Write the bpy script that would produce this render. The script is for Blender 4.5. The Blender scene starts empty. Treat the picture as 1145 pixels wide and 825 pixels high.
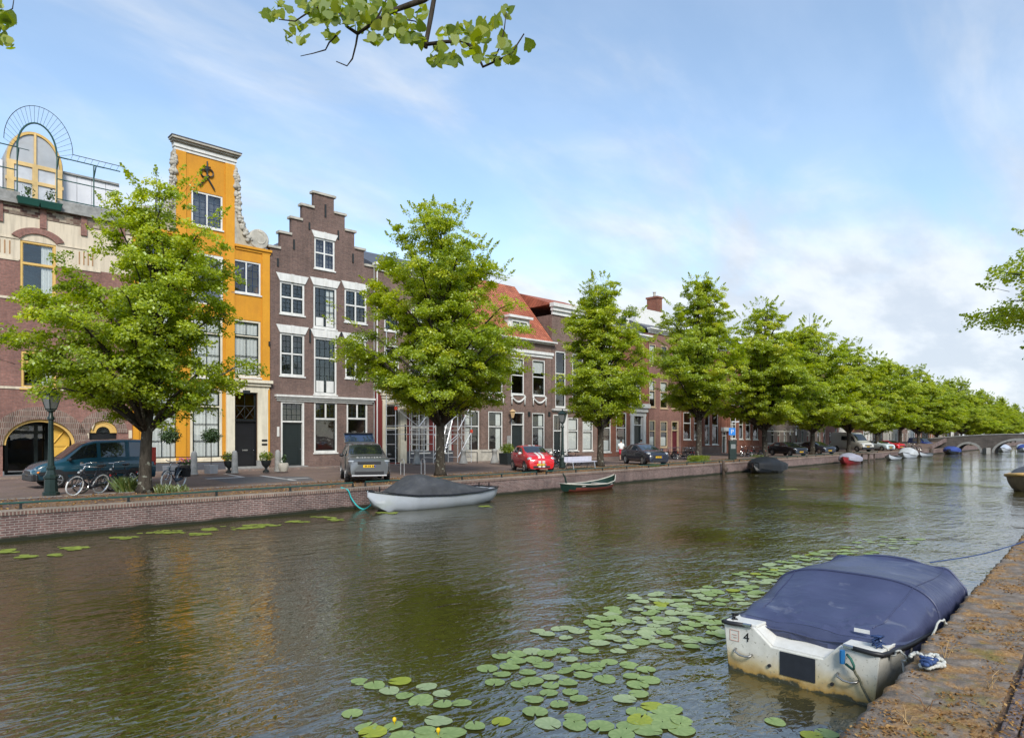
import bpy, math, random
import numpy as np
from mathutils import Vector, Matrix, Euler
R = math.radians
sc = bpy.context.scene
COL = sc.collection
# ---------------------------------------------------------------- camera, sky, sun, exposure
EYE = 1.98; WATER = -0.82; YAW = 41.3; FPX = 763.0; HOR = 488.5; CX = 572.5
cam_d = bpy.data.cameras.new('camera'); cam = bpy.data.objects.new('camera', cam_d); COL.objects.link(cam)
cam.location = (0, 0, EYE); cam.rotation_euler = (R(90), 0, R(YAW - 90))
cam_d.lens = FPX / 1145 * 36; cam_d.sensor_width = 36; cam_d.shift_y = (HOR - 412.5) / 1145
cam_d.clip_start = 0.05; cam_d.clip_end = 5000
sc.camera = cam
SUN_DIR = Vector((-0.50, -0.68, 0.68)).normalized()          # towards the sun
SUN_EL = math.asin(SUN_DIR.z); SUN_AZ = math.atan2(SUN_DIR.x, SUN_DIR.y)
world = bpy.data.worlds.new('World'); sc.world = world; world.use_nodes = True
wn = world.node_tree; wn.nodes.clear()
def nd(t, typ, **kw):
    n = t.nodes.new(typ)
    for k, v in kw.items():
        if k.startswith('i_'):
            n.inputs[k[2:].replace('_', ' ')].default_value = v
        else: setattr(n, k, v)
    return n
def build_world():
    t = wn; L = t.links.new
    sky = nd(t, 'ShaderNodeTexSky', sky_type='NISHITA', sun_disc=False, sun_elevation=SUN_EL, sun_rotation=SUN_AZ, air_density=1.0, dust_density=0.3, ozone_density=1.1, altitude=0)
    tc = nd(t, 'ShaderNodeTexCoord')
    nrm = nd(t, 'ShaderNodeVectorMath', operation='NORMALIZE'); L(tc.outputs['Generated'], nrm.inputs[0])
    sep = nd(t, 'ShaderNodeSeparateXYZ'); L(nrm.outputs[0], sep.inputs[0])
    # project on a cloud layer: dir.xy / (z + .18)
    zz = nd(t, 'ShaderNodeMath', operation='MAXIMUM'); L(sep.outputs['Z'], zz.inputs[0]); zz.inputs[1].default_value = 0.0
    za = nd(t, 'ShaderNodeMath', operation='ADD'); L(zz.outputs[0], za.inputs[0]); za.inputs[1].default_value = 0.22
    cmb = nd(t, 'ShaderNodeCombineXYZ'); 
    for k in ('X', 'Y'):
        dv = nd(t, 'ShaderNodeMath', operation='DIVIDE'); L(sep.outputs[k], dv.inputs[0]); L(za.outputs[0], dv.inputs[1]); L(dv.outputs[0], cmb.inputs[k])
    mp = nd(t, 'ShaderNodeMapping'); mp.inputs['Scale'].default_value = (0.9, 1.7, 1); mp.inputs['Location'].default_value = (3.1, 1.7, 0); L(cmb.outputs[0], mp.inputs[0])
    n1 = nd(t, 'ShaderNodeTexNoise', i_Scale=1.5, i_Detail=8.0, i_Roughness=0.56, i_Distortion=0.5); L(mp.outputs[0], n1.inputs['Vector'])
    # more cloud low and towards the end of the canal (+x)
    dt = nd(t, 'ShaderNodeVectorMath', operation='DOT_PRODUCT'); L(nrm.outputs[0], dt.inputs[0]); dt.inputs[1].default_value = Vector((0.97, 0.10, 0.12)).normalized()
    rg = nd(t, 'ShaderNodeMapRange', interpolation_type='SMOOTHSTEP'); L(dt.outputs['Value'], rg.inputs[0]); rg.inputs[1].default_value = 0.62; rg.inputs[2].default_value = 0.99; rg.inputs[3].default_value = 0.0; rg.inputs[4].default_value = 0.42; el = nd(t, 'ShaderNodeMapRange', interpolation_type='SMOOTHSTEP'); L(sep.outputs['Z'], el.inputs[0]); el.inputs[1].default_value = 0.08; el.inputs[2].default_value = 0.36; el.inputs[3].default_value = 1.0; el.inputs[4].default_value = 0.0; rm = nd(t, 'ShaderNodeMath', operation='MULTIPLY'); L(rg.outputs[0], rm.inputs[0]); L(el.outputs[0], rm.inputs[1])
    lo = nd(t, 'ShaderNodeMapRange'); L(sep.outputs['Z'], lo.inputs[0]); lo.inputs[1].default_value = 0.0; lo.inputs[2].default_value = 0.50; lo.inputs[3].default_value = 0.20; lo.inputs[4].default_value = -0.06
    a1 = nd(t, 'ShaderNodeMath', operation='ADD'); L(n1.outputs['Fac'], a1.inputs[0]); L(rm.outputs[0], a1.inputs[1])
    a2 = nd(t, 'ShaderNodeMath', operation='ADD'); L(a1.outputs[0], a2.inputs[0]); L(lo.outputs[0], a2.inputs[1])
    mk = nd(t, 'ShaderNodeMapRange', interpolation_type='SMOOTHSTEP'); L(a2.outputs[0], mk.inputs[0]); mk.inputs[1].default_value = 0.43; mk.inputs[2].default_value = 0.84; mk.inputs[3].default_value = 0.18; mk.inputs[4].default_value = 0.95
    mix = nd(t, 'ShaderNodeMix', data_type='RGBA'); L(mk.outputs[0], mix.inputs['Factor']); tn = nd(t, 'ShaderNodeMix', data_type='RGBA', blend_type='MULTIPLY'); tn.inputs['Factor'].default_value = 1.; L(sky.outputs[0], tn.inputs[6]); tn.inputs[7].default_value = (.93, 1.0, .99, 1); L(tn.outputs[2], mix.inputs[6]); n5 = nd(t, 'ShaderNodeTexNoise', i_Scale=2.6, i_Detail=6.0, i_Roughness=0.55); L(mp.outputs[0], n5.inputs['Vector']); cr = nd(t, 'ShaderNodeMix', data_type='RGBA'); cf = nd(t, 'ShaderNodeMapRange', interpolation_type='SMOOTHSTEP'); L(n5.outputs['Fac'], cf.inputs[0]); cf.inputs[1].default_value = .36; cf.inputs[2].default_value = .64; L(cf.outputs[0], cr.inputs['Factor']); cr.inputs[6].default_value = (CLOUD[0] * .74, CLOUD[1] * .78, CLOUD[2] * .84, 1); cr.inputs[7].default_value = CLOUD; L(cr.outputs[2], mix.inputs[7])
    bg = nd(t, 'ShaderNodeBackground', i_Strength=SKY_STRENGTH); L(mix.outputs[2], bg.inputs[0])
    out = nd(t, 'ShaderNodeOutputWorld'); L(bg.outputs[0], out.inputs[0])
SKY_STRENGTH = 0.15
CLOUD = (3.7, 3.9, 4.15, 1)
build_world()
sun_d = bpy.data.lights.new('sun', 'SUN'); sun_d.energy = 2.4; sun_d.angle = R(16.0); sun_d.color = (1, .95, .87)
sun = bpy.data.objects.new('sun', sun_d); COL.objects.link(sun); sun.rotation_euler = (-SUN_DIR).to_track_quat('-Z', 'Y').to_euler(); sun.location = (0, 0, 60)
vs = sc.view_settings; vs.view_transform = 'Standard'; vs.look = 'None'; vs.exposure = 0.76; vs.gamma = 1; vs.use_curve_mapping = False
try:
    sc.cycles.max_bounces = 8; sc.cycles.transparent_max_bounces = 8; sc.cycles.diffuse_bounces = 3; sc.cycles.glossy_bounces = 4
    sc.cycles.use_denoising = True; sc.cycles.caustics_reflective = False; sc.cycles.caustics_refractive = False; sc.cycles.sample_clamp_indirect = 6
except Exception: pass
# ---------------------------------------------------------------- geometry of the place: where a line of sight meets a plane
Fw = Vector((math.cos(R(YAW)), math.sin(R(YAW)), 0)); Rt = Vector((math.sin(R(YAW)), -math.cos(R(YAW)), 0))
def ray(px, py): return Fw + Rt * ((px - CX) / FPX) + Vector((0, 0, (HOR - py) / FPX))
def at_z(px, py, z=0.0):
    d = ray(px, py); t = (z - EYE) / d.z; return Vector((d.x * t, d.y * t, z))
def at_y(px, py, y):
    d = ray(px, py); t = y / d.y; return Vector((d.x * t, y, EYE + d.z * t))
def at_d(px, py, Z):
    d = ray(px, py); return Vector((d.x * Z, d.y * Z, EYE + d.z * Z))
QY = 22.15; NY = 1.34                        # far and near quay edge
FAN = R(5.3); FO = Vector((24.3, 39.3, 0)); FE = Vector((math.cos(FAN), -math.sin(FAN), 0)); FN = Vector((math.sin(FAN), math.cos(FAN), 0))
def FP(px, py, dep=0.0):                     # point of the house front line: (distance along it, height)
    d = ray(px, py); t = (FO.dot(FN) + dep) / d.dot(FN); p = d * t
    return (p - FO).dot(FE), EYE + p.z
def FW(s, dep=0.0, z=0.0): return FO + FE * s + FN * dep + Vector((0, 0, z))
def proj(p):
    Z = p[0] * Fw.x + p[1] * Fw.y; X = p[0] * Rt.x + p[1] * Rt.y
    return CX + X / Z * FPX, HOR - (p[2] - EYE) / Z * FPX
# ---------------------------------------------------------------- mesh builder
class MB:
    def __init__(s): s.v = []; s.f = []; s.m = []; s.mi = 0
    def add(s, vs, fs):
        o = len(s.v); s.v += [tuple(p) for p in vs]; s.f += [tuple(i + o for i in f) for f in fs]; s.m += [s.mi] * len(fs); return s
    def box(s, x0, x1, y0, y1, z0, z1):
        v = [(x0, y0, z0), (x1, y0, z0), (x1, y1, z0), (x0, y1, z0), (x0, y0, z1), (x1, y0, z1), (x1, y1, z1), (x0, y1, z1)]
        return s.add(v, [(0, 3, 2, 1), (4, 5, 6, 7), (0, 1, 5, 4), (1, 2, 6, 5), (2, 3, 7, 6), (3, 0, 4, 7)])
    def poly(s, pts): return s.add(pts, [tuple(range(len(pts)))])
    def prism(s, pts, y0, y1, ax='y'):       # polygon in (x,z) pushed along y (or in (x,y) along z, (y,z) along x)
        f = {'y': lambda p, w: (p[0], w, p[1]), 'z': lambda p, w: (p[0], p[1], w), 'x': lambda p, w: (w, p[0], p[1])}[ax]
        n = len(pts); v = [f(p, y0) for p in pts] + [f(p, y1) for p in pts]
        fs = [tuple(range(n)), tuple(range(2 * n - 1, n - 1, -1))] + [(i, i + n, (i + 1) % n + n, (i + 1) % n) for i in range(n)]
        return s.add(v, fs)
    def tube(s, path, r, n=6, cap=True, closed=False):
        P = [Vector(p) for p in path]; k = len(P)
        rr = r if isinstance(r, (list, tuple)) else [r] * k
        up = None; rings = []
        for i, p in enumerate(P):
            if closed: t = P[(i + 1) % k] - P[i - 1]
            else: t = P[min(i + 1, k - 1)] - P[max(i - 1, 0)]
            if t.length < 1e-9: t = Vector((0, 0, 1))
            t.normalize()
            if up is None:
                up = Vector((0, 0, 1)) if abs(t.z) < .9 else Vector((1, 0, 0))
            a = up - t * up.dot(t)
            if a.length < 1e-6: a = t.orthogonal()
            a.normalize(); up = a; b = t.cross(a)
            rings.append([p + (a * math.cos(2 * math.pi * j / n) + b * math.sin(2 * math.pi * j / n)) * rr[i] for j in range(n)])
        v = [q for g in rings for q in g]; fs = []
        for i in range(k if closed else k - 1):
            i2 = (i + 1) % k
            for j in range(n): fs.append((i * n + j, i * n + (j + 1) % n, i2 * n + (j + 1) % n, i2 * n + j))
        if cap and not closed: fs += [tuple(range(n - 1, -1, -1)), tuple((k - 1) * n + j for j in range(n))]
        return s.add(v, fs)
    def lathe(s, prof, n=16, c=(0, 0, 0), ax='z'):
        v = []; 
        for r, z in prof:
            for j in range(n):
                a = 2 * math.pi * j / n; x, y = r * math.cos(a), r * math.sin(a)
                q = (x, y, z) if ax == 'z' else ((x, z, y) if ax == 'y' else (z, x, y))
                v.append((q[0] + c[0], q[1] + c[1], q[2] + c[2]))
        k = len(prof); fs = [(i * n + j, i * n + (j + 1) % n, (i + 1) * n + (j + 1) % n, (i + 1) * n + j) for i in range(k - 1) for j in range(n)]
        fs += [tuple(range(n - 1, -1, -1)), tuple((k - 1) * n + j for j in range(n))]
        return s.add(v, fs)
    def loft(s, rings, closed=True, cap=True):
        n = len(rings[0]); k = len(rings); v = [p for g in rings for p in g]; m = n if closed else n - 1
        fs = [(i * n + j, i * n + (j + 1) % n, (i + 1) * n + (j + 1) % n, (i + 1) * n + j) for i in range(k - 1) for j in range(m)]
        if cap and closed: fs += [tuple(range(n - 1, -1, -1)), tuple((k - 1) * n + j for j in range(n))]
        return s.add(v, fs)
    def xf(s, mat, start=0):
        for i in range(start, len(s.v)): s.v[i] = tuple(mat @ Vector(s.v[i]))
        return s
    def build(s, name, mats, parent=None, smooth=False, bevel=0, label=None, fix=True):
        me = bpy.data.meshes.new(name); me.from_pydata(s.v, [], s.f)
        if not isinstance(mats, (list, tuple)): mats = [mats]
        for m in mats: me.materials.append(m)
        if len(mats) > 1: me.polygons.foreach_set('material_index', s.m)
        if fix:
            import bmesh
            b = bmesh.new(); b.from_mesh(me); bmesh.ops.recalc_face_normals(b, faces=b.faces); b.to_mesh(me); b.free()
        if smooth: me.polygons.foreach_set('use_smooth', [True] * len(me.polygons))
        me.update()
        o = bpy.data.objects.new(name, me); COL.objects.link(o)
        if parent: o.parent = parent
        if label: o['label'] = label
        if bevel:
            b = o.modifiers.new('bevel', 'BEVEL'); b.width = bevel; b.segments = 2; b.limit_method = 'ANGLE'
        if smooth: 
            try: me.shade_smooth_by_angle if False else None
            except Exception: pass
        return o
def sharp(o, ang=40):                        # smooth shading that keeps edges sharper than ang
    me = o.data; import bmesh
    b = bmesh.new(); b.from_mesh(me)
    for e in b.edges:
        if len(e.link_faces) == 2 and e.calc_face_angle(0) > R(ang): e.smooth = False
    b.to_mesh(me); b.free(); me.polygons.foreach_set('use_smooth', [True] * len(me.polygons)); return o
def textobj(name, body, size, parent, loc, rot, mat, space=1.0):      # lettering as a mesh of its own
    fc = bpy.data.curves.new(name, 'FONT'); fc.body = body; fc.size = size; fc.align_x = 'CENTER'; fc.extrude = .002; fc.space_character = space; f = bpy.data.objects.new(name + '_curve', fc); COL.objects.link(f)
    bpy.context.view_layer.update(); me = bpy.data.meshes.new_from_object(f.evaluated_get(bpy.context.evaluated_depsgraph_get())); bpy.data.objects.remove(f); me.materials.clear(); me.materials.append(mat); me.name = name
    o = bpy.data.objects.new(name, me); COL.objects.link(o); o.parent = parent; o.location = loc; o.rotation_euler = rot; return o
def tag(o, label=None, cat=None, group=None, kind=None):
    for k, v in (('label', label), ('category', cat), ('group', group), ('kind', kind)):
        if v: o[k] = v
    return o
def thing(name, label, cat, loc=(0, 0, 0), rz=0, group=None):
    o = bpy.data.objects.new(name, None); COL.objects.link(o); o.location = loc; o.rotation_euler = (0, 0, rz); o.empty_display_size = .3
    return tag(o, label, cat, group)
KIDS = {}
def children(o): return [c for c in COL.objects if c.parent == o]
def dup(root, loc=None, rz=None, label=None, group=None):
    r = root.copy(); COL.objects.link(r)
    for ch in root.children:
        c = ch.copy(); COL.objects.link(c); c.parent = r
        for g in ch.children:
            d = g.copy(); COL.objects.link(d); d.parent = c
    if loc is not None: r.location = loc
    if rz is not None: r.rotation_euler = (0, 0, rz)
    if label: r['label'] = label
    if group: r['group'] = group
    return r
def struct(o, label, cat=None): return tag(o, label, cat, None, 'structure')
# ---------------------------------------------------------------- materials
def newmat(name):
    m = bpy.data.materials.new(name); m.use_nodes = True; t = m.node_tree; t.nodes.clear()
    out = t.nodes.new('ShaderNodeOutputMaterial'); return m, t, out
def rgba(c): return (c[0], c[1], c[2], 1)
def ramp(t, stops, interp='LINEAR'):
    r = t.nodes.new('ShaderNodeValToRGB'); r.color_ramp.interpolation = interp; e = r.color_ramp.elements
    while len(e) < len(stops): e.new(.5)
    for i, (p, c) in enumerate(stops): e[i].position = p; e[i].color = rgba(c)
    return r
def mix(t, fac, a, b, blend='MIX'):
    m = t.nodes.new('ShaderNodeMix'); m.data_type = 'RGBA'; m.blend_type = blend
    for sock, val in ((m.inputs['Factor'], fac), (m.inputs[6], a), (m.inputs[7], b)):
        if hasattr(val, 'is_linked') or isinstance(val, bpy.types.NodeSocket): t.links.new(val, sock)
        elif isinstance(val, (tuple, list)): sock.default_value = rgba(val)
        else: sock.default_value = val
    return m.outputs[2]
def M(name, col, rough=.6, var=.12, scale=3.0, metal=0., bump=0., spec=.4, dirt=None, dscale=1.2, dfac=.5, coat=0., fine=0., streak=0.):
    m, t, out = newmat(name); L = t.links.new
    p = nd(t, 'ShaderNodeBsdfPrincipled', i_Roughness=rough, i_Metallic=metal); p.inputs['Specular IOR Level'].default_value = spec
    if coat: p.inputs['Coat Weight'].default_value = coat; p.inputs['Coat Roughness'].default_value = .04
    tc = nd(t, 'ShaderNodeTexCoord'); c = None
    if var or bump or dirt:
        n = nd(t, 'ShaderNodeTexNoise', i_Scale=scale, i_Detail=5.0, i_Roughness=.6); L(tc.outputs['Object'], n.inputs['Vector'])
        rp = ramp(t, [(.3, [x * (1 - var) for x in col]), (.7, [min(1, x * (1 + var)) for x in col])]); L(n.outputs['Fac'], rp.inputs[0]); c = rp.outputs[0]
        if fine:
            n3 = nd(t, 'ShaderNodeTexNoise', i_Scale=scale * 14, i_Detail=3.0); L(tc.outputs['Object'], n3.inputs['Vector'])
            r3 = ramp(t, [(.3, (1 - fine,) * 3), (.7, (1 + fine,) * 3)]); L(n3.outputs['Fac'], r3.inputs[0]); c = mix(t, 1., c, r3.outputs[0], 'MULTIPLY')
        if streak:
            mp = nd(t, 'ShaderNodeMapping'); mp.inputs['Scale'].default_value = (3.2, 3.2, .22); L(tc.outputs['Object'], mp.inputs[0]); n4 = nd(t, 'ShaderNodeTexNoise', i_Scale=1.6, i_Detail=6.0, i_Roughness=.65); L(mp.outputs[0], n4.inputs['Vector'])
            r4 = ramp(t, [(.35, (1 - streak * 1.6,) * 3), (.55, (1.,) * 3), (.75, (1 + streak * .5,) * 3)]); L(n4.outputs['Fac'], r4.inputs[0]); c = mix(t, 1., c, r4.outputs[0], 'MULTIPLY')
        if dirt:
            n2 = nd(t, 'ShaderNodeTexNoise', i_Scale=dscale, i_Detail=8.0, i_Roughness=.7); L(tc.outputs['Object'], n2.inputs['Vector'])
            r2 = ramp(t, [(.48, (0, 0, 0)), (.72, (dfac,) * 3)]); L(n2.outputs['Fac'], r2.inputs[0]); c = mix(t, r2.outputs[0], c, dirt)
        L(c, p.inputs['Base Color'])
        if bump:
            b = nd(t, 'ShaderNodeBump', i_Strength=.6, i_Distance=bump); L(n.outputs['Fac'], b.inputs['Height']); L(b.outputs[0], p.inputs['Normal'])
    else: p.inputs['Base Color'].default_value = rgba(col)
    L(p.outputs[0], out.inputs[0]); return m
def brickmat(name, c1, c2, mortar, bw=.22, rh=.066, wear=.25, flat=False, scale=1.0, msize=.008):
    m, t, out = newmat(name); L = t.links.new
    p = nd(t, 'ShaderNodeBsdfPrincipled', i_Roughness=.85); p.inputs['Specular IOR Level'].default_value = .25
    tc = nd(t, 'ShaderNodeTexCoord'); s = nd(t, 'ShaderNodeSeparateXYZ'); L(tc.outputs['Object'], s.inputs[0]); cb = nd(t, 'ShaderNodeCombineXYZ')
    if flat: L(s.outputs['X'], cb.inputs['X']); L(s.outputs['Y'], cb.inputs['Y'])
    else:
        a = nd(t, 'ShaderNodeMath', operation='ADD'); L(s.outputs['X'], a.inputs[0]); L(s.outputs['Y'], a.inputs[1]); L(a.outputs[0], cb.inputs['X']); L(s.outputs['Z'], cb.inputs['Y'])
    b = nd(t, 'ShaderNodeTexBrick', i_Scale=scale, i_Bias=-.1); b.inputs['Brick Width'].default_value = bw; b.inputs['Row Height'].default_value = rh; b.inputs['Mortar Size'].default_value = msize
    b.inputs['Mortar Smooth'].default_value = .3
    b.inputs['Color1'].default_value = rgba(c1); b.inputs['Color2'].default_value = rgba(c2); b.inputs['Mortar'].default_value = rgba(mortar); L(cb.outputs[0], b.inputs['Vector'])
    n = nd(t, 'ShaderNodeTexNoise', i_Scale=.55, i_Detail=8.0, i_Roughness=.65); L(tc.outputs['Object'], n.inputs['Vector'])
    r = ramp(t, [(.3, (1 - wear,) * 3), (.7, (1 + wear * .9, 1 + wear * .8, 1 + wear * .75))]); L(n.outputs['Fac'], r.inputs[0])
    n2 = nd(t, 'ShaderNodeTexNoise', i_Scale=9.0, i_Detail=4.0); L(tc.outputs['Object'], n2.inputs['Vector'])
    r2 = ramp(t, [(.3, (.8,) * 3), (.7, (1.18,) * 3)]); L(n2.outputs['Fac'], r2.inputs[0])
    c = mix(t, 1., mix(t, 1., b.outputs['Color'], r.outputs[0], 'MULTIPLY'), r2.outputs[0], 'MULTIPLY')
    if not flat:
        mp = nd(t, 'ShaderNodeMapping'); mp.inputs['Scale'].default_value = (2.4, 2.4, .25); L(tc.outputs['Object'], mp.inputs[0]); n4 = nd(t, 'ShaderNodeTexNoise', i_Scale=1.3, i_Detail=7.0, i_Roughness=.7); L(mp.outputs[0], n4.inputs['Vector'])
        r4 = ramp(t, [(.32, (.66,) * 3), (.52, (1.,) * 3), (.70, (1.16, 1.14, 1.12))]); L(n4.outputs['Fac'], r4.inputs[0]); c = mix(t, .4, c, r4.outputs[0], 'MULTIPLY')
    L(c, p.inputs['Base Color'])
    bp = nd(t, 'ShaderNodeBump', i_Strength=.5, i_Distance=.006); bp.invert = True; L(b.outputs['Fac'], bp.inputs['Height']); L(bp.outputs[0], p.inputs['Normal'])
    L(p.outputs[0], out.inputs[0]); return m
def glassmat(name, tint=(.93, .95, .95), refl=.09):
    m, t, out = newmat(name); L = t.links.new
    tr = nd(t, 'ShaderNodeBsdfTransparent'); tr.inputs[0].default_value = rgba(tint)
    tc = nd(t, 'ShaderNodeTexCoord'); n = nd(t, 'ShaderNodeTexNoise', i_Scale=1.7, i_Detail=2.0); L(tc.outputs['Object'], n.inputs['Vector'])
    bp = nd(t, 'ShaderNodeBump', i_Strength=.25, i_Distance=.02); L(n.outputs['Fac'], bp.inputs['Height'])
    g = nd(t, 'ShaderNodeBsdfGlossy', i_Roughness=.015); g.inputs[0].default_value = (1, 1, 1, 1); L(bp.outputs[0], g.inputs['Normal'])
    f = nd(t, 'ShaderNodeLayerWeight', i_Blend=0.5); pw = nd(t, 'ShaderNodeMath', operation='POWER'); L(f.outputs['Facing'], pw.inputs[0]); pw.inputs[1].default_value = 4.; ad = nd(t, 'ShaderNodeMath', operation='ADD'); L(pw.outputs[0], ad.inputs[0]); ad.inputs[1].default_value = refl; ad.use_clamp = True
    ms = nd(t, 'ShaderNodeMixShader'); L(ad.outputs[0], ms.inputs[0]); L(tr.outputs[0], ms.inputs[1]); L(g.outputs[0], ms.inputs[2]); L(ms.outputs[0], out.inputs[0]); return m
def leafmat(name, cols, trans=.45, gloss=.06):
    m, t, out = newmat(name); L = t.links.new
    at = nd(t, 'ShaderNodeAttribute', attribute_name='tint')
    r = ramp(t, [(i / (len(cols) - 1), c) for i, c in enumerate(cols)]); L(at.outputs['Fac'], r.inputs[0])
    d = nd(t, 'ShaderNodeBsdfDiffuse'); L(r.outputs[0], d.inputs[0])
    hs = nd(t, 'ShaderNodeHueSaturation', i_Saturation=1.1, i_Value=1.25); L(r.outputs[0], hs.inputs['Color'])
    tl = nd(t, 'ShaderNodeBsdfTranslucent'); L(hs.outputs[0], tl.inputs[0])
    a = nd(t, 'ShaderNodeMixShader'); a.inputs[0].default_value = trans; L(d.outputs[0], a.inputs[1]); L(tl.outputs[0], a.inputs[2])
    g = nd(t, 'ShaderNodeBsdfGlossy', i_Roughness=.45); g.inputs[0].default_value = (.8, .9, .8, 1)
    b = nd(t, 'ShaderNodeMixShader'); b.inputs[0].default_value = gloss; L(a.outputs[0], b.inputs[1]); L(g.outputs[0], b.inputs[2]); L(b.outputs[0], out.inputs[0]); return m
WHITE = M('white_paint', (.68, .67, .63), .45, .06, 2, dirt=(.40, .38, .33), dfac=.35, streak=.10)
CREAM = M('cream_paint', (.68, .62, .48), .5, .06, 2, dirt=(.4, .36, .28), dfac=.3, streak=.12)
STONE = M('pale_stone', (.42, .39, .33), .8, .2, 3, bump=.02, dirt=(.16, .15, .13), dfac=.5)
GREYST = M('grey_stone', (.27, .265, .25), .85, .25, 4, bump=.02, dirt=(.12, .115, .1), dfac=.5)
PLINTH = M('dark_plinth', (.075, .078, .09), .6, .15, 3)
DARKP = M('dark_green_paint', (.012, .018, .018), .25, .1, 3, spec=.5)
BLACKP = M('black_paint', (.012, .012, .014), .25, .1, 3)
BLUEP = M('dark_blue_paint', (.03, .045, .085), .3, .1, 3)
SHUT = M('slate_blue_paint', (.105, .12, .17), .5, .08, 2)
YELF = M('ochre_frame_paint', (.62, .40, .12), .5, .08, 3)
OCHRE = M('ochre_plaster', (.56, .245, .016), .75, .09, .9, dirt=(.42, .16, .02), dfac=.45, dscale=.7, bump=.004, fine=.06, streak=.04)
OCHRE2 = M('ochre_pilaster_plaster', (.61, .275, .018), .75, .07, .9, dirt=(.46, .18, .02), dfac=.4, dscale=.7, fine=.05, streak=.04)
CREAMW = M('cream_plaster', (.62, .53, .40), .8, .08, 1.2, dirt=(.35, .29, .22), dfac=.35, streak=.15)
BURG = M('burgundy_paint', (.16, .025, .022), .5, .1, 2)
TEAL = M('green_iron', (.02, .075, .065), .45, .15, 4)
IRON = M('black_iron', (.016, .02, .02), .5, .2, 5)
LAMPG = M('lamp_green_paint', (.012, .026, .023), .4, .15, 4)
STEEL = M('galvanised_steel', (.50, .51, .52), .38, .1, 6, metal=.7)
CHROME = M('chrome', (.6, .6, .6), .15, 0, metal=1.)
RUBBER = M('tyre_rubber', (.018, .018, .019), .8, .1)
PLASTIC = M('black_plastic', (.02, .02, .022), .45, .1)
LACE = M('curtain_cloth', (.56, .57, .54), .9, .08, 6)
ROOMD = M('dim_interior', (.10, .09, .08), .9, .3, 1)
SLATE = M('slate_roof', (.085, .09, .105), .55, .2, 5, bump=.01)
GLASS = glassmat('window_glass')
GLASS2 = glassmat('dark_window_glass', (.5, .55, .55), .06)
CARGL = M('car_glass', (.012, .016, .018), .03, 0, spec=.8, coat=.6)
LAMPGL = M('lamp_glass', (.16, .17, .17), .15, .1, 5, spec=.6)
RED_L = M('tail_lamp_red', (.5, .02, .01), .2, 0, spec=.6)
HEADL = M('headlamp_lens', (.36, .38, .40), .08, .1, 20, spec=.8, coat=.5)
PLATEY = M('number_plate_yellow', (.80, .48, .02), .4, 0)
BR_DARK = brickmat('brown_brick', (.165, .098, .080), (.115, .070, .060), (.19, .165, .145))
BR_RED = brickmat('red_brick', (.26, .088, .052), (.19, .066, .043), (.20, .14, .11))
BR_MUL = brickmat('muted_brown_brick', (.195, .120, .095), (.135, .085, .070), (.22, .185, .16))
BR_OLD = brickmat('purple_red_brick', (.275, .135, .105), (.205, .102, .083), (.19, .14, .125))
BR_GREY = brickmat('grey_brick', (.15, .115, .095), (.10, .08, .07), (.2, .18, .16))
BR_QUAY = brickmat('quay_wall_brick', (.165, .095, .085), (.10, .058, .056), (.27, .24, .215), bw=.2, rh=.066, wear=.4, msize=.010)
BR_PATT = brickmat('frieze_brick', (.10, .05, .04), (.42, .36, .27), (.2, .17, .14), bw=.3, rh=.13)
def quickc(name, c): return M(name, c, .6, .08)
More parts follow.
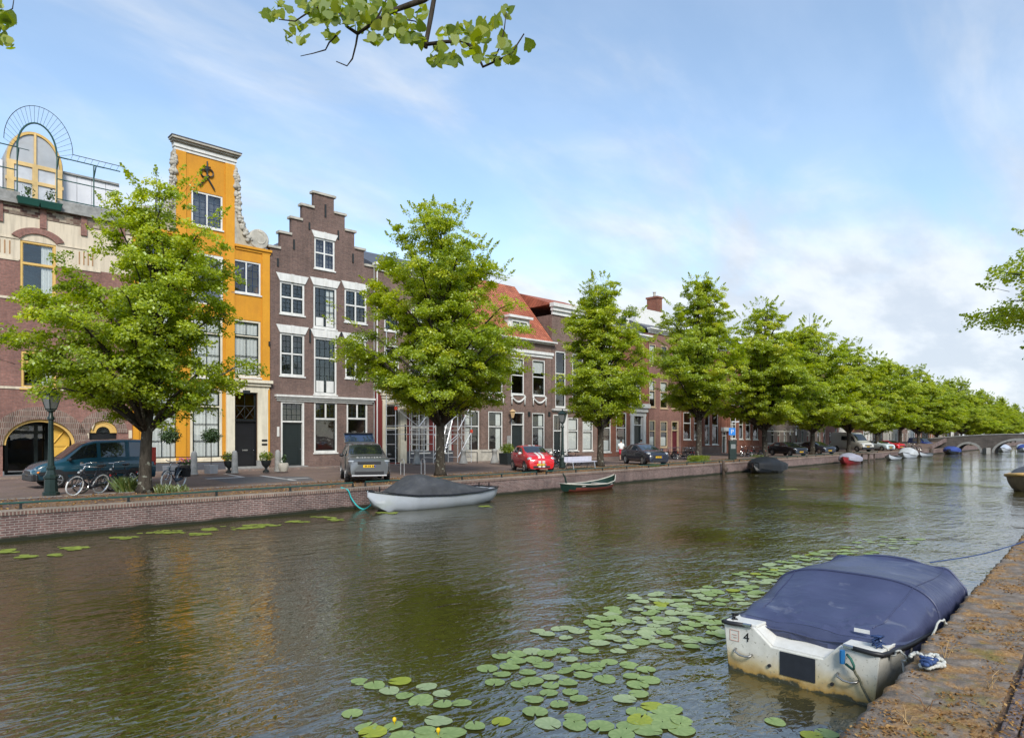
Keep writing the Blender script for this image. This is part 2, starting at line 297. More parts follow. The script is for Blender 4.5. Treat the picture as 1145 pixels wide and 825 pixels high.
# ---------------------------------------------------------------- setting: ground, water, streets, quay walls
def sheet(name, x0, x1, y0, y1, z, mat, nx=1, ny=1, fn=None):
    b = MB(); v = []; fs = []
    for j in range(ny + 1):
        for i in range(nx + 1):
            x = x0 + (x1 - x0) * i / nx; y = y0 + (y1 - y0) * j / ny; v.append((x, y, z + (fn(x, y) if fn else 0)))
    for j in range(ny):
        for i in range(nx): a = j * (nx + 1) + i; fs.append((a, a + 1, a + nx + 2, a + nx + 1))
    b.add(v, fs); return b.build(name, mat, fix=False)
def watermat():
    m, t, out = newmat('canal_water'); L = t.links.new
    p = nd(t, 'ShaderNodeBsdfPrincipled', i_Roughness=.03, i_IOR=1.95); p.inputs['Specular IOR Level'].default_value = .95
    tc = nd(t, 'ShaderNodeTexCoord')
    def lay(scx, scy, sc, det, rot, dist=0.6):
        mp = nd(t, 'ShaderNodeMapping'); mp.inputs['Rotation'].default_value = (0, 0, R(rot)); mp.inputs['Scale'].default_value = (scx, scy, 1); L(tc.outputs['Object'], mp.inputs[0])
        n = nd(t, 'ShaderNodeTexNoise', i_Scale=sc, i_Detail=det, i_Roughness=.55, i_Distortion=dist); L(mp.outputs[0], n.inputs['Vector']); return n.outputs['Fac']
    def mul(a, k):
        n = nd(t, 'ShaderNodeMath', operation='MULTIPLY'); L(a, n.inputs[0])
        if isinstance(k, (int, float)): n.inputs[1].default_value = k
        else: L(k, n.inputs[1])
        return n.outputs[0]
    def add(a, b): n = nd(t, 'ShaderNodeMath', operation='ADD'); L(a, n.inputs[0]); L(b, n.inputs[1]); return n.outputs[0]
    calm = nd(t, 'ShaderNodeTexNoise', i_Scale=.16, i_Detail=3.0); L(tc.outputs['Object'], calm.inputs['Vector'])
    cr = nd(t, 'ShaderNodeMapRange'); L(calm.outputs['Fac'], cr.inputs[0]); cr.inputs[1].default_value = .35; cr.inputs[2].default_value = .65; cr.inputs[3].default_value = .35; cr.inputs[4].default_value = 1.3
    h = add(add(mul(lay(.45, 1.0, 1.3, 2, 49), .055), mul(lay(.5, 1.0, 4.2, 2, 38), .030)), mul(lay(.6, 1.0, 11, 2, 60), .014))
    h = mul(h, cr.outputs[0])
    bp = nd(t, 'ShaderNodeBump', i_Strength=1.0, i_Distance=1.0); L(h, bp.inputs['Height']); L(bp.outputs[0], p.inputs['Normal'])
    n = nd(t, 'ShaderNodeTexNoise', i_Scale=.3, i_Detail=5.0); L(tc.outputs['Object'], n.inputs['Vector'])
    r = ramp(t, [(.3, (.037, .031, .008)), (.7, (.054, .046, .012))]); L(n.outputs['Fac'], r.inputs[0]); L(r.outputs[0], p.inputs['Base Color'])
    L(p.outputs[0], out.inputs[0]); return m
WATERM = watermat()
GROUNDM = M('earth', (.12, .11, .09), .9, .3, .2)
struct(sheet('ground', -1500, 3000, -1500, 1500, -2.6, GROUNDM), 'earth under the town and the canal')
struct(sheet('water', -60, 900, NY - .3, QY + .3, WATER, WATERM), 'dark green rippled canal water')
def pavemat(name, c1, c2, mort, litter, lf, bw=.2, rh=.1, lsc=.8):
    m = brickmat(name, c1, c2, mort, bw, rh, .3, True); t = m.node_tree; L = t.links.new
    p = [n for n in t.nodes if n.type == 'BSDF_PRINCIPLED'][0]; src = p.inputs['Base Color'].links[0].from_socket
    tc = [n for n in t.nodes if n.type == 'TEX_COORD'][0]
    n = nd(t, 'ShaderNodeTexNoise', i_Scale=lsc, i_Detail=9.0, i_Roughness=.72); L(tc.outputs['Object'], n.inputs['Vector'])
    r = ramp(t, [(.46, (0,) * 3), (.62, (lf,) * 3)]); L(n.outputs['Fac'], r.inputs[0])
    n2 = nd(t, 'ShaderNodeTexNoise', i_Scale=14., i_Detail=4.0); L(tc.outputs['Object'], n2.inputs['Vector'])
    r2 = ramp(t, [(.35, [x * .45 for x in litter]), (.65, litter)]); L(n2.outputs['Fac'], r2.inputs[0])
    L(mix(t, r.outputs[0], src, r2.outputs[0]), p.inputs['Base Color']); return m
STREETM = pavemat('street_brick', (.205, .140, .115), (.15, .108, .092), (.14, .12, .10), (.27, .19, .11), .35)
VERGEM = pavemat('quay_verge_brick', (.16, .10, .075), (.12, .08, .065), (.11, .09, .07), (.30, .185, .10), .9, lsc=.55)
WALKM = pavemat('pavement_brick', (.25, .185, .155), (.19, .145, .125), (.17, .15, .13), (.28, .22, .14), .3)
TARM = M('asphalt_patch', (.105, .10, .098), .9, .2, 3, bump=.01, fine=.25)
# far side: verge by the quay, street, pavement along the fronts
struct(sheet('quay_verge', -60, 142, QY + .28, 26.4, 0.0, VERGEM), 'reddish quay verge strewn with dry leaves')
def front_y(x): return 39.3 - math.tan(FAN) * (x - 24.3) if x < 86.4 else 39.3 - math.tan(FAN) * (86.4 - 24.3)
b = MB()
for x0, x1 in ((-60, 86.4), (86.4, 142)):
    b.poly([(x0, 26.4, -.004), (x1, 26.4, -.004), (x1, front_y(x1) - 1.6, -.004), (x0, front_y(x0) - 1.6, -.004)])
struct(b.build('street', STREETM), 'brick paved canal street')
b = MB()
for x0, x1 in ((-60, 86.4), (86.4, 142)):
    a, c = front_y(x0), front_y(x1)
    b.add([(x0, a - 1.6, -.05), (x1, c - 1.6, -.05), (x1, c - 1.6, .07), (x0, a - 1.6, .07), (x1, c + .3, .07), (x0, a + .3, .07)], [(0, 1, 2, 3), (3, 2, 4, 5)])
struct(b.build('pavement', WALKM), 'brick pavement along the house fronts')
b = MB(); b.box(-60, 142, 26.33, 26.47, -.06, .012)
struct(b.build('kerb', GREYST), 'flush stone kerb between verge and street')
struct(sheet('street', 149, 700, QY + .28, 33.8, 0.0, STREETM), 'canal street beyond the bridge')
PAINTW = M('road_paint', (.52, .52, .50), .7, .12, 8, dirt=(.15, .13, .12), dfac=.7, dscale=3)
b = MB()
for (xa, ya, xb, yb, w) in ((231, 535.2, 272, 533.2, .5), (272, 533.2, 251, 529.5, .18), (292, 531.5, 330, 537, .22), (318, 535.5, 345, 534, .3)):
    p, q = at_z(xa, ya, .004), at_z(xb, yb, .004); d = (q - p).normalized(); n = Vector((-d.y, d.x, 0)) * w / 2
    b.poly([p - n, q - n, q + n, p + n]); 
struct(b.build('road_markings', PAINTW), 'worn white parking bay lines painted on the street')
b = MB(); b.poly([at_z(225, 533, -.0015), at_z(345, 532.5, -.0015), at_z(352, 537, -.0015), at_z(260, 541, -.0015)])
struct(b.build('asphalt_patch', TARM), 'grey asphalt patch in the brick street')
# far quay wall with a rowlock coping, slightly uneven
COPE = brickmat('coping_brick', (.20, .115, .09), (.12, .07, .06), (.27, .23, .19), bw=.085, rh=.3, wear=.35, msize=.018)
def quaymat():
    m = BR_QUAY; t = m.node_tree; L = t.links.new; p = [n for n in t.nodes if n.type == 'BSDF_PRINCIPLED'][0]; src = p.inputs['Base Color'].links[0].from_socket
    tc = [n for n in t.nodes if n.type == 'TEX_COORD'][0]; s = nd(t, 'ShaderNodeSeparateXYZ'); L(tc.outputs['Object'], s.inputs[0])
    n = nd(t, 'ShaderNodeTexNoise', i_Scale=1.6, i_Detail=6.0); L(tc.outputs['Object'], n.inputs['Vector'])
    ml = nd(t, 'ShaderNodeMath', operation='MULTIPLY_ADD'); L(n.outputs['Fac'], ml.inputs[0]); ml.inputs[1].default_value = .16; L(s.outputs['Z'], ml.inputs[2])
    r = nd(t, 'ShaderNodeMapRange'); L(ml.outputs[0], r.inputs[0]); r.inputs[1].default_value = WATER + .16; r.inputs[2].default_value = WATER + .25; r.inputs[3].default_value = 1.; r.inputs[4].default_value = 0.
    L(mix(t, r.outputs[0], src, (.022, .024, .014)), p.inputs['Base Color'])      # the algae line above the water
quaymat()
b = MB(); b.box(-60, 142, QY, QY + .3, -2.5, -.115)
struct(b.build('quay_wall', BR_QUAY), 'brick quay wall with dark tide line')
b = MB(); b.box(-60, 142, QY - .03, QY + .3, -.112, .014)
struct(b.build('quay_wall_coping', COPE), 'row of upright coping bricks on the quay wall')
b = MB(); b.box(149, 700, QY, QY + .3, -2.5, .01)
struct(b.build('quay_wall', BR_QUAY), 'quay wall beyond the bridge')
# near quay: rough ledge, wall, pavers
rng = random.Random(5)
def hn(x, y):
    g = abs((x + .25 * math.sin(math.floor(x / 1.15) * 7.1) * .3) % 1.15 - .575)
    return (-.028 if g < .022 else -.010 if g < .045 else 0) + .012 * math.sin(x * 3.1 + y * 5) * math.sin(y * 7.3 + x) + .008 * math.sin(x * 11 + 1.3) * math.sin(y * 13) + .006 * math.sin(x * 29 + y * 17)
def ledgemat():
    m, t, out = newmat('mossy_ledge_stone'); L = t.links.new
    p = nd(t, 'ShaderNodeBsdfPrincipled', i_Roughness=.95); p.inputs['Specular IOR Level'].default_value = .2
    tc = nd(t, 'ShaderNodeTexCoord')
    def N(s, d=8., ro=.65): n = nd(t, 'ShaderNodeTexNoise', i_Scale=s, i_Detail=d, i_Roughness=ro); L(tc.outputs['Object'], n.inputs['Vector']); return n.outputs['Fac']
    base = ramp(t, [(.3, (.10, .082, .066)), (.55, (.20, .165, .135)), (.75, (.32, .275, .23))]); L(N(6.), base.inputs[0])
    moss = ramp(t, [(.3, (.17, .09, .033)), (.5, (.26, .15, .065)), (.7, (.40, .26, .12))]); L(N(34., 4.), moss.inputs[0])
    gm = ramp(t, [(.3, (.10, .085, .02)), (.7, (.25, .20, .05))]); L(N(40., 4.), gm.inputs[0])
    k = ramp(t, [(.47, (0,) * 3), (.56, (1,) * 3)]); L(N(2.6, 10., .74), k.inputs[0])
    k2 = ramp(t, [(.56, (0,) * 3), (.66, (.8,) * 3)]); L(N(1.7, 9., .7), k2.inputs[0])
    c = mix(t, k2.outputs[0], mix(t, k.outputs[0], base.outputs[0], moss.outputs[0]), gm.outputs[0]); L(c, p.inputs['Base Color'])
    bp = nd(t, 'ShaderNodeBump', i_Strength=.9, i_Distance=.02); L(N(28., 8.), bp.inputs['Height']); L(bp.outputs[0], p.inputs['Normal']); L(p.outputs[0], out.inputs[0]); return m
LEDGEM = ledgemat()
b = MB(); v = []; fs = []; nx, ny = 1500, 16
for i in range(nx + 1):
    x = -8 + 46 * i / nx
    e = .018 * math.sin(x * 4.3) * math.sin(x * 1.7 + 1) + .012 * math.sin(x * 17 + .4)
    row = []
    for j in range(ny + 1):
        y = .60 + (NY + e - .60) * j / ny; row.append((x, y, .02 + hn(x, y) - (.025 if j == ny else 0)))
    row.append((x, NY + e + .004, -.12)); row.append((x, NY + .5 * e - .03, -.16)); row.append((x, NY + .5 * e - .03, -2.4))
    v += row
k = ny + 4
for i in range(nx):
    for j in range(k - 1): a = i * k + j; fs.append((a, a + k, a + k + 1, a + 1))
b.add(v, fs)
struct(b.build('quay_ledge', LEDGEM, smooth=True), 'mossy stone ledge of the near quay strewn with brown leaves')
b = MB(); b.box(38, 700, .60, NY, -2.4, .02); struct(b.build('quay_ledge', LEDGEM), 'near quay ledge further along the canal')
PAVER = M('worn_pavers', (.145, .115, .11), .85, .35, 2.3, bump=.01, dirt=(.10, .075, .06), dscale=5, dfac=.6, fine=.2)
b = MB(); x = 3.0
while x < 16:
    y = .57
    off = rng.random() * .05
    while y > -1.4:
        w = .21; d = .105
        z = rng.uniform(-.008, .008); b.box(x + off + .006, x + off + w - .006, y - d + .006, y - .006, -.05, .012 + z); y -= d
    x += .215
struct(b.build('quay_pavers', PAVER, bevel=.012), 'worn purplish pavers behind the ledge')
struct(sheet('near_street', -60, 700, -40, .62, -.02, VERGEM), 'brick street of the near quay')
# ---------------------------------------------------------------- quay rail
def rail(x0, x1, label, seed):
    t = thing('quay_rail', label, 'quay rail', (x0, QY + .22, 0), 0, 'low iron rails along the quay')
    r = random.Random(seed); n = max(2, int((x1 - x0) / 2.6)); pts = []
    for i in range(n + 1):
        x = (x1 - x0) * i / n; pts.append((x, r.uniform(-.01, .01), .185 + r.uniform(-.012, .012)))
    MB().tube(pts, .026, 6).build('handrail', TEAL, t)
    for p in pts:
        b = MB(); b.box(p[0] - .03, p[0] + .03, p[1] - .025, p[1] + .025, 0.012, .165); b.box(p[0] - .05, p[0] + .05, p[1] - .035, p[1] + .035, .0125, .03); b.build('post', IRON, t)
rail(-3, 16.0, 'low dark green rail on the quay before the teal van and ochre house', 1)
rail(16.6, 27.4, 'low dark green rail on the quay behind the grey covered white sloop', 2)
rail(28.2, 52, 'low rail on the quay behind the green rowing boat and past the bench', 3)
rail(53, 96, 'low rail on the quay by the black covered boat and further cars', 4)
# ---------------------------------------------------------------- houses
class House:
    """A house on the front line: local x runs along the front from s0, y goes into the house, z up."""
    def __init__(h, name, label, s0, s1, cat='house', origin=None, ang=-FAN):
        h.s0, h.s1 = s0, s1; h.w = s1 - s0
        o = origin if origin is not None else FW(s0)
        h.o = thing(name, label, cat, o, ang, 'houses along the canal'); h.holes = []; h.far = origin is not None
    def p(h, px, py, dep=0.): s, z = FP(px, py, dep); return s - h.s0, z
    def rect(h, px0, px1, py0, py1, dep=0.):  # heights read at the left edge px0
        a, z1 = h.p(px0, py0, dep); _, z0 = h.p(px0, py1, dep); c, _ = h.p(px1, py0, dep); return (a, c, z0, z1)
    def wall(h, mat, rects, th=.32, name='wall', holes=None):
        hs = h.holes if holes is None else holes
        xs = sorted({round(v, 4) for r in rects + hs for v in r[:2]}); zs = sorted({round(v, 4) for r in rects + hs for v in r[2:]})
        ins = lambda x, z, L: any(r[0] < x < r[1] and r[2] < z < r[3] for r in L)
        nx, nz = len(xs) - 1, len(zs) - 1
        g = [[ins((xs[i] + xs[i + 1]) / 2, (zs[j] + zs[j + 1]) / 2, rects) and not ins((xs[i] + xs[i + 1]) / 2, (zs[j] + zs[j + 1]) / 2, hs) for j in range(nz)] for i in range(nx)]
        G = lambda i, j: 0 <= i < nx and 0 <= j < nz and g[i][j]
        b = MB()
        for i in range(nx):
            for j in range(nz):
                if not g[i][j]: continue
                x0, x1, z0, z1 = xs[i], xs[i + 1], zs[j], zs[j + 1]
                b.poly([(x0, 0, z0), (x1, 0, z0), (x1, 0, z1), (x0, 0, z1)])
                b.poly([(x0, th, z0), (x0, th, z1), (x1, th, z1), (x1, th, z0)])
                if not G(i - 1, j): b.poly([(x0, 0, z0), (x0, 0, z1), (x0, th, z1), (x0, th, z0)])
                if not G(i + 1, j): b.poly([(x1, 0, z0), (x1, th, z0), (x1, th, z1), (x1, 0, z1)])
                if not G(i, j - 1): b.poly([(x0, 0, z0), (x0, th, z0), (x1, th, z0), (x1, 0, z0)])
                if not G(i, j + 1): b.poly([(x0, 0, z1), (x1, 0, z1), (x1, th, z1), (x0, th, z1)])
        return b.build(name, mat, h.o, fix=False)
    def shell(h, mat, z, dep=9.0):
        MB().box(.03, .25, .34, dep, 0, z).build('side_wall', mat, h.o); MB().box(h.w - .25, h.w - .03, .34, dep, 0, z).build('side_wall', mat, h.o)
        MB().box(.26, h.w - .26, dep - .2, dep, 0, z).build('back_wall', mat, h.o)
    def slab(h, z, mat, dep=9., name='flat_roof'): return MB().box(.05, h.w - .05, .05, dep, z, z + .15).build(name, mat, h.o)
    def gable_roof(h, mat, ze, zr, y0=.3, dep=10., x0=.1, x1=None, name='roof'):   # ridge runs into the house
        x1 = h.w - .1 if x1 is None else x1; xm = (x0 + x1) / 2
        return MB().prism([(x0, ze), (x1, ze), (xm, zr)], y0, dep).build(name, mat, h.o)
    def street_roof(h, mat, ze, zr, run, y0=-.1, name='roof', x0=.02, x1=None):   # ridge runs along the street
        x1 = h.w - .02 if x1 is None else x1
        return MB().prism([(y0, ze), (y0 + run, zr), (y0 + 2 * run, ze)], x0, x1, 'x').build(name, mat, h.o)
    def cornice(h, x0, x1, z0, z1, mat, proj=.35, name='cornice', steps=3, dep=0.05):
        b = MB()
        for i in range(steps):
            a, c = z0 + (z1 - z0) * i / steps, z0 + (z1 - z0) * (i + 1) / steps; pr = proj * ((i + 1) / steps) ** 1.2
            b.box(x0 - pr * .6, x1 + pr * .6, -pr, dep + .002 * i, a + (.001 if i else 0), c)
        return b.build(name, mat, h.o)
    def band(h, x0, x1, z0, z1, mat, pr=.03, name='band'): return MB().box(x0, x1, -pr, .05, z0, z1).build(name, mat, h.o)
    def bx(h, name, mat, x0, x1, y0, y1, z0, z1, parent=None, bevel=0): return MB().box(x0, x1, y0, y1, z0, z1).build(name, mat, parent or h.o, bevel=bevel)
    def window(h, r, fm=None, fw=.09, sm=None, sw=.05, mull=(), trans=(), grid=(1, 1), grids=None, curtain=None, sill=None, lintel=None, dep=.10, hole=True, mw=.028, trw=None, glass=None, cz=(0, 1), name='window', room=False):
        fm = fm or WHITE; sm = sm or DARKP; x0, x1, z0, z1 = r
        if hole: h.holes.append(r)
        e = .003; b = MB(); y0, y1 = dep - .07, dep + .06
        b.box(x0 + e, x0 + fw, y0, y1, z0 + e, z1 - e); b.box(x1 - fw, x1 - e, y0, y1, z0 + e, z1 - e)
        b.box(x0 + fw, x1 - fw, y0, y1, z1 - fw, z1 - e); b.box(x0 + fw, x1 - fw, y0, y1, z0 + e, z0 + fw)
        X = [x0 + fw] + [x0 + (x1 - x0) * f for f in mull] + [x1 - fw]; Z = [z0 + fw] + [z0 + (z1 - z0) * f for f in trans] + [z1 - fw]
        tw = trw or fw * .85
        for f in mull: c = x0 + (x1 - x0) * f; b.box(c - tw / 2, c + tw / 2, y0 + .004, y1, z0 + fw, z1 - fw)
        for f in trans:
            c = z0 + (z1 - z0) * f
            for i in range(len(X) - 1):
                b.box(X[i] + (tw / 2 if i else 0), X[i + 1] - (tw / 2 if i < len(X) - 2 else 0), y0 + .002, y1, c - tw / 2, c + tw / 2)
        w = b.build(name, fm, h.o)
        s = MB(); k = 0
        for j in range(len(Z) - 1):
            for i in range(len(X) - 1):
                gx, gz = grids[k] if grids else grid; k += 1
                a = X[i] + (tw / 2 if i else 0); c = X[i + 1] - (tw / 2 if i < len(X) - 2 else 0); u = Z[j] + (tw / 2 if j else 0); v = Z[j + 1] - (tw / 2 if j < len(Z) - 2 else 0)
                ya, yb = dep - .03, dep + .03; a += e; c -= e; u += e; v -= e
                s.box(a, a + sw, ya, yb, u, v); s.box(c - sw, c, ya, yb, u, v); s.box(a + sw, c - sw, ya, yb, u, u + sw); s.box(a + sw, c - sw, ya, yb, v - sw, v)
                for q in range(1, gx): cx = a + (c - a) * q / gx; s.box(cx - mw / 2, cx + mw / 2, ya + .01, yb, u + sw, v - sw)
                for q in range(1, gz): cz_ = u + (v - u) * q / gz; s.box(a + sw, c - sw, ya + .012, yb, cz_ - mw / 2, cz_ + mw / 2)
        if sw > 0: s.build('sash', sm, w)
        MB().poly([(x0 + fw * .5, dep + .01, z0 + fw * .5), (x1 - fw * .5, dep + .01, z0 + fw * .5), (x1 - fw * .5, dep + .01, z1 - fw * .5), (x0 + fw * .5, dep + .01, z1 - fw * .5)]).build('pane', glass or GLASS, w, fix=False)
        if curtain:
            q = MB(); n = 24; ring = []
            zA = z0 + (z1 - z0) * cz[0] + fw * .3; zB = z0 + (z1 - z0) * cz[1] - fw * .3
            xa, xb = {'full': (x0 + fw, x1 - fw), 'left': (x0 + fw, x0 + (x1 - x0) * .42), 'right': (x0 + (x1 - x0) * .6, x1 - fw)}[curtain]
            pts = [(xa + (xb - xa) * i / n, dep + .075 + .022 * math.sin(i * 1.9) * (1 if curtain != 'full' else .6)) for i in range(n + 1)]
            for i in range(n): q.poly([(pts[i][0], pts[i][1], zA), (pts[i + 1][0], pts[i + 1][1], zA), (pts[i + 1][0], pts[i + 1][1], zB), (pts[i][0], pts[i][1], zB)])
            q.build('curtain', LACE, w, fix=False)
        if sill: MB().box(x0 - .06, x1 + .06, -.07, dep - .071, z0 - .09, z0 - .002).build('sill', sill, w)
        if lintel:
            lh = lintel if not isinstance(lintel, bool) else .3
            MB().prism([(x0 - .02, z1 + .003), (x1 + .02, z1 + .003), (x1 + .02 + lh * .5, z1 + lh), (x0 - .02 - lh * .5, z1 + lh)], -.06, .02).build('lintel', WHITE, w)
            c = (x0 + x1) / 2; MB().prism([(c - .07, z1 + .01), (c + .07, z1 + .01), (c + .1, z1 + lh + .02), (c - .1, z1 + lh + .02)], -.085, -.05).build('keystone', WHITE, w)
        return w
    def door(h, r, mat, frame=None, fw=.1, panels=3, dep=.16, fan=None, label=None, knob=True, fangrid=(2, 1)):
        x0, x1, z0, z1 = r; h.holes.append(r); ztop = z1
        fr = MB(); fr.box(x0 + .003, x0 + fw, .02, dep + .06, z0, z1 - .003); fr.box(x1 - fw, x1 - .003, .02, dep + .06, z0, z1 - .003); fr.box(x0 + fw, x1 - fw, .02, dep + .06, z1 - fw, z1 - .003)
        if fan: fr.box(x0 + fw, x1 - fw, .02, dep + .06, fan - .05, fan + .05); ztop = fan
        d = MB(); d.box(x0 + fw + .003, x1 - fw - .003, dep, dep + .05, z0 + .02, ztop - (.05 if fan else fw))
        hh = (ztop - z0 - .2) / panels
        for i in range(panels):
            za, zb = z0 + .14 + hh * i, z0 + hh * (i + 1); m = (x1 - x0) * .14
            for (a, b_, c, e) in ((x0 + fw + m, x1 - fw - m, za, za + .03), (x0 + fw + m, x1 - fw - m, zb - .03, zb), (x0 + fw + m, x0 + fw + m + .03, za, zb), (x1 - fw - m - .03, x1 - fw - m, za, zb)): d.box(a, b_, dep - .018, dep, c, e)
        do = d.build('door', mat, h.o, label=label); fr.build('door_frame', frame or WHITE, do)
        if knob: MB().lathe([(.02, 0), (.035, .03), (.03, .06), (.005, .07)], 8, (x1 - fw - .1, dep - .075, z0 + 1.05), 'y').build('handle', CHROME, do, True)
        if fan:
            s = MB(); a, c, u, v = x0 + fw, x1 - fw, fan + .05, z1 - fw
            s.box(a, c, dep, dep + .04, u, u + .05); s.box(a, c, dep, dep + .04, v - .05, v); s.box(a, a + .05, dep, dep + .04, u, v); s.box(c - .05, c, dep, dep + .04, u, v)
            for q in range(1, fangrid[0]): cx = a + (c - a) * q / fangrid[0]; s.box(cx - .015, cx + .015, dep + .01, dep + .04, u, v)
            for q in range(1, fangrid[1]): cz = u + (v - u) * q / fangrid[1]; s.box(a, c, dep + .012, dep + .04, cz - .015, cz + .015)
            f = s.build('fanlight', DARKP, h.o); MB().poly([(a, dep + .02, u), (c, dep + .02, u), (c, dep + .02, v), (a, dep + .02, v)]).build('pane', GLASS, f, fix=False)
        return do
def arc(cx, cz, rx, rz, a0, a1, n): return [(cx + rx * math.cos(R(a0 + (a1 - a0) * i / n)), cz + rz * math.sin(R(a0 + (a1 - a0) * i / n))) for i in range(n + 1)]
S = lambda px, py=488: FP(px, py)[0]
Zf = lambda px, py, dep=0.: FP(px, py, dep)[1]

# ---- house A: brown brick with cream bands, carriage arch and roof terrace
def house_a():
    s0, s1 = S(-75), S(148); h = House('brick_house', 'purple brick house with cream bands, wide carriage arch and railed roof terrace', s0, s1)
    top = Zf(5, 226); w = h.w
    frz = (Zf(5, 238), Zf(5, 226)); cr = (Zf(5, 288), Zf(5, 238))
    arch = h.rect(3, 84, 468, 538); arch = (arch[0], arch[1], 0, arch[3]); ax0, ax1 = arch[0], arch[1]
    small = h.rect(100, 131, 470, 530); small = (small[0], small[1], .6, small[3])
    up = h.rect(22.5, 62.5, 268, 335); lo = h.rect(23.5, 62.5, 392, 433.5)
    step = 3.55
    for k in (0, 1, -1):
        dx = step * k if k >= 0 else -3.4
        for r, tr in ((up, .62), (lo, .7)):
            rr = (r[0] + dx, r[1] + dx, r[2], r[3])
            if rr[0] < .2 or rr[1] > w - .2: continue
            h.window(rr, YELF, .10, YELF, .03, trans=(tr,), curtain='right' if k == 0 else None, sill=YELF, grid=(1, 1))
            x0, x1, z1 = rr[0], rr[1], rr[3]
            if r is up:
                a = arc((x0 + x1) / 2, z1 - .25, (x1 - x0) / 2 + .5, .95, 28, 152, 14); c = arc((x0 + x1) / 2, z1 - .25, (x1 - x0) / 2 + .12, .66, 28, 152, 14)
                MB().prism(a + c[::-1], -.09, .02).build('brick_arch', BR_OLD, h.o)
    h.holes += [arch, small]
    h.wall(BR_OLD, [(0.005, w - .005, 0, cr[0])]); h.wall(BR_OLD, [(0.005, w - .005, frz[0], top)])
    h.wall(CREAMW, [(0.005, w - .005, cr[0], cr[1])], name='cream_wall')
    # spandrels that round off the openings
    def spandrel(r, rz, mat, y0=0.0):
        x0, x1, z0, z1 = r; cx = (x0 + x1) / 2; zc = z1 - rz
        for sgn, a0, a1, xe in ((1, 0, 90, x1), (-1, 180, 90, x0)):
            pts = [(xe, z1)] + arc(cx, zc, (x1 - x0) / 2, rz, a0, a1, 12)
            MB().prism(pts, y0 + .001, .32).build('spandrel', mat, h.o)
    ah = Zf(43, 468) - Zf(3, 497); spandrel(arch, ah, BR_OLD); sw2 = (small[1] - small[0]) / 2; spandrel(small, sw2 * 1.0, BR_OLD)
    def ring(r, rz, t, mat, name, y0, inner=0):
        x0, x1, z0, z1 = r; cx = (x0 + x1) / 2; zc = z1 - rz; rx = (x1 - x0) / 2
        MB().prism(arc(cx, zc, rx + t, rz + t, 0, 180, 24) + arc(cx, zc, rx - inner, rz - inner, 180, 0, 24), y0, .05 if name != 'gate_frame' else .2).build(name, mat, h.o)
    ring(arch, ah, .62, COPE, 'brick_arch', -.05); ring(arch, ah, -.004, YELF, 'gate_frame', .06, .13); ring(small, sw2, .5, COPE, 'brick_arch', -.05); ring(small, sw2, -.004, YELF, 'gate_frame', .05, .12)
    ring((small[0] + .3, small[1] - .3, small[2], small[3] - .3), sw2 - .3, .18, YELF, 'gate_frame', .08, 0.02)
    # gateway: dark passage, glazed doors, open yellow leaf
    h.bx('passage_wall', ROOMD, ax0 - .3, ax0 - .1, .33, 8, 0, 4.5); h.bx('passage_wall', ROOMD, ax1 + .1, ax1 + .3, .33, 8, 0, 4.5); h.bx('passage_ceiling', ROOMD, ax0 - .3, ax1 + .3, .33, 8, 4.52, 4.7)
    gl = (ax0 + .25, ax0 + 2.1, .05, 2.7); h.window(gl, DARKP, .1, DARKP, .04, mull=(.72,), trans=(.82,), dep=1.6, hole=False, name='glazed_door', curtain=None)
    h.bx('passage_back', ROOMD, ax0, ax1, 7.5, 7.7, 0, 4.5)
    lf = MB(); x0, x1 = ax1 - 1.0, ax1 - .16; lf.box(x0, x1, .5, .57, .1, 3.0)
    for z in (.5, 1.5, 2.5): lf.box(x0 + .02, x1 - .02, .46, .5, z, z + .12)
    lf.tube([(x0 + .1, .48, .6), (x1 - .1, .48, 1.5)], .05, 4); lf.tube([(x0 + .1, .48, 1.6), (x1 - .1, .48, 2.5)], .05, 4)
    g = lf.build('gate_leaf', M('yellow_gate_paint', (.62, .37, .06), .5, .1), h.o)
    s = MB()
    for i in range(4): s.box(x0 + .12 + i * .17, x0 + .2 + i * .17, .455, .51, 2.66, 2.93)
    s.build('slot', BLACKP, g)
    gr = MB(); cx = (small[0] + small[1]) / 2; zc = small[3] - sw2
    for i in range(9): a = R(20 * i + 10); gr.tube([(cx, .14, zc), (cx + (sw2 - .15) * math.cos(a), .14, zc + (sw2 - .15) * math.sin(a))], .02, 4)
    gr.tube([(x, .14, z) for x, z in arc(cx, zc, .25, .25, 0, 180, 10)], .02, 4); gr.build('grille', IRON, h.o)
    h.bx('window_back', BLACKP, small[0], small[1], .2, .24, .6, small[3])
    # bands, cream blocks
    for py, px, hh in ((288.5, 5, .10), (332, 5, .12), (433.5, 20, .12), (264.5, 5, .05)):
        z = Zf(px, py); x = up[0] - .01
        segs = [(0.02, w - .02)] if py in (433.5,) else [(0.02, up[0] - .06), (up[1] + .06, up[0] + step - .06), (up[1] + step + .06, w - .02)]
        for a, c in segs: h.band(a, c, z - hh / 2, z + hh / 2, CREAMW, .045)
    zb = Zf(85, 487); h.band(ax1 + .62, small[0] - .5, zb - .14, zb + .14, CREAMW, .03, 'stone_block'); h.band(small[1] + .55, w - .02, zb - .14, zb + .3, CREAMW, .03, 'stone_block'); 
    MB().prism([(ax1 + .55, zb + .95), (ax1 + 1.0, zb + .95), (ax1 + .78, zb + .3)], -.03, .02).build('stone_block', CREAMW, h.o)
    for k in range(-1, 3):                       # grooved cream panels
        b = MB(); c = up[0] + step * k - .75
        if c < .3 or c > w - .8: continue
        for i in range(4): b.box(c - .3 + i * .2, c - .24 + i * .2, -.012, .01, Zf(5, 283), Zf(5, 268))
        b.build('groove', M('groove_paint', (.35, .2, .1), .7), h.o)
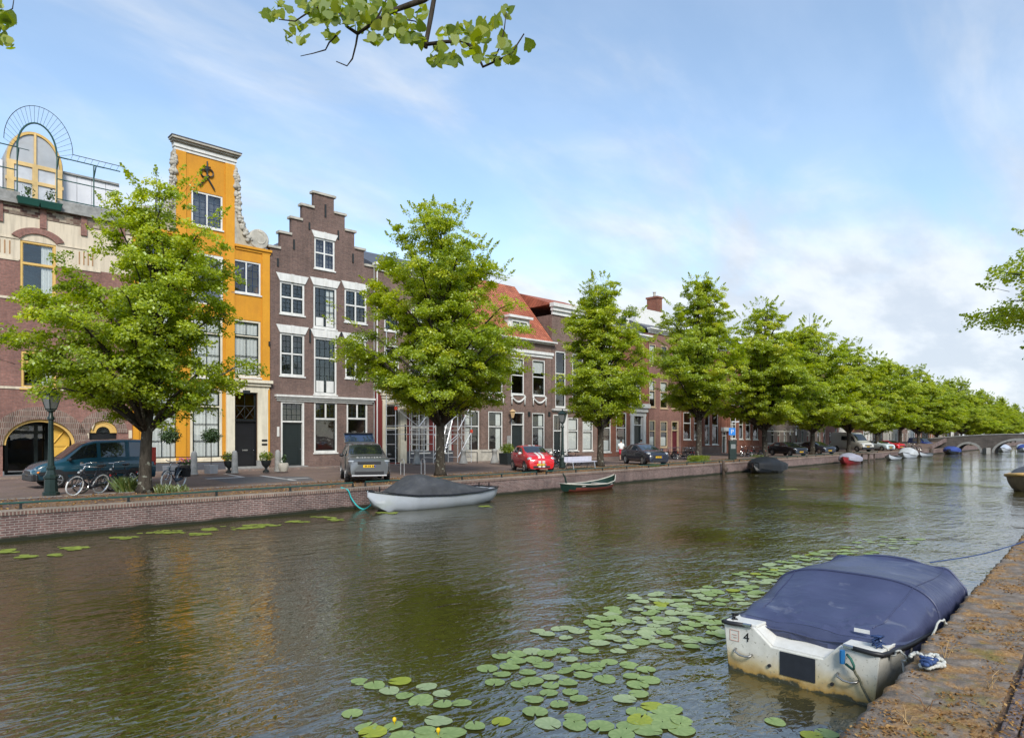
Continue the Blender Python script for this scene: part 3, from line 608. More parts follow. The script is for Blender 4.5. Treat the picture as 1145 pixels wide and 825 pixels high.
    h.wall(BR_PATT, [(0.01, w - .01, frz[0] + .02, frz[1] - .02)], .02, 'frieze', holes=[]).location.y = -.035
    for k in range(9):
        x = up[0] + .95 + (k - 4) * 1.78
        if .2 < x < w - .2: h.bx('pilaster_brick', BR_OLD, x - .14, x + .14, -.09, .02, frz[0] - .45, top)
    zc0, zc1 = top, Zf(5, 212.5)
    h.bx('coping', GREYST, 0, w, -.25, .35, zc0 + .002, zc0 + .16)
    dl, dr = up[0] - 1.0, up[0] + 2.6
    p0, _ = h.p(22, 215); p1, _ = h.p(64, 215)
    for x0, x1 in ((0.05, p0), (p1, w - .05)): h.bx('parapet', GREYST, x0, x1, -.15, .2, zc0 + .163, zc1)
    h.slab(top - .5, SLATE)
    # terrace pavilion (set back), with an arched yellow window
    D = 1.6; q = lambda px, py: h.p(px, py, D)
    xl, _ = q(6, 200); xr, _ = q(71, 200); zt0 = top - .3; zarc = q(38, 147)[1]; zsp = q(6, 177)[1]; cx = (xl + xr) / 2; rx = (xr - xl) / 2
    pts = [(xl, zt0)] + [(xr, zt0)] + arc(cx, zsp, rx, zarc - zsp, 0, 180, 20)
    b = MB(); b.mi = 0; b.prism(pts, D + .1, D + 4); h_p = b.build('terrace_pavilion', M('lead_grey', (.35, .34, .32), .6), h.o)
    ring_ = MB().prism(arc(cx, zsp, rx - .05, zarc - zsp - .05, 0, 180, 24) + arc(cx, zsp, rx - .17, zarc - zsp - .17, 180, 0, 24), D, D + .099); ring_.build('arch_trim', YELF, h_p)
    MB().poly([(x, D + .07, z) for x, z in arc(cx, zsp, rx - .18, zarc - zsp - .18, 0, 180, 24)]).build('pane', M('pale_reflecting_glass', (.40, .41, .42), .1, .05, spec=.6), h_p, fix=False)
    yb = MB(); za = q(38, 176)[1]; zb2 = q(38, 188)[1]
    yb.box(xl + .05, xr - .05, D - .02, D + .095, zb2 + .0, zsp + .02); yb.box(cx - .05, cx + .05, D - .03, D + .06, zt0, zarc - .1)
    for x in (xl + .06, cx - .12, xr - .36): yb.box(x, x + .3 if x != cx - .12 else x + .24, D - .025, D + .09, zt0, zb2 + .0)
    yb.box(xl, xr, D - .022, D + .09, zb2 - .85, zb2 - .68); yb.build('window_frame', M('warm_yellow_paint', (.66, .46, .20), .55), h_p)
    MB().poly([(xl + .1, D + .05, zt0), (xr - .1, D + .05, zt0), (xr - .1, D + .05, zb2 + .0), (xl + .1, D + .05, zb2 + .0)]).build('pane', M('pale_door_glass', (.52, .53, .55), .12, .1, spec=.6), h_p, fix=False)
    WHT = M('white_cladding', (.66, .66, .68), .6, .03)
    b = MB(); x2 = q(136, 200)[0]; zp = q(80, 190)[1] - .1
    for i in range(4): b.box(xr + .05 + (x2 - xr) * i / 4, xr + .03 + (x2 - xr) * (i + 1) / 4, D + .6, D + .75, zt0, zp)
    b.build('terrace_wall', WHT, h.o); MB().box(-.0, xl - .05, D + .6, D + .75, zt0, zp).build('terrace_wall', WHT, h.o); h.bx('terrace_wall_cap', GREYST, xr, x2, D + .5, D + .85, zp + .002, zp + .1)
    # iron railing with hoop, a part of the house
    b = MB(); rl, rr_ = h.p(-60, 200)[0], h.p(135, 200)[0]; zr0, zr1 = zc1, h.p(70, 176)[1]
    ha, hb = h.p(19.5, 200)[0], h.p(64, 200)[0]; hz = h.p(20, 152)[1]; ht = h.p(42, 137.5)[1]
    y = .1
    for z in (zr0 + .12, (zr0 + zr1) / 2, zr1): b.tube([(rl, y, z), (ha, y, z)], .03, 5); b.tube([(hb, y, z), (rr_, y, z)], .03, 5)
    for x in [ha, hb] + [ha - 1.9 * i for i in range(1, 4)] + [hb + 1.65 * i for i in range(1, 5)]:
        if rl <= x <= rr_ + .3: b.tube([(x, y, zc1 - .05), (x, y, zr1)], .035, 5); b.tube([(x, y, zr1 - .02), (x + .5, y + .0, zr1 - .02 + .0)], .02, 4); b.tube([(x, y, zr1 - .7), (x + .01, y - .45, zr1 - .2)], .03, 4)
    b.tube([(ha, y, zr1)] + [(x, y, z) for x, z in arc((ha + hb) / 2, zr1, (hb - ha) / 2, ht - zr1, 180, 0, 18)] + [(hb, y, zr1)], .045, 6)
    b.build('terrace_railing', TEAL, h.o)
    b = MB(); cx2 = (ha + hb) / 2; r1 = (hb - ha) / 2; k = ht - zr1
    yo = -.45
    b.tube([(x, yo, z) for x, z in arc(cx2, zr1 + .1, r1 + .6, k + .55, 180, 0, 22)], .015, 4)
    for i in range(23): a0 = R(180 - 180 * i / 22); b.tube([(cx2 + r1 * math.cos(a0), y, zr1 + k * math.sin(a0)), (cx2 + (r1 + .6) * math.cos(a0), yo, zr1 + .1 + (k + .55) * math.sin(a0))], .008, 3)
    b.tube([(hb + .6, yo, zr1 + .1), (rr_, yo, zr1 + .1)], .018, 4)
    for i in range(22): x = hb + .6 + i * .3; b.tube([(x, yo, zr1 + .1), (x, y, zr1)], .008, 3) if x < rr_ else None
    b.build('railing_spikes', IRON, h.o)
    h.shell(BR_OLD, top - .5)
    return h, (cx2, zc1)
hA, hA_pl = house_a()
# ---- house B: ochre house with neck gable
def house_b():
    s0, s1 = S(148.3), S(301.6); h = House('ochre_house', 'tall ochre yellow plastered house with neck gable and sandstone scrolls', s0, s1); w = h.w
    P = h.p; c0, c1 = P(196.5, 300)[0], P(262, 300)[0]; zE = Zf(262, 278); zT = Zf(203, 169)
    W = []
    aw = h.rect(214, 249, 212, 251); h.window(aw, WHITE, .10, BLUEP, .05, mull=(.5,), grid=(2, 4), sill=WHITE)
    sh = h.rect(214, 249.5, 281, 338); h.holes.append(sh)
    b = MB(); x0, x1, z0, z1 = sh
    b.box(x0 + .003, x0 + .12, .02, .14, z0, z1 - .003); b.box(x1 - .12, x1 - .003, .02, .14, z0, z1 - .003); b.box(x0 + .12, x1 - .12, .02, .14, z0, z0 + .1)
    b.prism([(x0 + .12, z1 - .003), (x1 - .12, z1 - .003)] + arc((x0 + x1) / 2, z1 - .48, (x1 - x0) / 2 - .12, .36, 0, 180, 10), .02, .14)
    f = b.build('window', WHITE, h.o, label='shuttered window with arched white frame')
    xm = (x0 + x1) / 2
    for a, c in ((x0 + .12, xm - .004), (xm + .004, x1 - .12)):
        q = MB(); q.box(a, c, .09, .13, z0 + .1, z1 - .08)
        for i in range(1, 4): xx = a + (c - a) * i / 4; q.box(xx - .006, xx + .006, .084, .091, z0 + .12, z1 - .1)
        for zz in (z0 + .5, z1 - .75): q.box(a + .01, c - .01, .08, .089, zz, zz + .05)
        q.build('shutter', SHUT, f)
    rw = h.rect(259.3, 291.5, 289, 326); h.window(rw, WHITE, .09, BLUEP, .05, mull=(.5,), grid=(2, 4), sill=WHITE)
    lx = rw[1] - rw[0]; ml = P(151, 300)[0]
    lw = (.32, .32 + lx, rw[2], rw[3]); h.window(lw, WHITE, .09, BLUEP, .05, mull=(.5,), grid=(2, 4), sill=WHITE)
    r2 = h.rect(259.5, 291.5, 356, 420.5); c2 = h.rect(213.5, 249, 351, 421); l2 = (.32, .32 + lx, r2[2], r2[3])
    for r in (r2, c2, l2): h.window(r, CREAM, .12, DARKP, .06, trans=(.72,), grids=[(2, 2), (2, 1)], curtain='full', sill=WHITE, trw=.06)
    g2 = h.rect(212.5, 248.5, 433, 514.5); x, z = P(165, 433); g1 = (P(160.5, 500)[0], P(201, 500)[0], g2[2], g2[3])
    for r in (g1, g2): h.window(r, CREAM, .15, DARKP, .07, trans=(.745,), grids=[(2, 3), (2, 1)], curtain='full', sill=CREAM, trw=.08)
    d = h.rect(262, 287.5, 438, 526.5); fan = Zf(262, 470); z0 = max(.12, d[2])
    h.door((d[0], d[1], z0, d[3]), BLACKP, BLACKP, .07, 3, fan=fan)
    lt = MB(); a, c = d[0] + .1, d[1] - .1; u, v = fan + .1, fan + .1 + (d[3] - fan) * .45
    lt.box(a, c, .12, .16, v, v + .05); m = (a + c) / 2
    for e, g in ((a, m), (m, c)): lt.tube([(e, .13, u), (g, .13, v)], .02, 4); lt.tube([(e, .13, v), (g, .13, u)], .02, 4)
    lt.build('fanlight_grille', IRON, h.o)
    h.wall(OCHRE, [(0.005, w - .005, .0, zE), (c0, c1, zE, zT)])
    # pilasters, cornices
    pw = .62
    def pil(a, c, z0, z1): h.bx('pilaster', OCHRE2, a, c, -.07, .02, z0, z1)
    pl_z = Zf(255, 516)
    q = .55; pil(c0 + .002, c0 + q, pl_z, zT - .002); pil(c1 - q, c1 - .002, Zf(255, 428), zT - .002); pil(.02, .3, pl_z, zE - .01); pil(w - .5, w - .02, pl_z, zE - .01)
    h.cornice(c1 + .1, w + .0, zE, zE + .28, OCHRE2, .16, 'eave_moulding', 2); h.cornice(-.0, c0 - .1, zE, zE + .28, OCHRE2, .16, 'eave_moulding', 2)
    zt2 = Zf(196.5, 157); hh = zt2 - zT
    h.cornice(c0 - .05, c1 + .05, zT, zT + .33, WHITE, .12, 'frieze', 2, .3); h.cornice(c0 - .08, c1 + .08, zT + .332, zT + .66, STONE, .36, 'cornice', 3, .3); h.bx('cornice_lead', SLATE, c0 - .33, c1 + .33, -.39, .34, zT + .662, zT + .71)
    h.bx('gable_side', STONE, c0 - .12, c0 - .001, -.04, .3, zE + .28, zT); h.bx('gable_side', STONE, c1 + .001, c1 + .12, -.04, .3, zE + .28, zT)
    # sandstone claw pieces
    for sg in (1, -1):
        X0 = c1 if sg > 0 else c0; span = (w - c1 - .25) if sg > 0 else c0 - .25; H = zT - zE - .3
        b = MB(); cur = []
        for i in range(25):
            u = i / 24; cur.append((X0 + sg * (.2 + (span - .75) * (u ** 2.6)), zE + .3 + H * (1 - u) ** 1.35 * .97 + .42 * (u > .0) * u))
        base = [(X0 + sg * .01, zE + .29), (X0 + sg * .01, zT - .05)]
        poly = [base[1]] + cur + [(X0 + sg * span, zE + .6), (X0 + sg * span, zE + .29), base[0]]
        b.prism(poly, -.03, .28); cl = b.build('scroll_wing', M('sandstone', (.40, .35, .265), .85, .2, 4, bump=.02, dirt=(.2, .18, .15), dfac=.5), h.o)
        # volute
        vx, vz = X0 + sg * (span - .45), zE + .85; sp = [(vx + sg * (.50 - .036 * i) * math.cos(R(95 - 30 * i)), -.06, vz + (.50 - .036 * i) * math.sin(R(95 - 30 * i))) for i in range(13)]
        v = MB(); v.lathe([(.58, -.1), (.62, -.06), (.62, .3), (.58, .32)], 24, (vx, 0, vz), 'y'); v.build('volute', STONE, cl); MB().tube(sp, [.09 - .004 * i for i in range(13)], 6).build('spiral', STONE, cl, True)
        g = MB(); rg = random.Random(4)                                   # garland of fruit down the wing
        for i in range(46):
            u = min(1, i / 44 * .86 + .02); xx = X0 + sg * (.10 + (span - .85) * u ** 2.6 * .92); zz = zE + .2 + H * (1 - u) ** 1.35 * .97 + .3 * u
            for j in range(2): r = rg.uniform(.1, .17); cx, cy, cz = xx + rg.uniform(-.1, .14) * sg, -.05 + rg.uniform(-.05, .02), zz + rg.uniform(-.1, .1); g.lathe([(r * .4, -r * .9), (r, -r * .2), (r * .8, r * .5), (r * .2, r * .95)], 7, (cx, cy, cz))
        g.build('garland', STONE, cl, True)
    # iron emblem on the gable
    e = MB(); cx = P(231, 200)[0]; k = lambda px, py: (P(px, py)[0], -.08, P(px, py)[1])
    e.tube([k(231.3, 181), k(231.3, 200)], .045, 5); e.tube([k(227.5, 186.5), k(235, 188)], .04, 5); e.tube([k(231, 199), k(222.5, 208)], .05, 5); e.tube([k(231.5, 199), k(239.5, 213)], .05, 5)
    for ox in (227.8, 234.3):
        c = k(ox, 194.2); e.tube([(c[0] + .19 * math.cos(R(a)), -.08, c[2] + .22 * math.sin(R(a))) for a in range(0, 360, 30)], .045, 5, closed=True)
    c = k(231.2, 189.5); e.lathe([(.01, -.06), (.12, -.04), (.12, .03), (.01, .06)], 8, (c[0], -.08, c[2]), 'y'); e.build('iron_emblem', IRON, h.o)
    # door surround
    a, c = P(252.5, 480)[0], P(299, 480)[0]; zc = Zf(253, 433.5)
    for x0, x1 in ((a, d[0] - .003), (d[1] + .003, c)): h.bx('door_pilaster', CREAM, x0, x1, -.1, .03, .55, zc); h.bx('door_pilaster_base', GREYST, x0 - .05, x1 + .05, -.16, .03, .05, .548)
    h.bx('door_entablature', CREAM, a, c, -.1, .03, d[3] + .003, zc - .003) if False else None
    h.cornice(a - .02, c + .02, zc + .002, zc + .55, CREAM, .34, 'door_cornice', 3); h.bx('door_lintel', CREAM, d[0], d[1], -.09, .03, d[3] + .002, zc)
    n = MB(); n.box((d[0] + d[1]) / 2 - .22, (d[0] + d[1]) / 2 + .22, -.115, -.09, zc - .3, zc - .1); n.build('house_plate', IRON, h.o)
    for zz in (P(288, 492)[1], P(288, 496.5)[1]): h.bx('letter_slot', BLACKP, d[1] + .25, d[1] + .6, -.118, -.1, zz - .08, zz + .04)
    h.bx('door_step', GREYST, d[0] - .2, d[1] + .2, -.5, -.11, .072, .2); h.bx('letter_flap', CHROME, (d[0] + d[1]) / 2 - .17, (d[0] + d[1]) / 2 + .17, .135, .142, z0 + 1.02, z0 + 1.1)
    h.bx('plinth', PLINTH, .02, a - .06, -.09, .02, .02, pl_z - .002); h.bx('wall_box', IRON, P(299.6, 384)[0], P(301.2, 384)[0], -.15, -.01, Zf(300, 387), Zf(300, 382))
    h.gable_roof(SLATE, zE - .2, zT - .5, .35, 11, .3, w - .3); h.shell(OCHRE, zE - .3)
    return h
hB = house_b()
# ---- house C: step gable
def house_c():
    s0, s1 = S(301.9), S(419.3); h = House('step_gable_house', 'dark brown brick house with stepped gable and white cross windows', s0, s1); w = h.w; P = h.p
    xc = P(362.3, 220)[0]; rects = []; tops = [Zf(309, 278), Zf(320, 262), Zf(333, 246), Zf(344, 231.5), Zf(362, 219)]
    edges = [.005] + [P(px, 250)[0] for px in (313.5, 326, 338, 351)]
    rects.append((.005, w - .005, 0, tops[0])); caps = [(.005, edges[1], tops[0])]; rc = []
    for i in range(1, 5):
        half = xc - edges[i]; rects.append((edges[i], min(w - .005, xc + half), tops[i - 1], tops[i]))
    st = []
    for i in range(5):
        e0 = edges[i]; e1 = edges[i + 1] if i < 4 else None
        if i < 4: st.append((e0, e1, tops[i])); st.append((2 * xc - e1, min(w - .01, 2 * xc - e0), tops[i]))
        else: st.append((e0, 2 * xc - e0, tops[i]))
    for a, c, z in st: MB().box(a - .13 if a < xc else a + .001, c + .13 if c > xc else c - .001, -.1, .38, z + .002, z + .15).build('coping_stone', STONE, h.o)
    X3 = dict(mull=(.5,), trans=(.52,))
    h.window(h.rect(351.5, 374.3, 265, 299.5), WHITE, .11, BLUEP, .05, grid=(2, 3), lintel=.42, sill=WHITE, **X3)
    for (a, c, y0, y1, mid) in ((313, 340.5, 313.8, 350, 0), (350.5, 376.3, 318.5, 366, 1), (385.3, 410, 322.5, 359.5, 0), (313, 340.5, 371.5, 419.5, 2), (351, 376.5, 376.5, 440.5, 3), (386, 409.5, 380, 422.5, 2)):
        r = h.rect(a, c, y0, y1)
        if mid in (0, 2): h.window(r, WHITE, .12, DARKP, .06, grid=(2, 3), lintel=.5, sill=WHITE, curtain=None, **X3)
        else:
            wd = h.window(r, WHITE, .12, DARKP, .06, mull=(), trans=(.64,) if mid == 3 else (), grids=[(4, 4), (4, 2)] if mid == 3 else [(4, 5)], lintel=.5, sill=WHITE, curtain='right' if mid == 1 else None)
            z0 = r[2] + .15; hp = (r[3] - r[2]) * .2; m = (r[0] + r[1]) / 2
            for x0, x1 in ((r[0] + .2, m - .1), (m + .1, r[1] - .2)): MB().box(x0, x1, .05, .075, z0, z0 + hp).build('lower_panel', WHITE, wd)
    zc0 = Zf(310, 448)
    dr = h.rect(314, 340.3, 448.3, 523); dr = (dr[0], dr[1], .14, dr[3]); h.door(dr, DARKP, WHITE, .12, 2, fan=Zf(314, 471), fangrid=(4, 3))
    for a, c, y0, y1, cu in ((351, 377, 448.5, 506, None), (387.5, 411, 449, 504, None)):
        r = h.rect(a, c, y0, y1); h.window(r, WHITE, .13, DARKP, .06, mull=(), trans=(.66,), grids=[(1, 1), (4, 3)], sill=WHITE, curtain=cu)
        m = (r[0] + r[1]) / 2; h.bx('mullion', WHITE, m - .06, m + .06, .015, .028, r[2] + (r[3] - r[2]) * .68, r[3] - .12)
    h.wall(BR_DARK, rects)
    a, c = P(310, 444)[0], P(415, 444)[0]; h.cornice(a, c, zc0 + .005, Zf(310, 441), WHITE, .3, 'shop_cornice', 3)
    h.bx('plinth', BR_MUL, .02, dr[0] - .05, -.02, .02, 0.02, .9); h.bx('door_step', GREYST, dr[0] - .1, dr[1] + .1, -.35, -.03, .072, .14)
    b = MB()
    for px, py0, py1 in ((363.7, 229, 243), (345.8, 249, 257), (378, 258, 268), (328.5, 268, 279), (310.5, 289, 298), (394.5, 284, 294), (346.5, 368, 383), (381.5, 372, 386)):
        x = P(px, py0)[0]; b.box(x - .05, x + .05, -.06, .02, P(px, py1)[1], P(px, py0)[1])
    b.build('wall_anchor', IRON, h.o)
    h.bx('name_board', WHITE, P(309.6, 480)[0], P(312, 480)[0], -.05, -.005, Zf(310, 488), Zf(310, 477)); MB().tube([(w - .12, -.08, .1), (w - .12, -.08, tops[0])], .045, 6).build('drainpipe', GREYST, h.o)
    h.gable_roof(SLATE, tops[0] - 1.2, tops[4] - 1.6, .33, 11, .1, w - .1); h.shell(BR_DARK, tops[0] - 1.2)
    return h
hC = house_c()
# ---- house D: narrow burgundy house behind the scaffold
def house_d():
    s0, s1 = S(419.6), S(518.3); h = House('burgundy_house', 'narrow house with burgundy painted ground floor and cream door surround behind scaffold', s0, s1); w = h.w; P = h.p
    top = Zf(470, 312); zg = Zf(430, 437)
    d = h.rect(431, 447, 452, 519); d = (d[0], d[1], .14, d[3]); h.door(d, BLACKP, CREAM, .06, 2, fan=Zf(431, 478.5), fangrid=(3, 2))
    for a, c, y0, y1 in ((459.5, 480, 449, 506), (486.5, 505, 450, 506)):
        h.window(h.rect(a, c, y0, y1), WHITE, .12, WHITE, .045, trans=(.5,), grid=(3, 4), lintel=.18, sill=WHITE, curtain=None)
    for k in range(3):
        for z0, z1 in ((zg + .9, zg + 3.3), (zg + 4.3, zg + 6.2)):
            if z1 < top - .4: x = .75 + k * (w - 1.2) / 3; h.window((x, x + 1.25, z0, z1), WHITE, .1, DARKP, .05, trans=(.5,), grid=(3, 2), sill=WHITE)
    wb = P(507, 480)[0]
    h.wall(BURG, [(.005, wb, 0, zg)], name='painted_wall'); h.wall(BR_MUL, [(.005, w - .005, zg, top), (wb, w - .005, 0, zg)])
    h.band(.05, w - .1, zg - .1, zg + .12, WHITE, .1, 'string_course'); a, c = P(427.5, 480)[0], P(454, 480)[0]
    for x0, x1 in ((a, d[0] - .003), (d[1] + .003, c)): h.bx('door_pilaster', CREAM, x0, x1, -.1, .03, .07, d[3] + .25)
    h.cornice(a, c, d[3] + .252, zg - .15, CREAM, .25, 'door_cornice', 3); h.bx('door_lintel', CREAM, d[0], d[1], -.06, .03, d[3] + .002, d[3] + .25); h.bx('nameplate', IRON, d[1] + .35, d[1] + .47, -.12, -.1, 1.7, 2.9)
    h.bx('plinth', PLINTH, c + .05, wb - .05, -.06, .02, .02, .95); h.cornice(0.05, w - .05, top, top + .5, WHITE, .4); MB().tube([(.1, -.09, .1), (.1, -.09, top)], .05, 6).build('drainpipe', WHITE, h.o)
    h.street_roof(SLATE, top + .45, top + 2.6, 4.5, 0.1); h.shell(BR_MUL, top)
    # white dormer boxes that show left of the tree
    x0 = P(409, 300)[0]
    return h
hD = house_d()
TILE = None
def tilemat():
    m, t, out = newmat('red_pantiles'); L = t.links.new; p = nd(t, 'ShaderNodeBsdfPrincipled', i_Roughness=.75); p.inputs['Specular IOR Level'].default_value = .3
    tc = nd(t, 'ShaderNodeTexCoord'); s = nd(t, 'ShaderNodeSeparateXYZ'); L(tc.outputs['Object'], s.inputs[0]); cb = nd(t, 'ShaderNodeCombineXYZ'); L(s.outputs['X'], cb.inputs['X'])
    a = nd(t, 'ShaderNodeMath', operation='ADD'); L(s.outputs['Z'], a.inputs[0]); L(s.outputs['Y'], a.inputs[1]); L(a.outputs[0], cb.inputs['Y'])
    b = nd(t, 'ShaderNodeTexBrick', i_Scale=1.0, i_Bias=0.); b.offset = 0; b.inputs['Brick Width'].default_value = .27; b.inputs['Row Height'].default_value = .42; b.inputs['Mortar Size'].default_value = .03; b.inputs['Mortar Smooth'].default_value = 1.
    b.inputs['Color1'].default_value = (.47, .155, .085, 1); b.inputs['Color2'].default_value = (.35, .105, .062, 1); b.inputs['Mortar'].default_value = (.16, .045, .03, 1); L(cb.outputs[0], b.inputs['Vector'])
    n = nd(t, 'ShaderNodeTexNoise', i_Scale=1.2, i_Detail=6.0); L(tc.outputs['Object'], n.inputs['Vector']); r = ramp(t, [(.3, (.75,) * 3), (.7, (1.2,) * 3)]); L(n.outputs['Fac'], r.inputs[0])
    L(mix(t, 1., b.outputs['Color'], r.outputs[0], 'MULTIPLY'), p.inputs['Base Color']); bp = nd(t, 'ShaderNodeBump', i_Strength=1., i_Distance=.05); bp.invert = True; L(b.outputs['Fac'], bp.inputs['Height']); L(bp.outputs[0], p.inputs['Normal']); L(p.outputs[0], out.inputs[0]); return m
TILE = tilemat()
# ---- house E: festoons and red tiled roof
def festoon(h, w, r):
    x0, x1, z0 = r[0], r[1], r[2] - .1; m = (x0 + x1) / 2; b = MB(); L_ = x1 - x0
    pts = [(x0 + L_ * i / 12, -.1, z0 - .12 - .42 * math.sin(math.pi * i / 12)) for i in range(13)]; b.tube(pts, [.05 + .05 * math.sin(math.pi * i / 12) for i in range(13)], 7)
    for x in (x0, x1): b.tube([(x, -.1, z0 - .02), (x, -.1, z0 - .4), (x, -.1, z0 - .75)], [.08, .05, .075], 7); b.lathe([(.02, -.1), (.11, -.04), (.11, .04), (.02, .1)], 8, (x, -.1, z0 - .1))
    b.build('festoon', WHITE, w, True)
def house_e():
    s0, s1 = S(518.6), S(616.8); h = House('festoon_house', 'brown brick house with white festoons under its windows and red tiled roof', s0, s1); w = h.w; P = h.p
    zg = Zf(571, 378.5)
    gx = [(519.5, 536), (546, 562), (595, 609)]
    for px0, px1 in ((520.5, 536.5), (546, 562), (571.5, 586), (595.5, 609.5)):
        r = h.rect(px0, px1, 400, 440); z1, z0 = Zf(571.5, 399), Zf(571.5, 440.5); r = (r[0], r[1], z0, z1)
        wd = h.window(r, WHITE, .10, DARKP, .05, trans=(.52,), sill=WHITE, curtain='full' if px0 > 560 else None, cz=(.62, 1)); festoon(h, wd, r)
    z1, z0 = Zf(546, 459.5), Zf(546, 506)
    for k, (px0, px1) in enumerate(gx):
        r = h.rect(px0, px1, 460, 505); h.window((r[0], r[1], z0, z1), WHITE, .10, DARKP, .05, trans=(.63,), sill=WHITE, curtain=('left', 'right', 'right')[k])
    d = h.rect(571.5, 586.2, 461, 520); h.door((d[0], d[1], .14, z1), DARKP, WHITE, .10, 3, fan=Zf(571.5, 474.5))
    h.wall(BR_MUL, [(.005, w - .005, 0, zg)])
    for px in (541, 566.5, 590.5, 613): x = P(px, 480)[0]; h.bx('pilaster', BR_MUL, x - .38, x + .38, -.05, .02, 1.0, Zf(571, 393) - .01)
    h.cornice(.02, w - .02, Zf(571, 396), Zf(571, 389.5), WHITE, .2, 'frieze', 2); h.cornice(.02, w - .02, zg - .12, zg + .12, WHITE, .5, 'gutter', 2)
    h.bx('plinth', STONE, .02, d[0] - .05, -.08, .02, .02, .98); h.bx('plinth', STONE, d[1] + .05, w - .02, -.08, .02, .02, .98); h.bx('door_step', GREYST, d[0] - .2, d[1] + .2, -.6, -.09, .072, .16)
    zr = Zf(590, 322); run = 5.0
    h.street_roof(TILE, zg + .1, zr + 1.3, run, -.3)
    r = h.rect(571, 590, 357.5, 377.5, .6); x0, x1, z0, z1 = r
    dm = MB().box(x0 - .25, x1 + .25, .62, 4.5, z0 - .1, z1 + .2).build('dormer', WHITE, h.o); h.window((x0 + .05, x1 - .05, z0, z1), WHITE, .1, DARKP, .05, mull=(.5,), dep=.58, hole=False, grid=(1, 2), room=True)
    MB().box(x0 - .4, x1 + .4, .3, 4.6, z1 + .21, z1 + .42).build('dormer_roof', WHITE, dm)
    h.shell(BR_MUL, zg)
    lx, lz = P(568.5, 470); b = MB(); b.tube([(lx, -.02, lz - .1), (lx, -.3, lz - .1), (lx, -.5, lz + .35)], .03, 5); b.build('wall_bracket', IRON, h.o)
    b = MB(); b.lathe([(.1, -.1), (.22, .35), (.3, .42), (.05, .62)], 6, (lx, -.5, lz + .3)); b.build('wall_lantern', M('amber_lantern_glass', (.55, .38, .2), .3, .1), h.o)
    for px in (591, 613.5): x, z = P(px, 463); h.bx('anchor_plate', IRON, x - .14, x + .14, -.1, -.06, z - .2, z + .2)
    h.bx('name_board', GREYST, P(566.3, 490)[0], P(570.5, 490)[0], -.08, -.06, Zf(567, 497), Zf(567, 487))
    return h
hE = house_e()
def plain(name, label, px0, px1, ptop, brick, wins, door, cor=True, roof=None, frame=None, extra=None, corh=.5, refpx=None, plinth=None, roofh=2.4):
    s0, s1 = S(px0 + .15), S(px1 - .15); h = House(name, label, s0, s1); P = h.p; top = Zf(refpx or px0, ptop)
    for w_ in wins:
        a, c, y0, y1 = w_[:4]; kw = dict(w_[4]) if len(w_) > 4 else {}
        r = h.rect(a, c, y0, y1)
        if r[3] > top - .1 or r[0] < .06: continue
        base = dict(fm=frame or WHITE, fw=.11, sm=DARKP, sw=.05, trans=(.6,), sill=frame or WHITE); base.update(kw); h.window(r, **base)
    d = None
    if door:
        a, c, y0, y1, mat, fr, fan = door; r = h.rect(a, c, y0, y1); r = (r[0], r[1], .12, r[3]); h.door(r, mat, fr, .12, 2, fan=Zf(a, fan)); d = r
    h.wall(brick, [(.005, h.w - .005, 0, top)])
    if cor: h.cornice(.05, h.w - .05, top, top + corh, WHITE, .45)
    if roof: h.street_roof(roof, top + (corh if cor else 0) - .05, top + roofh, 4.2, .0)
    h.shell(brick, top)
    if plinth:
        segs = [(.02, h.w - .02)] if not d else [(.02, d[0] - .04), (d[1] + .04, h.w - .02)]
        for a, c in segs:
            if c - a > .1: h.bx('plinth', plinth, a, c, -.05, .02, .02, .9)
    if extra: extra(h, d, top)
    return h
def ex_f(h, d, top):
    a, c = h.p(629.5, 480)[0], h.p(633.5, 480)[0]; h.bx('door_pilaster', WHITE, a, c, -.12, .03, .08, Zf(630, 462)); h.cornice(.1, h.w - .3, Zf(618, 460), Zf(618, 457), WHITE, .25, 'string_course', 2)
hF = plain('white_corniced_house', 'brown brick house with deep white cornice and white pilaster beside its dark door', 617, 668, 352, BR_MUL,
    [(628, 641.5, 354.5, 375), (650, 662, 358, 377), (621, 632.5, 392, 455), (640, 652, 395, 455), (656, 665, 398, 455), (635, 646.7, 466.5, 504, dict(curtain='full')), (651.5, 663, 467.5, 504, dict(curtain='full'))],
    (618.5, 629, 463, 508, DARKP, WHITE, 481.5), corh=1.0, roof=TILE, roofh=2.5, extra=ex_f, refpx=620)
def ex_g(h, d, top):
    a, c = h.p(704.7, 480)[0], h.p(721, 480)[0]; z = Zf(705, 465)
    for x0, x1 in ((a, d[0] - .003), (d[1] + .003, c)): h.bx('door_pilaster', WHITE, x0, x1, -.15, .03, .08, z)
    h.bx('door_lintel', WHITE, d[0], d[1], -.1, .03, d[3] + .003, z); h.cornice(a, c, z + .002, Zf(705, 451), WHITE, .5, 'door_cornice', 3)
    x = h.p(690, 340)[0]; h.bx('dormer', WHITE, x, x + 2.2, .2, 3, top + .55, top + 2.3); h.bx('dormer_window', M('dark_dormer_pane', (.05, .06, .07), .1, 0), x + .5, x + 1.7, .17, .2, top + .8, top + 2.0)
hG = plain('tall_red_house', 'tall dark red house with white columned doorway and white roof dormer', 668.3, 725, 372, BR_RED,
    [(672, 683, 460, 505.5, dict(curtain='full', cz=(0, .3))), (689, 700.5, 461, 504, dict(curtain='full', cz=(0, .3))), (690, 701, 376, 407), (704.5, 716.5, 377, 408), (674, 685, 374, 406), (690, 701, 415, 452), (704.5, 716.5, 416, 452), (673, 684, 413, 452)],
    (707.8, 718.3, 463, 503, DARKP, WHITE, 475), roof=SLATE, extra=ex_g, refpx=670, roofh=3.2)
LK = quickc('pale_wood_frame', (.50, .38, .24))
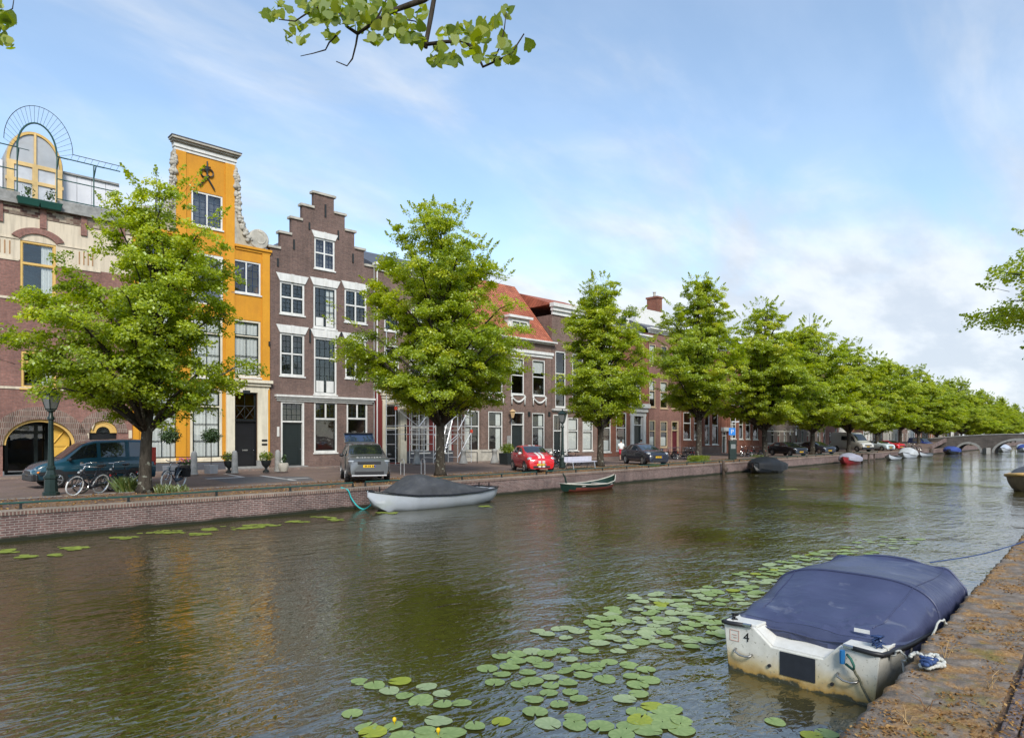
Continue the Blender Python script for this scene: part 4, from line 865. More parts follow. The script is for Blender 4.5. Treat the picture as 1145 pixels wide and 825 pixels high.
def ex_h(h, d, top):
    for px0, px1, w in ((729, 734.5, 0),):
        x0, z0 = h.p(px0, 347, 3.9); x1, _ = h.p(px1, 347, 3.9); b = MB(); b.box(x0, x1, 3.2, 4.6, top, Zf(728, 334, 4) ); b.box(x0 - .1, x1 + .1, 3.1, 4.7, Zf(728, 334, 4) + .002, Zf(728, 334, 4) + .2)
        ch = b.build('chimney', BR_RED, h.o); MB().lathe([(.16, 0), (.14, .5), (.2, .52), (.2, .6)], 8, ((x0 + x1) / 2, 3.9, Zf(728, 334, 4) + .2)).build('chimney_pot', STONE, ch)
    h.bx('roof_block', M('white_render', (.66, .65, .62), .7, .05), .2, h.w - .2, 1.8, 7, top + .3, Zf(735, 349, 2))
hH = plain('yellow_framed_house', 'dark red brick house with pale wooden frames and red door', 725.3, 762, 372, BR_OLD,
    [(726, 733.5, 384, 406, dict(curtain='full')), (739, 746.5, 386, 408), (751.5, 759, 389, 410), (725.9, 733, 424.5, 455, dict(curtain='full', cz=(.3, 1))), (738.2, 746.7, 426, 456.5, dict(curtain='full', cz=(.3, 1))), (750.8, 758.8, 429, 457, dict(curtain='full', cz=(.3, 1))), (725.9, 733, 469.5, 500, dict(fm=LK, curtain='full', cz=(0, .4))), (738.3, 746.5, 470.5, 500, dict(fm=LK, curtain='full', cz=(0, .4)))],
    (751, 758.8, 470.5, 505, quickc('red_door_paint', (.10, .012, .018)), LK, 481), roof=SLATE, extra=ex_h, frame=LK, refpx=727)
def ex_i(h, d, top):
    for px in (773.8, 786.5, 794.7, 804): x = h.p(px, 470)[0]; h.bx('brick_pilaster', BR_RED, x - .22, x + .22, -.06, .02, 1.0, top)
hI = plain('red_brick_house', 'red brick house with four tall white windows on each floor beside a drainpipe', 762.3, 806, 385, BR_RED,
    [(764.2, 772.8, 460.5, 491.5), (776, 782, 461, 491.5), (788, 793.3, 461.5, 497), (796, 803.3, 461.5, 497), (764.2, 772.8, 417, 449.5), (776, 783, 419, 450), (788, 793.3, 421, 451), (796, 803.3, 423, 451.7), (764.2, 772.8, 390, 408), (788, 793.3, 394, 410)],
    None, roof=SLATE, extra=ex_i, refpx=764, plinth=BR_MUL, roofh=2.8)
def ex_j(h, d, top):
    x = h.p(811, 470)[0]; MB().tube([(x, -.1, Zf(811, 463)), (x, -.1, top)], .09, 6).build('drainpipe', IRON, h.o)
    for px in (814.2, 824.5, 832.2, 840.5, 849): x = h.p(px, 470)[0]; h.bx('brick_pilaster', BR_RED, x - .2, x + .2, -.06, .02, 1.0, top)
    h.bx('door_hood', WHITE, d[0] - .2, d[1] + .2, -.35, .02, d[3] + .01, d[3] + .45)
hJ = plain('red_brick_house', 'red brick house with small white hooded doorway behind the parking machine', 806.3, 852.2, 392, BR_RED,
    [(816.8, 823, 463.5, 490.5), (826.3, 831, 464, 491), (833.8, 839, 464.5, 491), (842, 847.7, 465, 491.5), (816.8, 823, 427, 452), (826.3, 831, 429, 453), (833.8, 839, 431, 453.3), (842, 847.7, 433, 453.6), (816.8, 823, 400, 418), (833.8, 839, 404, 420)],
    (807.3, 812.3, 482, 507, DARKP, WHITE, 487), roof=SLATE, extra=ex_j, refpx=808, roofh=2.8)
# ---- the row further along, parallel to the quay
def row_house(name, label, x0, x1, y, top, brick, nw, floors, frame, roofm, bands=False, gable=0, rng=None, cw=1.0, detail=True):
    h = House(name, label, 0, x1 - x0, origin=Vector((x0, y, 0)), ang=0); w = h.w; fh = (top - .9) / floors
    g0 = rng.choice((.35, .6, .5))
    for f in range(floors):
        for k in range(nw):
            xc = w * (k + .5) / nw; z0 = .9 + f * fh; ww = min(cw, w / nw * .55) / 2
            if f == 0 and k == nw // 2: h.door((xc - .5, xc + .5, .1, 2.7), rng.choice((DARKP, BLACKP, BURG)), frame, .1, 2, fan=2.2); continue
            h.window((xc - ww, xc + ww, z0, z0 + fh * .68), frame, .09, DARKP, .05, trans=(.62,), sill=frame if detail else None, curtain=rng.choice((None, None, 'full', 'right')), cz=(rng.choice((0, .4)), 1))
    h.wall(brick, [(.005, w - .005, 0, top)])
    if bands:
        for f in range(floors * 2): z = .9 + fh * .5 * f + .15; h.band(.02, w - .02, z, z + .16, STONE, .02)
    h.cornice(.05, w - .05, top, top + .45, rng.choice((WHITE, STONE)), .4)
    if gable: h.gable_roof(roofm, top + .3, top + gable, .3, 9)
    else: h.street_roof(roofm, top + .4, top + rng.uniform(2.0, 3.2), 4.2, 0.)
    h.shell(brick, top)
    return h
y2 = front_y(90); rg = random.Random(11); x = 86.75
BR_ORG = brickmat('orange_brick', (.36, .14, .07), (.28, .11, .06), (.25, .18, .14)); PALE = M('pale_render', (.52, .50, .45), .75, .1, 1); WHR = M('white_facade', (.64, .63, .6), .7, .06, 1)
spec = [('banded_house', 'grey brown house with white stone bands behind the black car', 11.5, 10.6, BR_GREY, 5, 3, True, 0), ('banded_house', 'second grey brown house with white bands and slate gable behind the van', 12, 10.4, BR_GREY, 5, 2, True, 4.2),
        ('tower_house', 'tall brick house with big square chimney stack behind the delivery van', 9, 12.4, BR_OLD, 3, 3, False, 0), ('grey_house', 'plain grey house half hidden behind the trees and light blue car', 7.5, 9.5, PALE, 3, 3, False, 0),
        ('orange_house', 'orange brick house showing between trunks near the red car', 7, 9.2, BR_ORG, 3, 3, False, 3), ('white_house', 'white fronted house showing between trunks by the blue van', 6.5, 9.8, WHR, 3, 3, False, 0),
        ('brick_house', 'brown brick house at the end of the quay before the bridge', 8, 9, BR_MUL, 3, 3, False, 0)]
for (nm, lb, wd, tp, br, nw, fl, bd, gb) in spec:
    h = row_house(nm, lb, x, x + wd - .06, y2, tp, br, nw, fl, WHITE if nm != 'banded_house' else STONE, SLATE, bd, gb, rg)
    if nm == 'tower_house':
        b = MB(); b.box(1.5, 7.5, 2.5, 5.5, tp, tp + 5.2); c = b.build('chimney', BR_GREY, h.o); MB().box(1.3, 7.7, 2.3, 5.7, tp + 5.2, tp + 5.45).build('chimney_cap', STONE, c); MB().tube([(7.0, 4, tp + 5.4), (7.0, 4, tp + 10)], .05, 5).build('antenna', STEEL, c)
        b = MB(); [b.lathe([(.25, 0), (.2, .9)], 6, (2 + i * 1.2, 3.5, tp + 5.45)) for i in range(3)]; b.build('chimney_pot', BR_RED, c)
    x += wd
x = 152
names = ['pale', 'brown brick', 'white', 'red brick', 'grey', 'orange brick', 'cream', 'dark brick', 'white rendered', 'brown']
for i in range(10):
    wd = rg.uniform(7, 10)
    row_house('canal_house', names[i] + ' canal house far beyond the bridge, number %s in the row' % ['one', 'two', 'three', 'four', 'five', 'six', 'seven', 'eight', 'nine', 'ten'][i], x, x + wd - .06, y2, rg.uniform(8.5, 11), [PALE, BR_MUL, WHR, BR_RED, BR_GREY, BR_ORG, CREAMW, BR_DARK, WHR, BR_MUL][i], 3, 3, WHITE, SLATE, False, 0, rg, detail=False); x += wd
# ---------------------------------------------------------------- trees
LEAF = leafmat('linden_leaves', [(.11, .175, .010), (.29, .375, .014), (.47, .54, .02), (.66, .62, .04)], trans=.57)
LEAFD = leafmat('dark_shrub_leaves', [(.02, .045, .01), (.05, .09, .02), (.08, .13, .03)], trans=.25)
LEAFY = leafmat('yellow_green_leaves', [(.08, .14, .01), (.22, .29, .015), (.40, .42, .03)], trans=.62)
GRASSM = leafmat('grass_blades', [(.04, .08, .012), (.09, .14, .02), (.2, .2, .05)], trans=.35)
def barkmat(name, lich=.5):
    m, t, out = newmat(name); L = t.links.new; p = nd(t, 'ShaderNodeBsdfPrincipled', i_Roughness=.95); p.inputs['Specular IOR Level'].default_value = .15
    tc = nd(t, 'ShaderNodeTexCoord'); mp = nd(t, 'ShaderNodeMapping'); mp.inputs['Scale'].default_value = (9, 9, 2.2); L(tc.outputs['Object'], mp.inputs[0])
    n = nd(t, 'ShaderNodeTexNoise', i_Scale=1.5, i_Detail=8.0, i_Roughness=.7); L(mp.outputs[0], n.inputs['Vector']); r = ramp(t, [(.3, (.022, .018, .014)), (.6, (.075, .062, .048)), (.8, (.13, .11, .085))]); L(n.outputs['Fac'], r.inputs[0])
    n2 = nd(t, 'ShaderNodeTexNoise', i_Scale=5.5, i_Detail=3.0); L(tc.outputs['Object'], n2.inputs['Vector']); r2 = ramp(t, [(.60, (0,) * 3), (.66, (lich,) * 3)]); L(n2.outputs['Fac'], r2.inputs[0])
    L(mix(t, r2.outputs[0], r.outputs[0], (.34, .35, .28)), p.inputs['Base Color']); b = nd(t, 'ShaderNodeBump', i_Strength=1., i_Distance=.03); L(n.outputs['Fac'], b.inputs['Height']); L(b.outputs[0], p.inputs['Normal']); L(p.outputs[0], out.inputs[0]); return m
BARK = barkmat('linden_bark')
BARKD = barkmat('dark_branch_bark', .1)
def leaf_mesh(name, P, N, size, tint, mat, rs, shape='kite'):
    """one mesh of leaf faces: P centres, N face normals, a size and a tint for each."""
    n = len(P); N = N / (np.linalg.norm(N, axis=1, keepdims=True) + 1e-9)
    ref = rs.normal(size=(n, 3)); U = np.cross(N, ref); U /= (np.linalg.norm(U, axis=1, keepdims=True) + 1e-9); V = np.cross(N, U); s = size[:, None]
    if shape == 'kite': prof = [(-.5, 0, 0), (0, .40, .06), (.55, 0, -.05), (0, -.40, .06)]
    elif shape == 'heart': prof = [(-.42, 0, 0), (-.5, .2, .03), (-.36, .42, .06), (0, .44, .05), (.34, .24, .0), (.62, 0, -.06), (.34, -.24, .0), (0, -.44, .05), (-.36, -.42, .06), (-.5, -.2, .03)]
    elif shape == 'blade': prof = [(-.5, -.05, 0), (-.5, .05, 0), (.1, .04, .03), (.5, 0, .1), (.1, -.04, .03)]
    k = len(prof); v = np.empty((n, k, 3))
    for i, (a, b, c) in enumerate(prof): v[:, i] = P + U * (a * s) + V * (b * s) + N * (c * s)
    me = bpy.data.meshes.new(name); me.vertices.add(n * k); me.vertices.foreach_set('co', v.reshape(-1)); me.loops.add(n * k); me.loops.foreach_set('vertex_index', np.arange(n * k, dtype=np.int32))
    me.polygons.add(n); me.polygons.foreach_set('loop_start', np.arange(0, n * k, k, dtype=np.int32)); me.polygons.foreach_set('loop_total', np.full(n, k, dtype=np.int32))
    at = me.attributes.new('tint', 'FLOAT', 'POINT'); at.data.foreach_set('value', np.repeat(np.clip(tint, 0, 1), k).astype(np.float32)); me.materials.append(mat); me.update(calc_edges=True); me.validate(); return me
def link(me, name, parent=None):
    o = bpy.data.objects.new(name, me); COL.objects.link(o)
    if parent: o.parent = parent
    return o
def crown_and_trunk(prof, H, seed, nb, per, lsize, r0=.24, lean=0., yellow=0., fill=90, sprig=.5, tsz=1., low=0.):
    """prof: (height, radius) down the crown; limbs carry sprays of leaf tufts with gaps between them; returns crown and trunk meshes."""
    rs = np.random.RandomState(seed); zs = np.array([p[0] for p in prof]); rr = np.array([p[1] for p in prof]); z0, z1 = zs[0], zs[-1]; ph = rs.uniform(0, 6.28, 8)
    def env(z, th):
        f = 1 + .17 * np.sin(2 * th + ph[0] + z * .55) + .14 * np.sin(3 * th + ph[1] - z * .9) + .10 * np.sin(5 * th + ph[2] + z * 1.7)
        return float(np.interp(z, zs, rr) * f)
    sh = lambda z: lean * (max(z, 0) / H) ** 1.3
    n = 12; tr = []
    for i in range(n + 1): u = i / n; z = u * H * .9; tr.append(Vector((sh(z) + .12 * math.sin(u * 5 + ph[4]) * u, .12 * math.sin(u * 4 + ph[5]) * u, z)))
    rad = [r0 * (1 - .93 * (i / n)) ** .85 for i in range(n + 1)]
    def stem(z): u = max(0, min(.999, z / (H * .9))) * n; i = int(u); return tr[i].lerp(tr[i + 1], u - i), rad[i]
    b = MB(); b.tube([tr[0], Vector((tr[0].x, tr[0].y, .28))] + tr[1:], [r0 * 1.45, r0 * 1.08] + rad[1:], 12)
    T = []
    for k in range(nb):
        while True:
            z = rs.uniform(z0, z1)
            if rs.rand() < np.interp(z, zs, rr) / rr.max() + .08: break
        th = k * 2.39996 + rs.normal(0, .5); r = env(z, th) * rs.uniform(.70, 1.02); hi = (z - z0) / (z1 - z0)
        e = Vector((r * math.cos(th) + sh(z) - low * math.exp(-((z - 4.8) / 1.9) ** 2), r * math.sin(th), z)); s, rad0 = stem(max(z0 * .72, z - (.45 + .55 * hi) * r - .5 - 1.1 * hi)); d = e - s
        m = s.lerp(e, .5) + Vector((0, 0, .14 * d.length)) + Vector(rs.normal(size=3) * .12); q = m.lerp(e, .55) + Vector((0, 0, .05 * d.length))
        C = [s, s.lerp(m, .5) + Vector((0, 0, .03 * d.length)), m, q, e]; r1 = max(.022, min(rad0 * .5, .018 * d.length + .015)); b.tube(C, [r1, r1 * .8, r1 * .55, r1 * .35, .007], 5)
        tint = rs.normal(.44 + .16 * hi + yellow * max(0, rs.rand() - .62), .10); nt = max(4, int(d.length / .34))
        for i in range(nt):
            t = .30 + .72 * (i + rs.rand()) / nt; f = min(t, 1) * 4; a = min(3, int(f)); p = C[a].lerp(C[a + 1], f - a); side = Vector((-math.sin(th), math.cos(th), 0)) * rs.normal(0, .30 + .30 * t * min(1, r / 2.5)) + Vector((0, 0, rs.normal(-.02, .16)))
            T.append((p + side, rs.uniform(.32, .58) * tsz * (1 - .25 * hi), tint + rs.normal(0, .06), th, .5 + .5 * t))
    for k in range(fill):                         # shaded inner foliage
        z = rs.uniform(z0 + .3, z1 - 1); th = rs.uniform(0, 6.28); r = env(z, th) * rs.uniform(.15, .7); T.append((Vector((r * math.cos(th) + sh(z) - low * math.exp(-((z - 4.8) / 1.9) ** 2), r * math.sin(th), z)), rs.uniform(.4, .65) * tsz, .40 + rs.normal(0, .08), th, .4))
    pts = []; nor = []; siz = []; tin = []
    for (p, a, tt, th, q) in T:
        k = int(per * rs.uniform(.6, 1.35)); g = rs.normal(size=(k, 3)); g /= np.linalg.norm(g, axis=1, keepdims=True); g *= rs.rand(k, 1) ** .5; out = np.array([math.cos(th), math.sin(th), 0])
        loc = g * np.array([a, a, a * .50]); loc[:, 2] -= .28 * (g @ out) * a * q + .10 * a * (g[:, 0] ** 2 + g[:, 1] ** 2)
        pts.append(loc + np.array(p)); nor.append(rs.normal(size=(k, 3)) * .45 + np.array([0, 0, .75]) + out * .42); siz.append(lsize * rs.uniform(.6, 1.3, k)); tin.append(tt + rs.normal(0, .11, k))
    for i in range(int(nb * sprig)):              # sprigs that break the outline
        z = z0 + (z1 - z0) * rs.rand() ** .8; th = rs.uniform(0, 6.2832); r = env(z, th) * rs.uniform(.85, 1.0); up = .2 + 1.2 * ((z - z0) / (z1 - z0)) ** 1.5; d = np.array([math.cos(th), math.sin(th), up]); d /= np.linalg.norm(d); Ln = rs.uniform(.4, 1.0); Ln = min(Ln, max(.2, (z1 + .25 - z) / max(.2, d[2]))); k = int(80 * Ln); t = rs.rand(k, 1) ** .8
        c0 = np.array([r * math.cos(th) + sh(z) - low * math.exp(-((z - 4.8) / 1.9) ** 2), r * math.sin(th), z]); pts.append(c0 + d * t * Ln + rs.normal(size=(k, 3)) * .10 * (1.1 - t)); nor.append(rs.normal(size=(k, 3)) * .6 + np.array([0, 0, .5]) + d * .3); siz.append(lsize * rs.uniform(.6, 1.2, k)); tin.append(np.full(k, .55) + rs.normal(0, .14, k)); b.tube([Vector(c0 - d * .5), Vector(c0 + d * Ln)], [.008, .002], 4)
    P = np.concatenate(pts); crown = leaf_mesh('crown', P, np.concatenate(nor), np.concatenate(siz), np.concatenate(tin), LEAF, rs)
    me = b.build('trunk', BARK, None, smooth=True); trunk = me.data; bpy.data.objects.remove(me)
    return crown, trunk
def tree(label, loc, meshes, rz=0, sc_=(1, 1, 1)):
    t = thing('linden_tree', label, 'tree', loc, rz, 'lindens along the far quay'); t.scale = sc_
    link(meshes[0], 'crown', t); link(meshes[1], 'trunk', t); return t
TY = 25.9
TX = [9.6, 23.9, 38.5, 53.1, 67.6, 82.0, 96.5, 111, 125.5, 139.5]
M1 = crown_and_trunk([(2.9, 1.9), (3.7, 3.4), (5.2, 4.2), (6.6, 3.3), (7.9, 2.5), (9.2, 1.9), (10.4, 1.2), (11.4, .6)], 11.6, 3, 84, 120, .098, .215, .6, .3, 60, low=.75)
M2 = crown_and_trunk([(3.4, 2.6), (4.6, 4.0), (6.2, 4.4), (8.3, 4.5), (10.2, 3.7), (11.9, 2.7), (13.0, 1.8), (13.9, .7)], 14.3, 8, 125, 115, .105, .25, .0, .12, 100)
M3 = crown_and_trunk([(3.3, 1.7), (4.4, 2.8), (6.0, 3.3), (7.6, 3.2), (9.5, 2.6), (11.1, 1.8), (12.4, 1.1), (13.2, .5)], 13.7, 15, 96, 110, .112, .23, .2, .25, 70)
M4 = crown_and_trunk([(4.5, 2.2), (5.4, 3.5), (7.0, 4.1), (8.8, 4.0), (11.2, 3.0), (13.2, 2.1), (14.6, 1.2), (15.4, .5)], 15.8, 23, 108, 105, .122, .26, .1, .35, 90)
M5 = crown_and_trunk([(3.5, 2.8), (4.4, 4.3), (6.5, 5.1), (9.0, 4.8), (11.2, 3.7), (13.2, 2.4), (14.6, 1.4), (15.6, .6)], 16.0, 31, 120, 105, .135, .28, -.2, .5, 110)
M6 = crown_and_trunk([(3.2, 2.6), (4.6, 4.8), (7.0, 5.5), (9.6, 4.8), (12.0, 3.2), (14.0, 1.8), (15.2, .6)], 15.2, 44, 105, 75, .165, .26, .2, .4, 100, .4, 1.2)
tlab = ['broad linden in front of the brick arch house and ochre house, lichen on its trunk', 'tall linden in front of the scaffold, behind the white sloop', 'narrow linden rising behind the white plank bench', 'tall linden above the small clipped hedge and red brick house', 'linden behind the black covered boat, rising high with yellow top',
        'linden between the two black parked cars', 'yellowish linden beside the big delivery van', 'linden by the light blue car and the white boats', 'linden by the blue van just before the bridge', 'linden standing on the ramp next to the bridge parapet']
tm = [M1, M2, M3, M4, M5, M6, M5, M6, M4, M5]; tsc = [1, 1, 1, 1, 1, 1.06, .92, 1.0, 1.0, .95]; trz = [R(-48.7), 0, 0, 0, 0, 1.0, 2.1, 3.3, 4.1, .7]
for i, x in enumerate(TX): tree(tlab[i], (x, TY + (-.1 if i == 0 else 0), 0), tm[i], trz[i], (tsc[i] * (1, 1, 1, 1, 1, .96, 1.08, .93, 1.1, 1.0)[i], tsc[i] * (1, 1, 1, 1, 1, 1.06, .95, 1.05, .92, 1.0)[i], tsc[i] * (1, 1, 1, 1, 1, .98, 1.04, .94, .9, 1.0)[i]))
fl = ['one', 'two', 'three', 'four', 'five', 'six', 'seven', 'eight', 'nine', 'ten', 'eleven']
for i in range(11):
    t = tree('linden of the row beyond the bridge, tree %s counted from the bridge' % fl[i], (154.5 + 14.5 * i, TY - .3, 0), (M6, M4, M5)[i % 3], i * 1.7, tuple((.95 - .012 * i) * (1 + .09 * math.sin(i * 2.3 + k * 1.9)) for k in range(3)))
    t['group'] = 'lindens beyond the bridge'
# a darker grove closing the view past the end of the canal
for i in range(7):
    t = tree('dark tree closing the canal view at its far end, tree %s from the left' % fl[i], (318 + 6 * (i % 3), 22 - 7.5 * i, 0), (M6, M5)[i % 2], i * 2.1, (1.0,) * 3); t['group'] = 'trees at the end of the canal'
for i, (x, y) in enumerate(((9, -21), (24, -21.5), (40, -21), (56, -21))):  # unseen trees, added so the window panes have something to reflect
    t = tree('unseen linden added behind the camera for the window panes to mirror, number %s' % fl[i], (x, y, 0), (M5, M6, M4, M6)[i], i * 1.3); t['group'] = 'lindens added behind the camera for reflections'
# trees on the near quay: one to the right whose crown enters the picture, one over the camera
t = thing('linden_tree', 'linden on the near quay whose crown hangs in from the right edge', 'tree', (25.6, .15, 0), 1.2, 'lindens on the near quay'); MN = crown_and_trunk([(4.7, 1.6), (5.4, 3.5), (6.2, 4.3), (7.0, 3.1), (7.6, 1.6), (10, .9), (11.5, .4)], 11.7, 57, 70, 70, .10, .26, 0, .9, 40, .3)
link(MN[0], 'crown', t); link(MN[1], 'trunk', t)
# overhanging branch above the camera, growing from a trunk behind it
def px3(px, py, Z): return at_d(px, py, Z)
def overhang():
    base = Vector((.9, -1.7, 0)); t = thing('linden_tree', 'linden branch with heart shaped leaves hanging in at the top of the picture', 'tree', base, 0, 'lindens on the near quay')
    b = MB(); L0 = lambda p: Vector(p) - base
    b.tube([(0, 0, 0), (.02, .0, 1.2), (.08, .05, 2.6), (.1, .15, 4.2), (.0, .3, 6.0), (-.2, .2, 8.5)], [.34, .26, .24, .2, .15, .04], 12); b.build('trunk', BARK, t, True)
    rs = np.random.RandomState(6); br = MB(); tips = []
    def limb(pts, r0, r1, keep=True):
        P = [L0(px3(*p)) if len(p) == 3 and p[0] > -400 and abs(p[2]) < 20 and not isinstance(p, Vector) else L0(p) for p in pts]; n = len(P); br.tube(P, [r0 + (r1 - r0) * i / (n - 1) for i in range(n)], 6)
        return P
    j1 = Vector((1.05, -1.4, 4.6)); hub = px3(560, -60, 5.3); hub2 = px3(470, -70, 5.4)
    br.tube([L0(j1), L0(j1.lerp(hub, .5) + Vector((0, 0, .25))), L0(hub)], [.09, .05, .03], 8)
    A = [hub] + [px3(*p) for p in ((474, 0, 5.3), (440, 12, 5.35), (420, 24, 5.4), (400, 38, 5.45))]; B = [hub] + [px3(*p) for p in ((486, -5, 5.2), (482, 18, 5.2), (477, 45, 5.2), (476, 54, 5.2))]
    B2 = [px3(*p) for p in ((476, 50, 5.2), (498, 47, 5.15), (520, 46, 5.1), (532, 58, 5.1), (540, 75, 5.1), (556, 68, 5.05), (572, 60, 5.05), (586, 38, 5.0))]; B3 = [px3(*p) for p in ((552, 68, 5.05), (560, 50, 5.05), (564, 32, 5.05), (566, 14, 5.05))]
    C1 = [px3(*p) for p in ((400, 38, 5.45), (388, 30, 5.5), (372, 0, 5.55), (345, 14, 5.6), (330, 24, 5.6), (312, 22, 5.65))]; C2 = [px3(*p) for p in ((400, 38, 5.45), (398, 50, 5.45), (394, 66, 5.45), (388, 74, 5.45), (376, 69, 5.45))]
    C3 = [px3(*p) for p in ((380, 36, 5.5), (368, 48, 5.5), (364, 56, 5.5), (350, 60, 5.5), (336, 63, 5.5))]; D1 = [px3(*p) for p in ((440, 12, 5.35), (452, 22, 5.35), (464, 24, 5.35), (474, 32, 5.35))]; C4 = [px3(*p) for p in ((366, 4, 5.55), (350, 0, 5.55), (330, -4, 5.6))]; D2 = [px3(*p) for p in ((420, 24, 5.4), (428, 8, 5.4), (436, -8, 5.4))]
    for P, r0, r1 in ((A, .030, .013), (B, .022, .015), (B2, .016, .005), (B3, .007, .003), (C1, .014, .004), (C2, .010, .004), (C3, .009, .003), (D1, .009, .003), (C4, .008, .004), (D2, .01, .005)): br.tube([L0(p) for p in P], [r0 + (r1 - r0) * i / (len(P) - 1) for i in range(len(P))], 6)
    br.build('branch', BARKD, t, True)
    # leaves hang around the twigs
    Lp = [];
    def cl(px, py, Z, rx, ry, n):
        for i in range(int(n * 1.5)): a, r = rs.uniform(0, 6.28), math.sqrt(rs.rand()); Lp.append(px3(px + rx * r * math.cos(a), py + ry * r * math.sin(a), Z + rs.uniform(-.35, .35)) - base)
    for c in ((300, 17, 5.65, 6, 10, 5), (316, 12, 5.65, 12, 9, 8), (330, 38, 5.6, 14, 11, 10), (330, 26, 5.6, 5, 6, 3), (345, 4, 5.6, 16, 10, 14), (360, 22, 5.55, 18, 12, 18), (372, 42, 5.5, 10, 7, 7), (385, 10, 5.5, 24, 16, 34), (405, 18, 5.4, 22, 16, 30), (425, 12, 5.4, 18, 14, 22), (418, 46, 5.4, 9, 8, 6), (437, 30, 5.35, 14, 12, 12), (455, 38, 5.35, 14, 9, 9), (452, 26, 5.35, 20, 12, 12), (470, 14, 5.3, 8, 10, 6), (470, 45, 5.3, 5, 6, 3),
              (488, 64, 5.2, 10, 16, 9), (500, 40, 5.15, 12, 10, 9), (500, 66, 5.15, 14, 8, 9), (515, 34, 5.1, 14, 9, 10), (530, 50, 5.1, 16, 14, 16), (540, 30, 5.1, 8, 12, 6), (545, 66, 5.1, 14, 9, 9), (557, 20, 5.05, 10, 9, 5), (572, 60, 5.05, 9, 11, 8), (590, 50, 5.0, 3, 4, 2), (566, 12, 5.05, 6, 5, 3), (562, 40, 5.05, 5, 10, 4)): cl(*c)
    for c in ((-14, 18, 5.9, 26, 16, 26), (6, 22, 5.9, 10, 10, 8), (-6, 44, 5.9, 14, 10, 8), (12, 52, 5.9, 5, 4, 3), (-30, 0, 5.9, 30, 20, 20)): cl(*c)
    P = np.array([list(p) for p in Lp]); n = len(P); vw = -np.array(list(Fw)); N = rs.normal(size=(n, 3)) * .55 + vw * .8 + np.array([0, 0, .25])
    me = leaf_mesh('crown', P, N, rs.uniform(.05, .105, n), rs.normal(.6, .2, n), LEAFY, rs, 'heart'); link(me, 'crown', t)
    br2 = MB(); q = [px3(*p) for p in ((-90, -40, 6.0), (-40, 5, 5.9), (-5, 20, 5.9), (14, 10, 5.9), (16, -4, 5.9))]; br2.tube([L0(Vector((.9, -1.5, 5.2))), L0(Vector((1.4, 2.0, 6.2))), L0(px3(-160, -120, 6.2))] + [L0(p) for p in q], [.1, .06, .04, .02, .012, .008, .005, .003], 6); br2.build('branch', BARKD, t, True)
overhang()
# ---------------------------------------------------------------- bridge
def bridge():
    x0 = 143.0; wd = 5.5; ya, yb = QY + .6, 1.0; t = thing('arch_bridge', 'grey stone bridge with three arches closing off the canal', 'bridge', (x0, 0, 0))
    BRS = brickmat('bridge_masonry', (.11, .095, .085), (.08, .07, .063), (.14, .125, .11), .5, .22, .35)
    n = 40; top = lambda y: 1.15 + 1.25 * math.sin(math.pi * min(1, max(0, (ya + 7 - y) / (ya - yb + 14)))) ** 1.1
    arches = [(18.9, 1.75, 1.55), (11.6, 3.6, 2.2), (4.3, 1.75, 1.55)]     # centre, half span, rise over the water
    def under(y):
        z = -2.5
        for c, s, r in arches:
            if abs(y - c) < s: z = max(z, WATER + .05 + r * math.sqrt(1 - ((y - c) / s) ** 2))
        return z
    ys = sorted(set([yb - 3 + (ya - yb + 8) * i / n for i in range(n + 1)] + [c + s * math.cos(R(a)) for c, s, r in arches for a in range(0, 181, 9)] + [c + sg * s * 1.0005 for c, s, r in arches for sg in (1, -1)]))
    b = MB()
    for a, c in zip(ys[:-1], ys[1:]):
        u0, u1 = under(a + 1e-5), under(c - 1e-5); t0, t1 = top(a), top(c)
        for x in (0, wd): b.poly([(x, a, u0), (x, c, u1), (x, c, t1), (x, a, t0)])
        b.poly([(0, a, u0), (wd, a, u0), (wd, c, u1), (0, c, u1)]); b.poly([(0, a, t0), (0, c, t1), (wd, c, t1), (wd, a, t0)])
    for c, s, r in arches:
        for sg in (1, -1): y = c + sg * s; b.poly([(0, y, -2.5), (wd, y, -2.5), (wd, y, WATER + .06), (0, y, WATER + .06)])
    b.build('span', BRS, t)
    cp = MB(); 
    for x in (-.08, wd - .3):
        P = [(x, y, top(y)) for y in ys[::3]]
        cp.loft([[(x, p[1], p[2] + .003), (x + .38, p[1], p[2] + .003), (x + .38, p[1], p[2] + .16), (x, p[1], p[2] + .16)] for p in P])
    cp.build('parapet_coping', GREYST, t)
    for c, s, r in arches:
        b = MB(); o = [(c + (s + .35) * math.cos(R(a)), WATER + .05 + (r + .35) * math.sin(R(a))) for a in range(0, 181, 10)]; i = [(c + (s - .005) * math.cos(R(a)), WATER + .05 + (r - .005) * math.sin(R(a))) for a in range(180, -1, -10)]
        b.prism(o + i, -.07, .05, 'x'); b.build('arch_ring', GREYST, t)
    for y in (15.2 + 1.0, 8.0 - .9): b = MB(); b.prism([(-.7, y), (0.0, y + .55), (0.0, y - .55)], -2, .1, 'z'); b.build('cutwater', GREYST, t)
bridge()
b = MB()
for a in [(136, QY + .4, 0), (142.9, QY + .4, 1.15), (142.9, 30, 1.15), (136, 30, 0)]: pass
b.add([(130, QY + .35, .006), (143, QY + .35, 1.1), (143, 30, 1.1), (130, 30, .006), (149, QY + .35, 1.1), (160, QY + .35, .006), (149, 30, 1.1), (160, 30, .006)], [(0, 1, 2, 3), (4, 5, 7, 6), (1, 4, 6, 2)])
struct(b.build('bridge_ramp', STREETM, fix=False), 'street rising to the bridge')
b = MB(); b.prism([(130, 0), (143, 1.12), (143, 1.75), (130, .5)], QY + .02, QY + .3); b.build('ramp_wall', BR_QUAY); tag(COL.objects[-1] if False else bpy.data.objects['ramp_wall'], 'brick side wall of the ramp up to the bridge', 'wall')
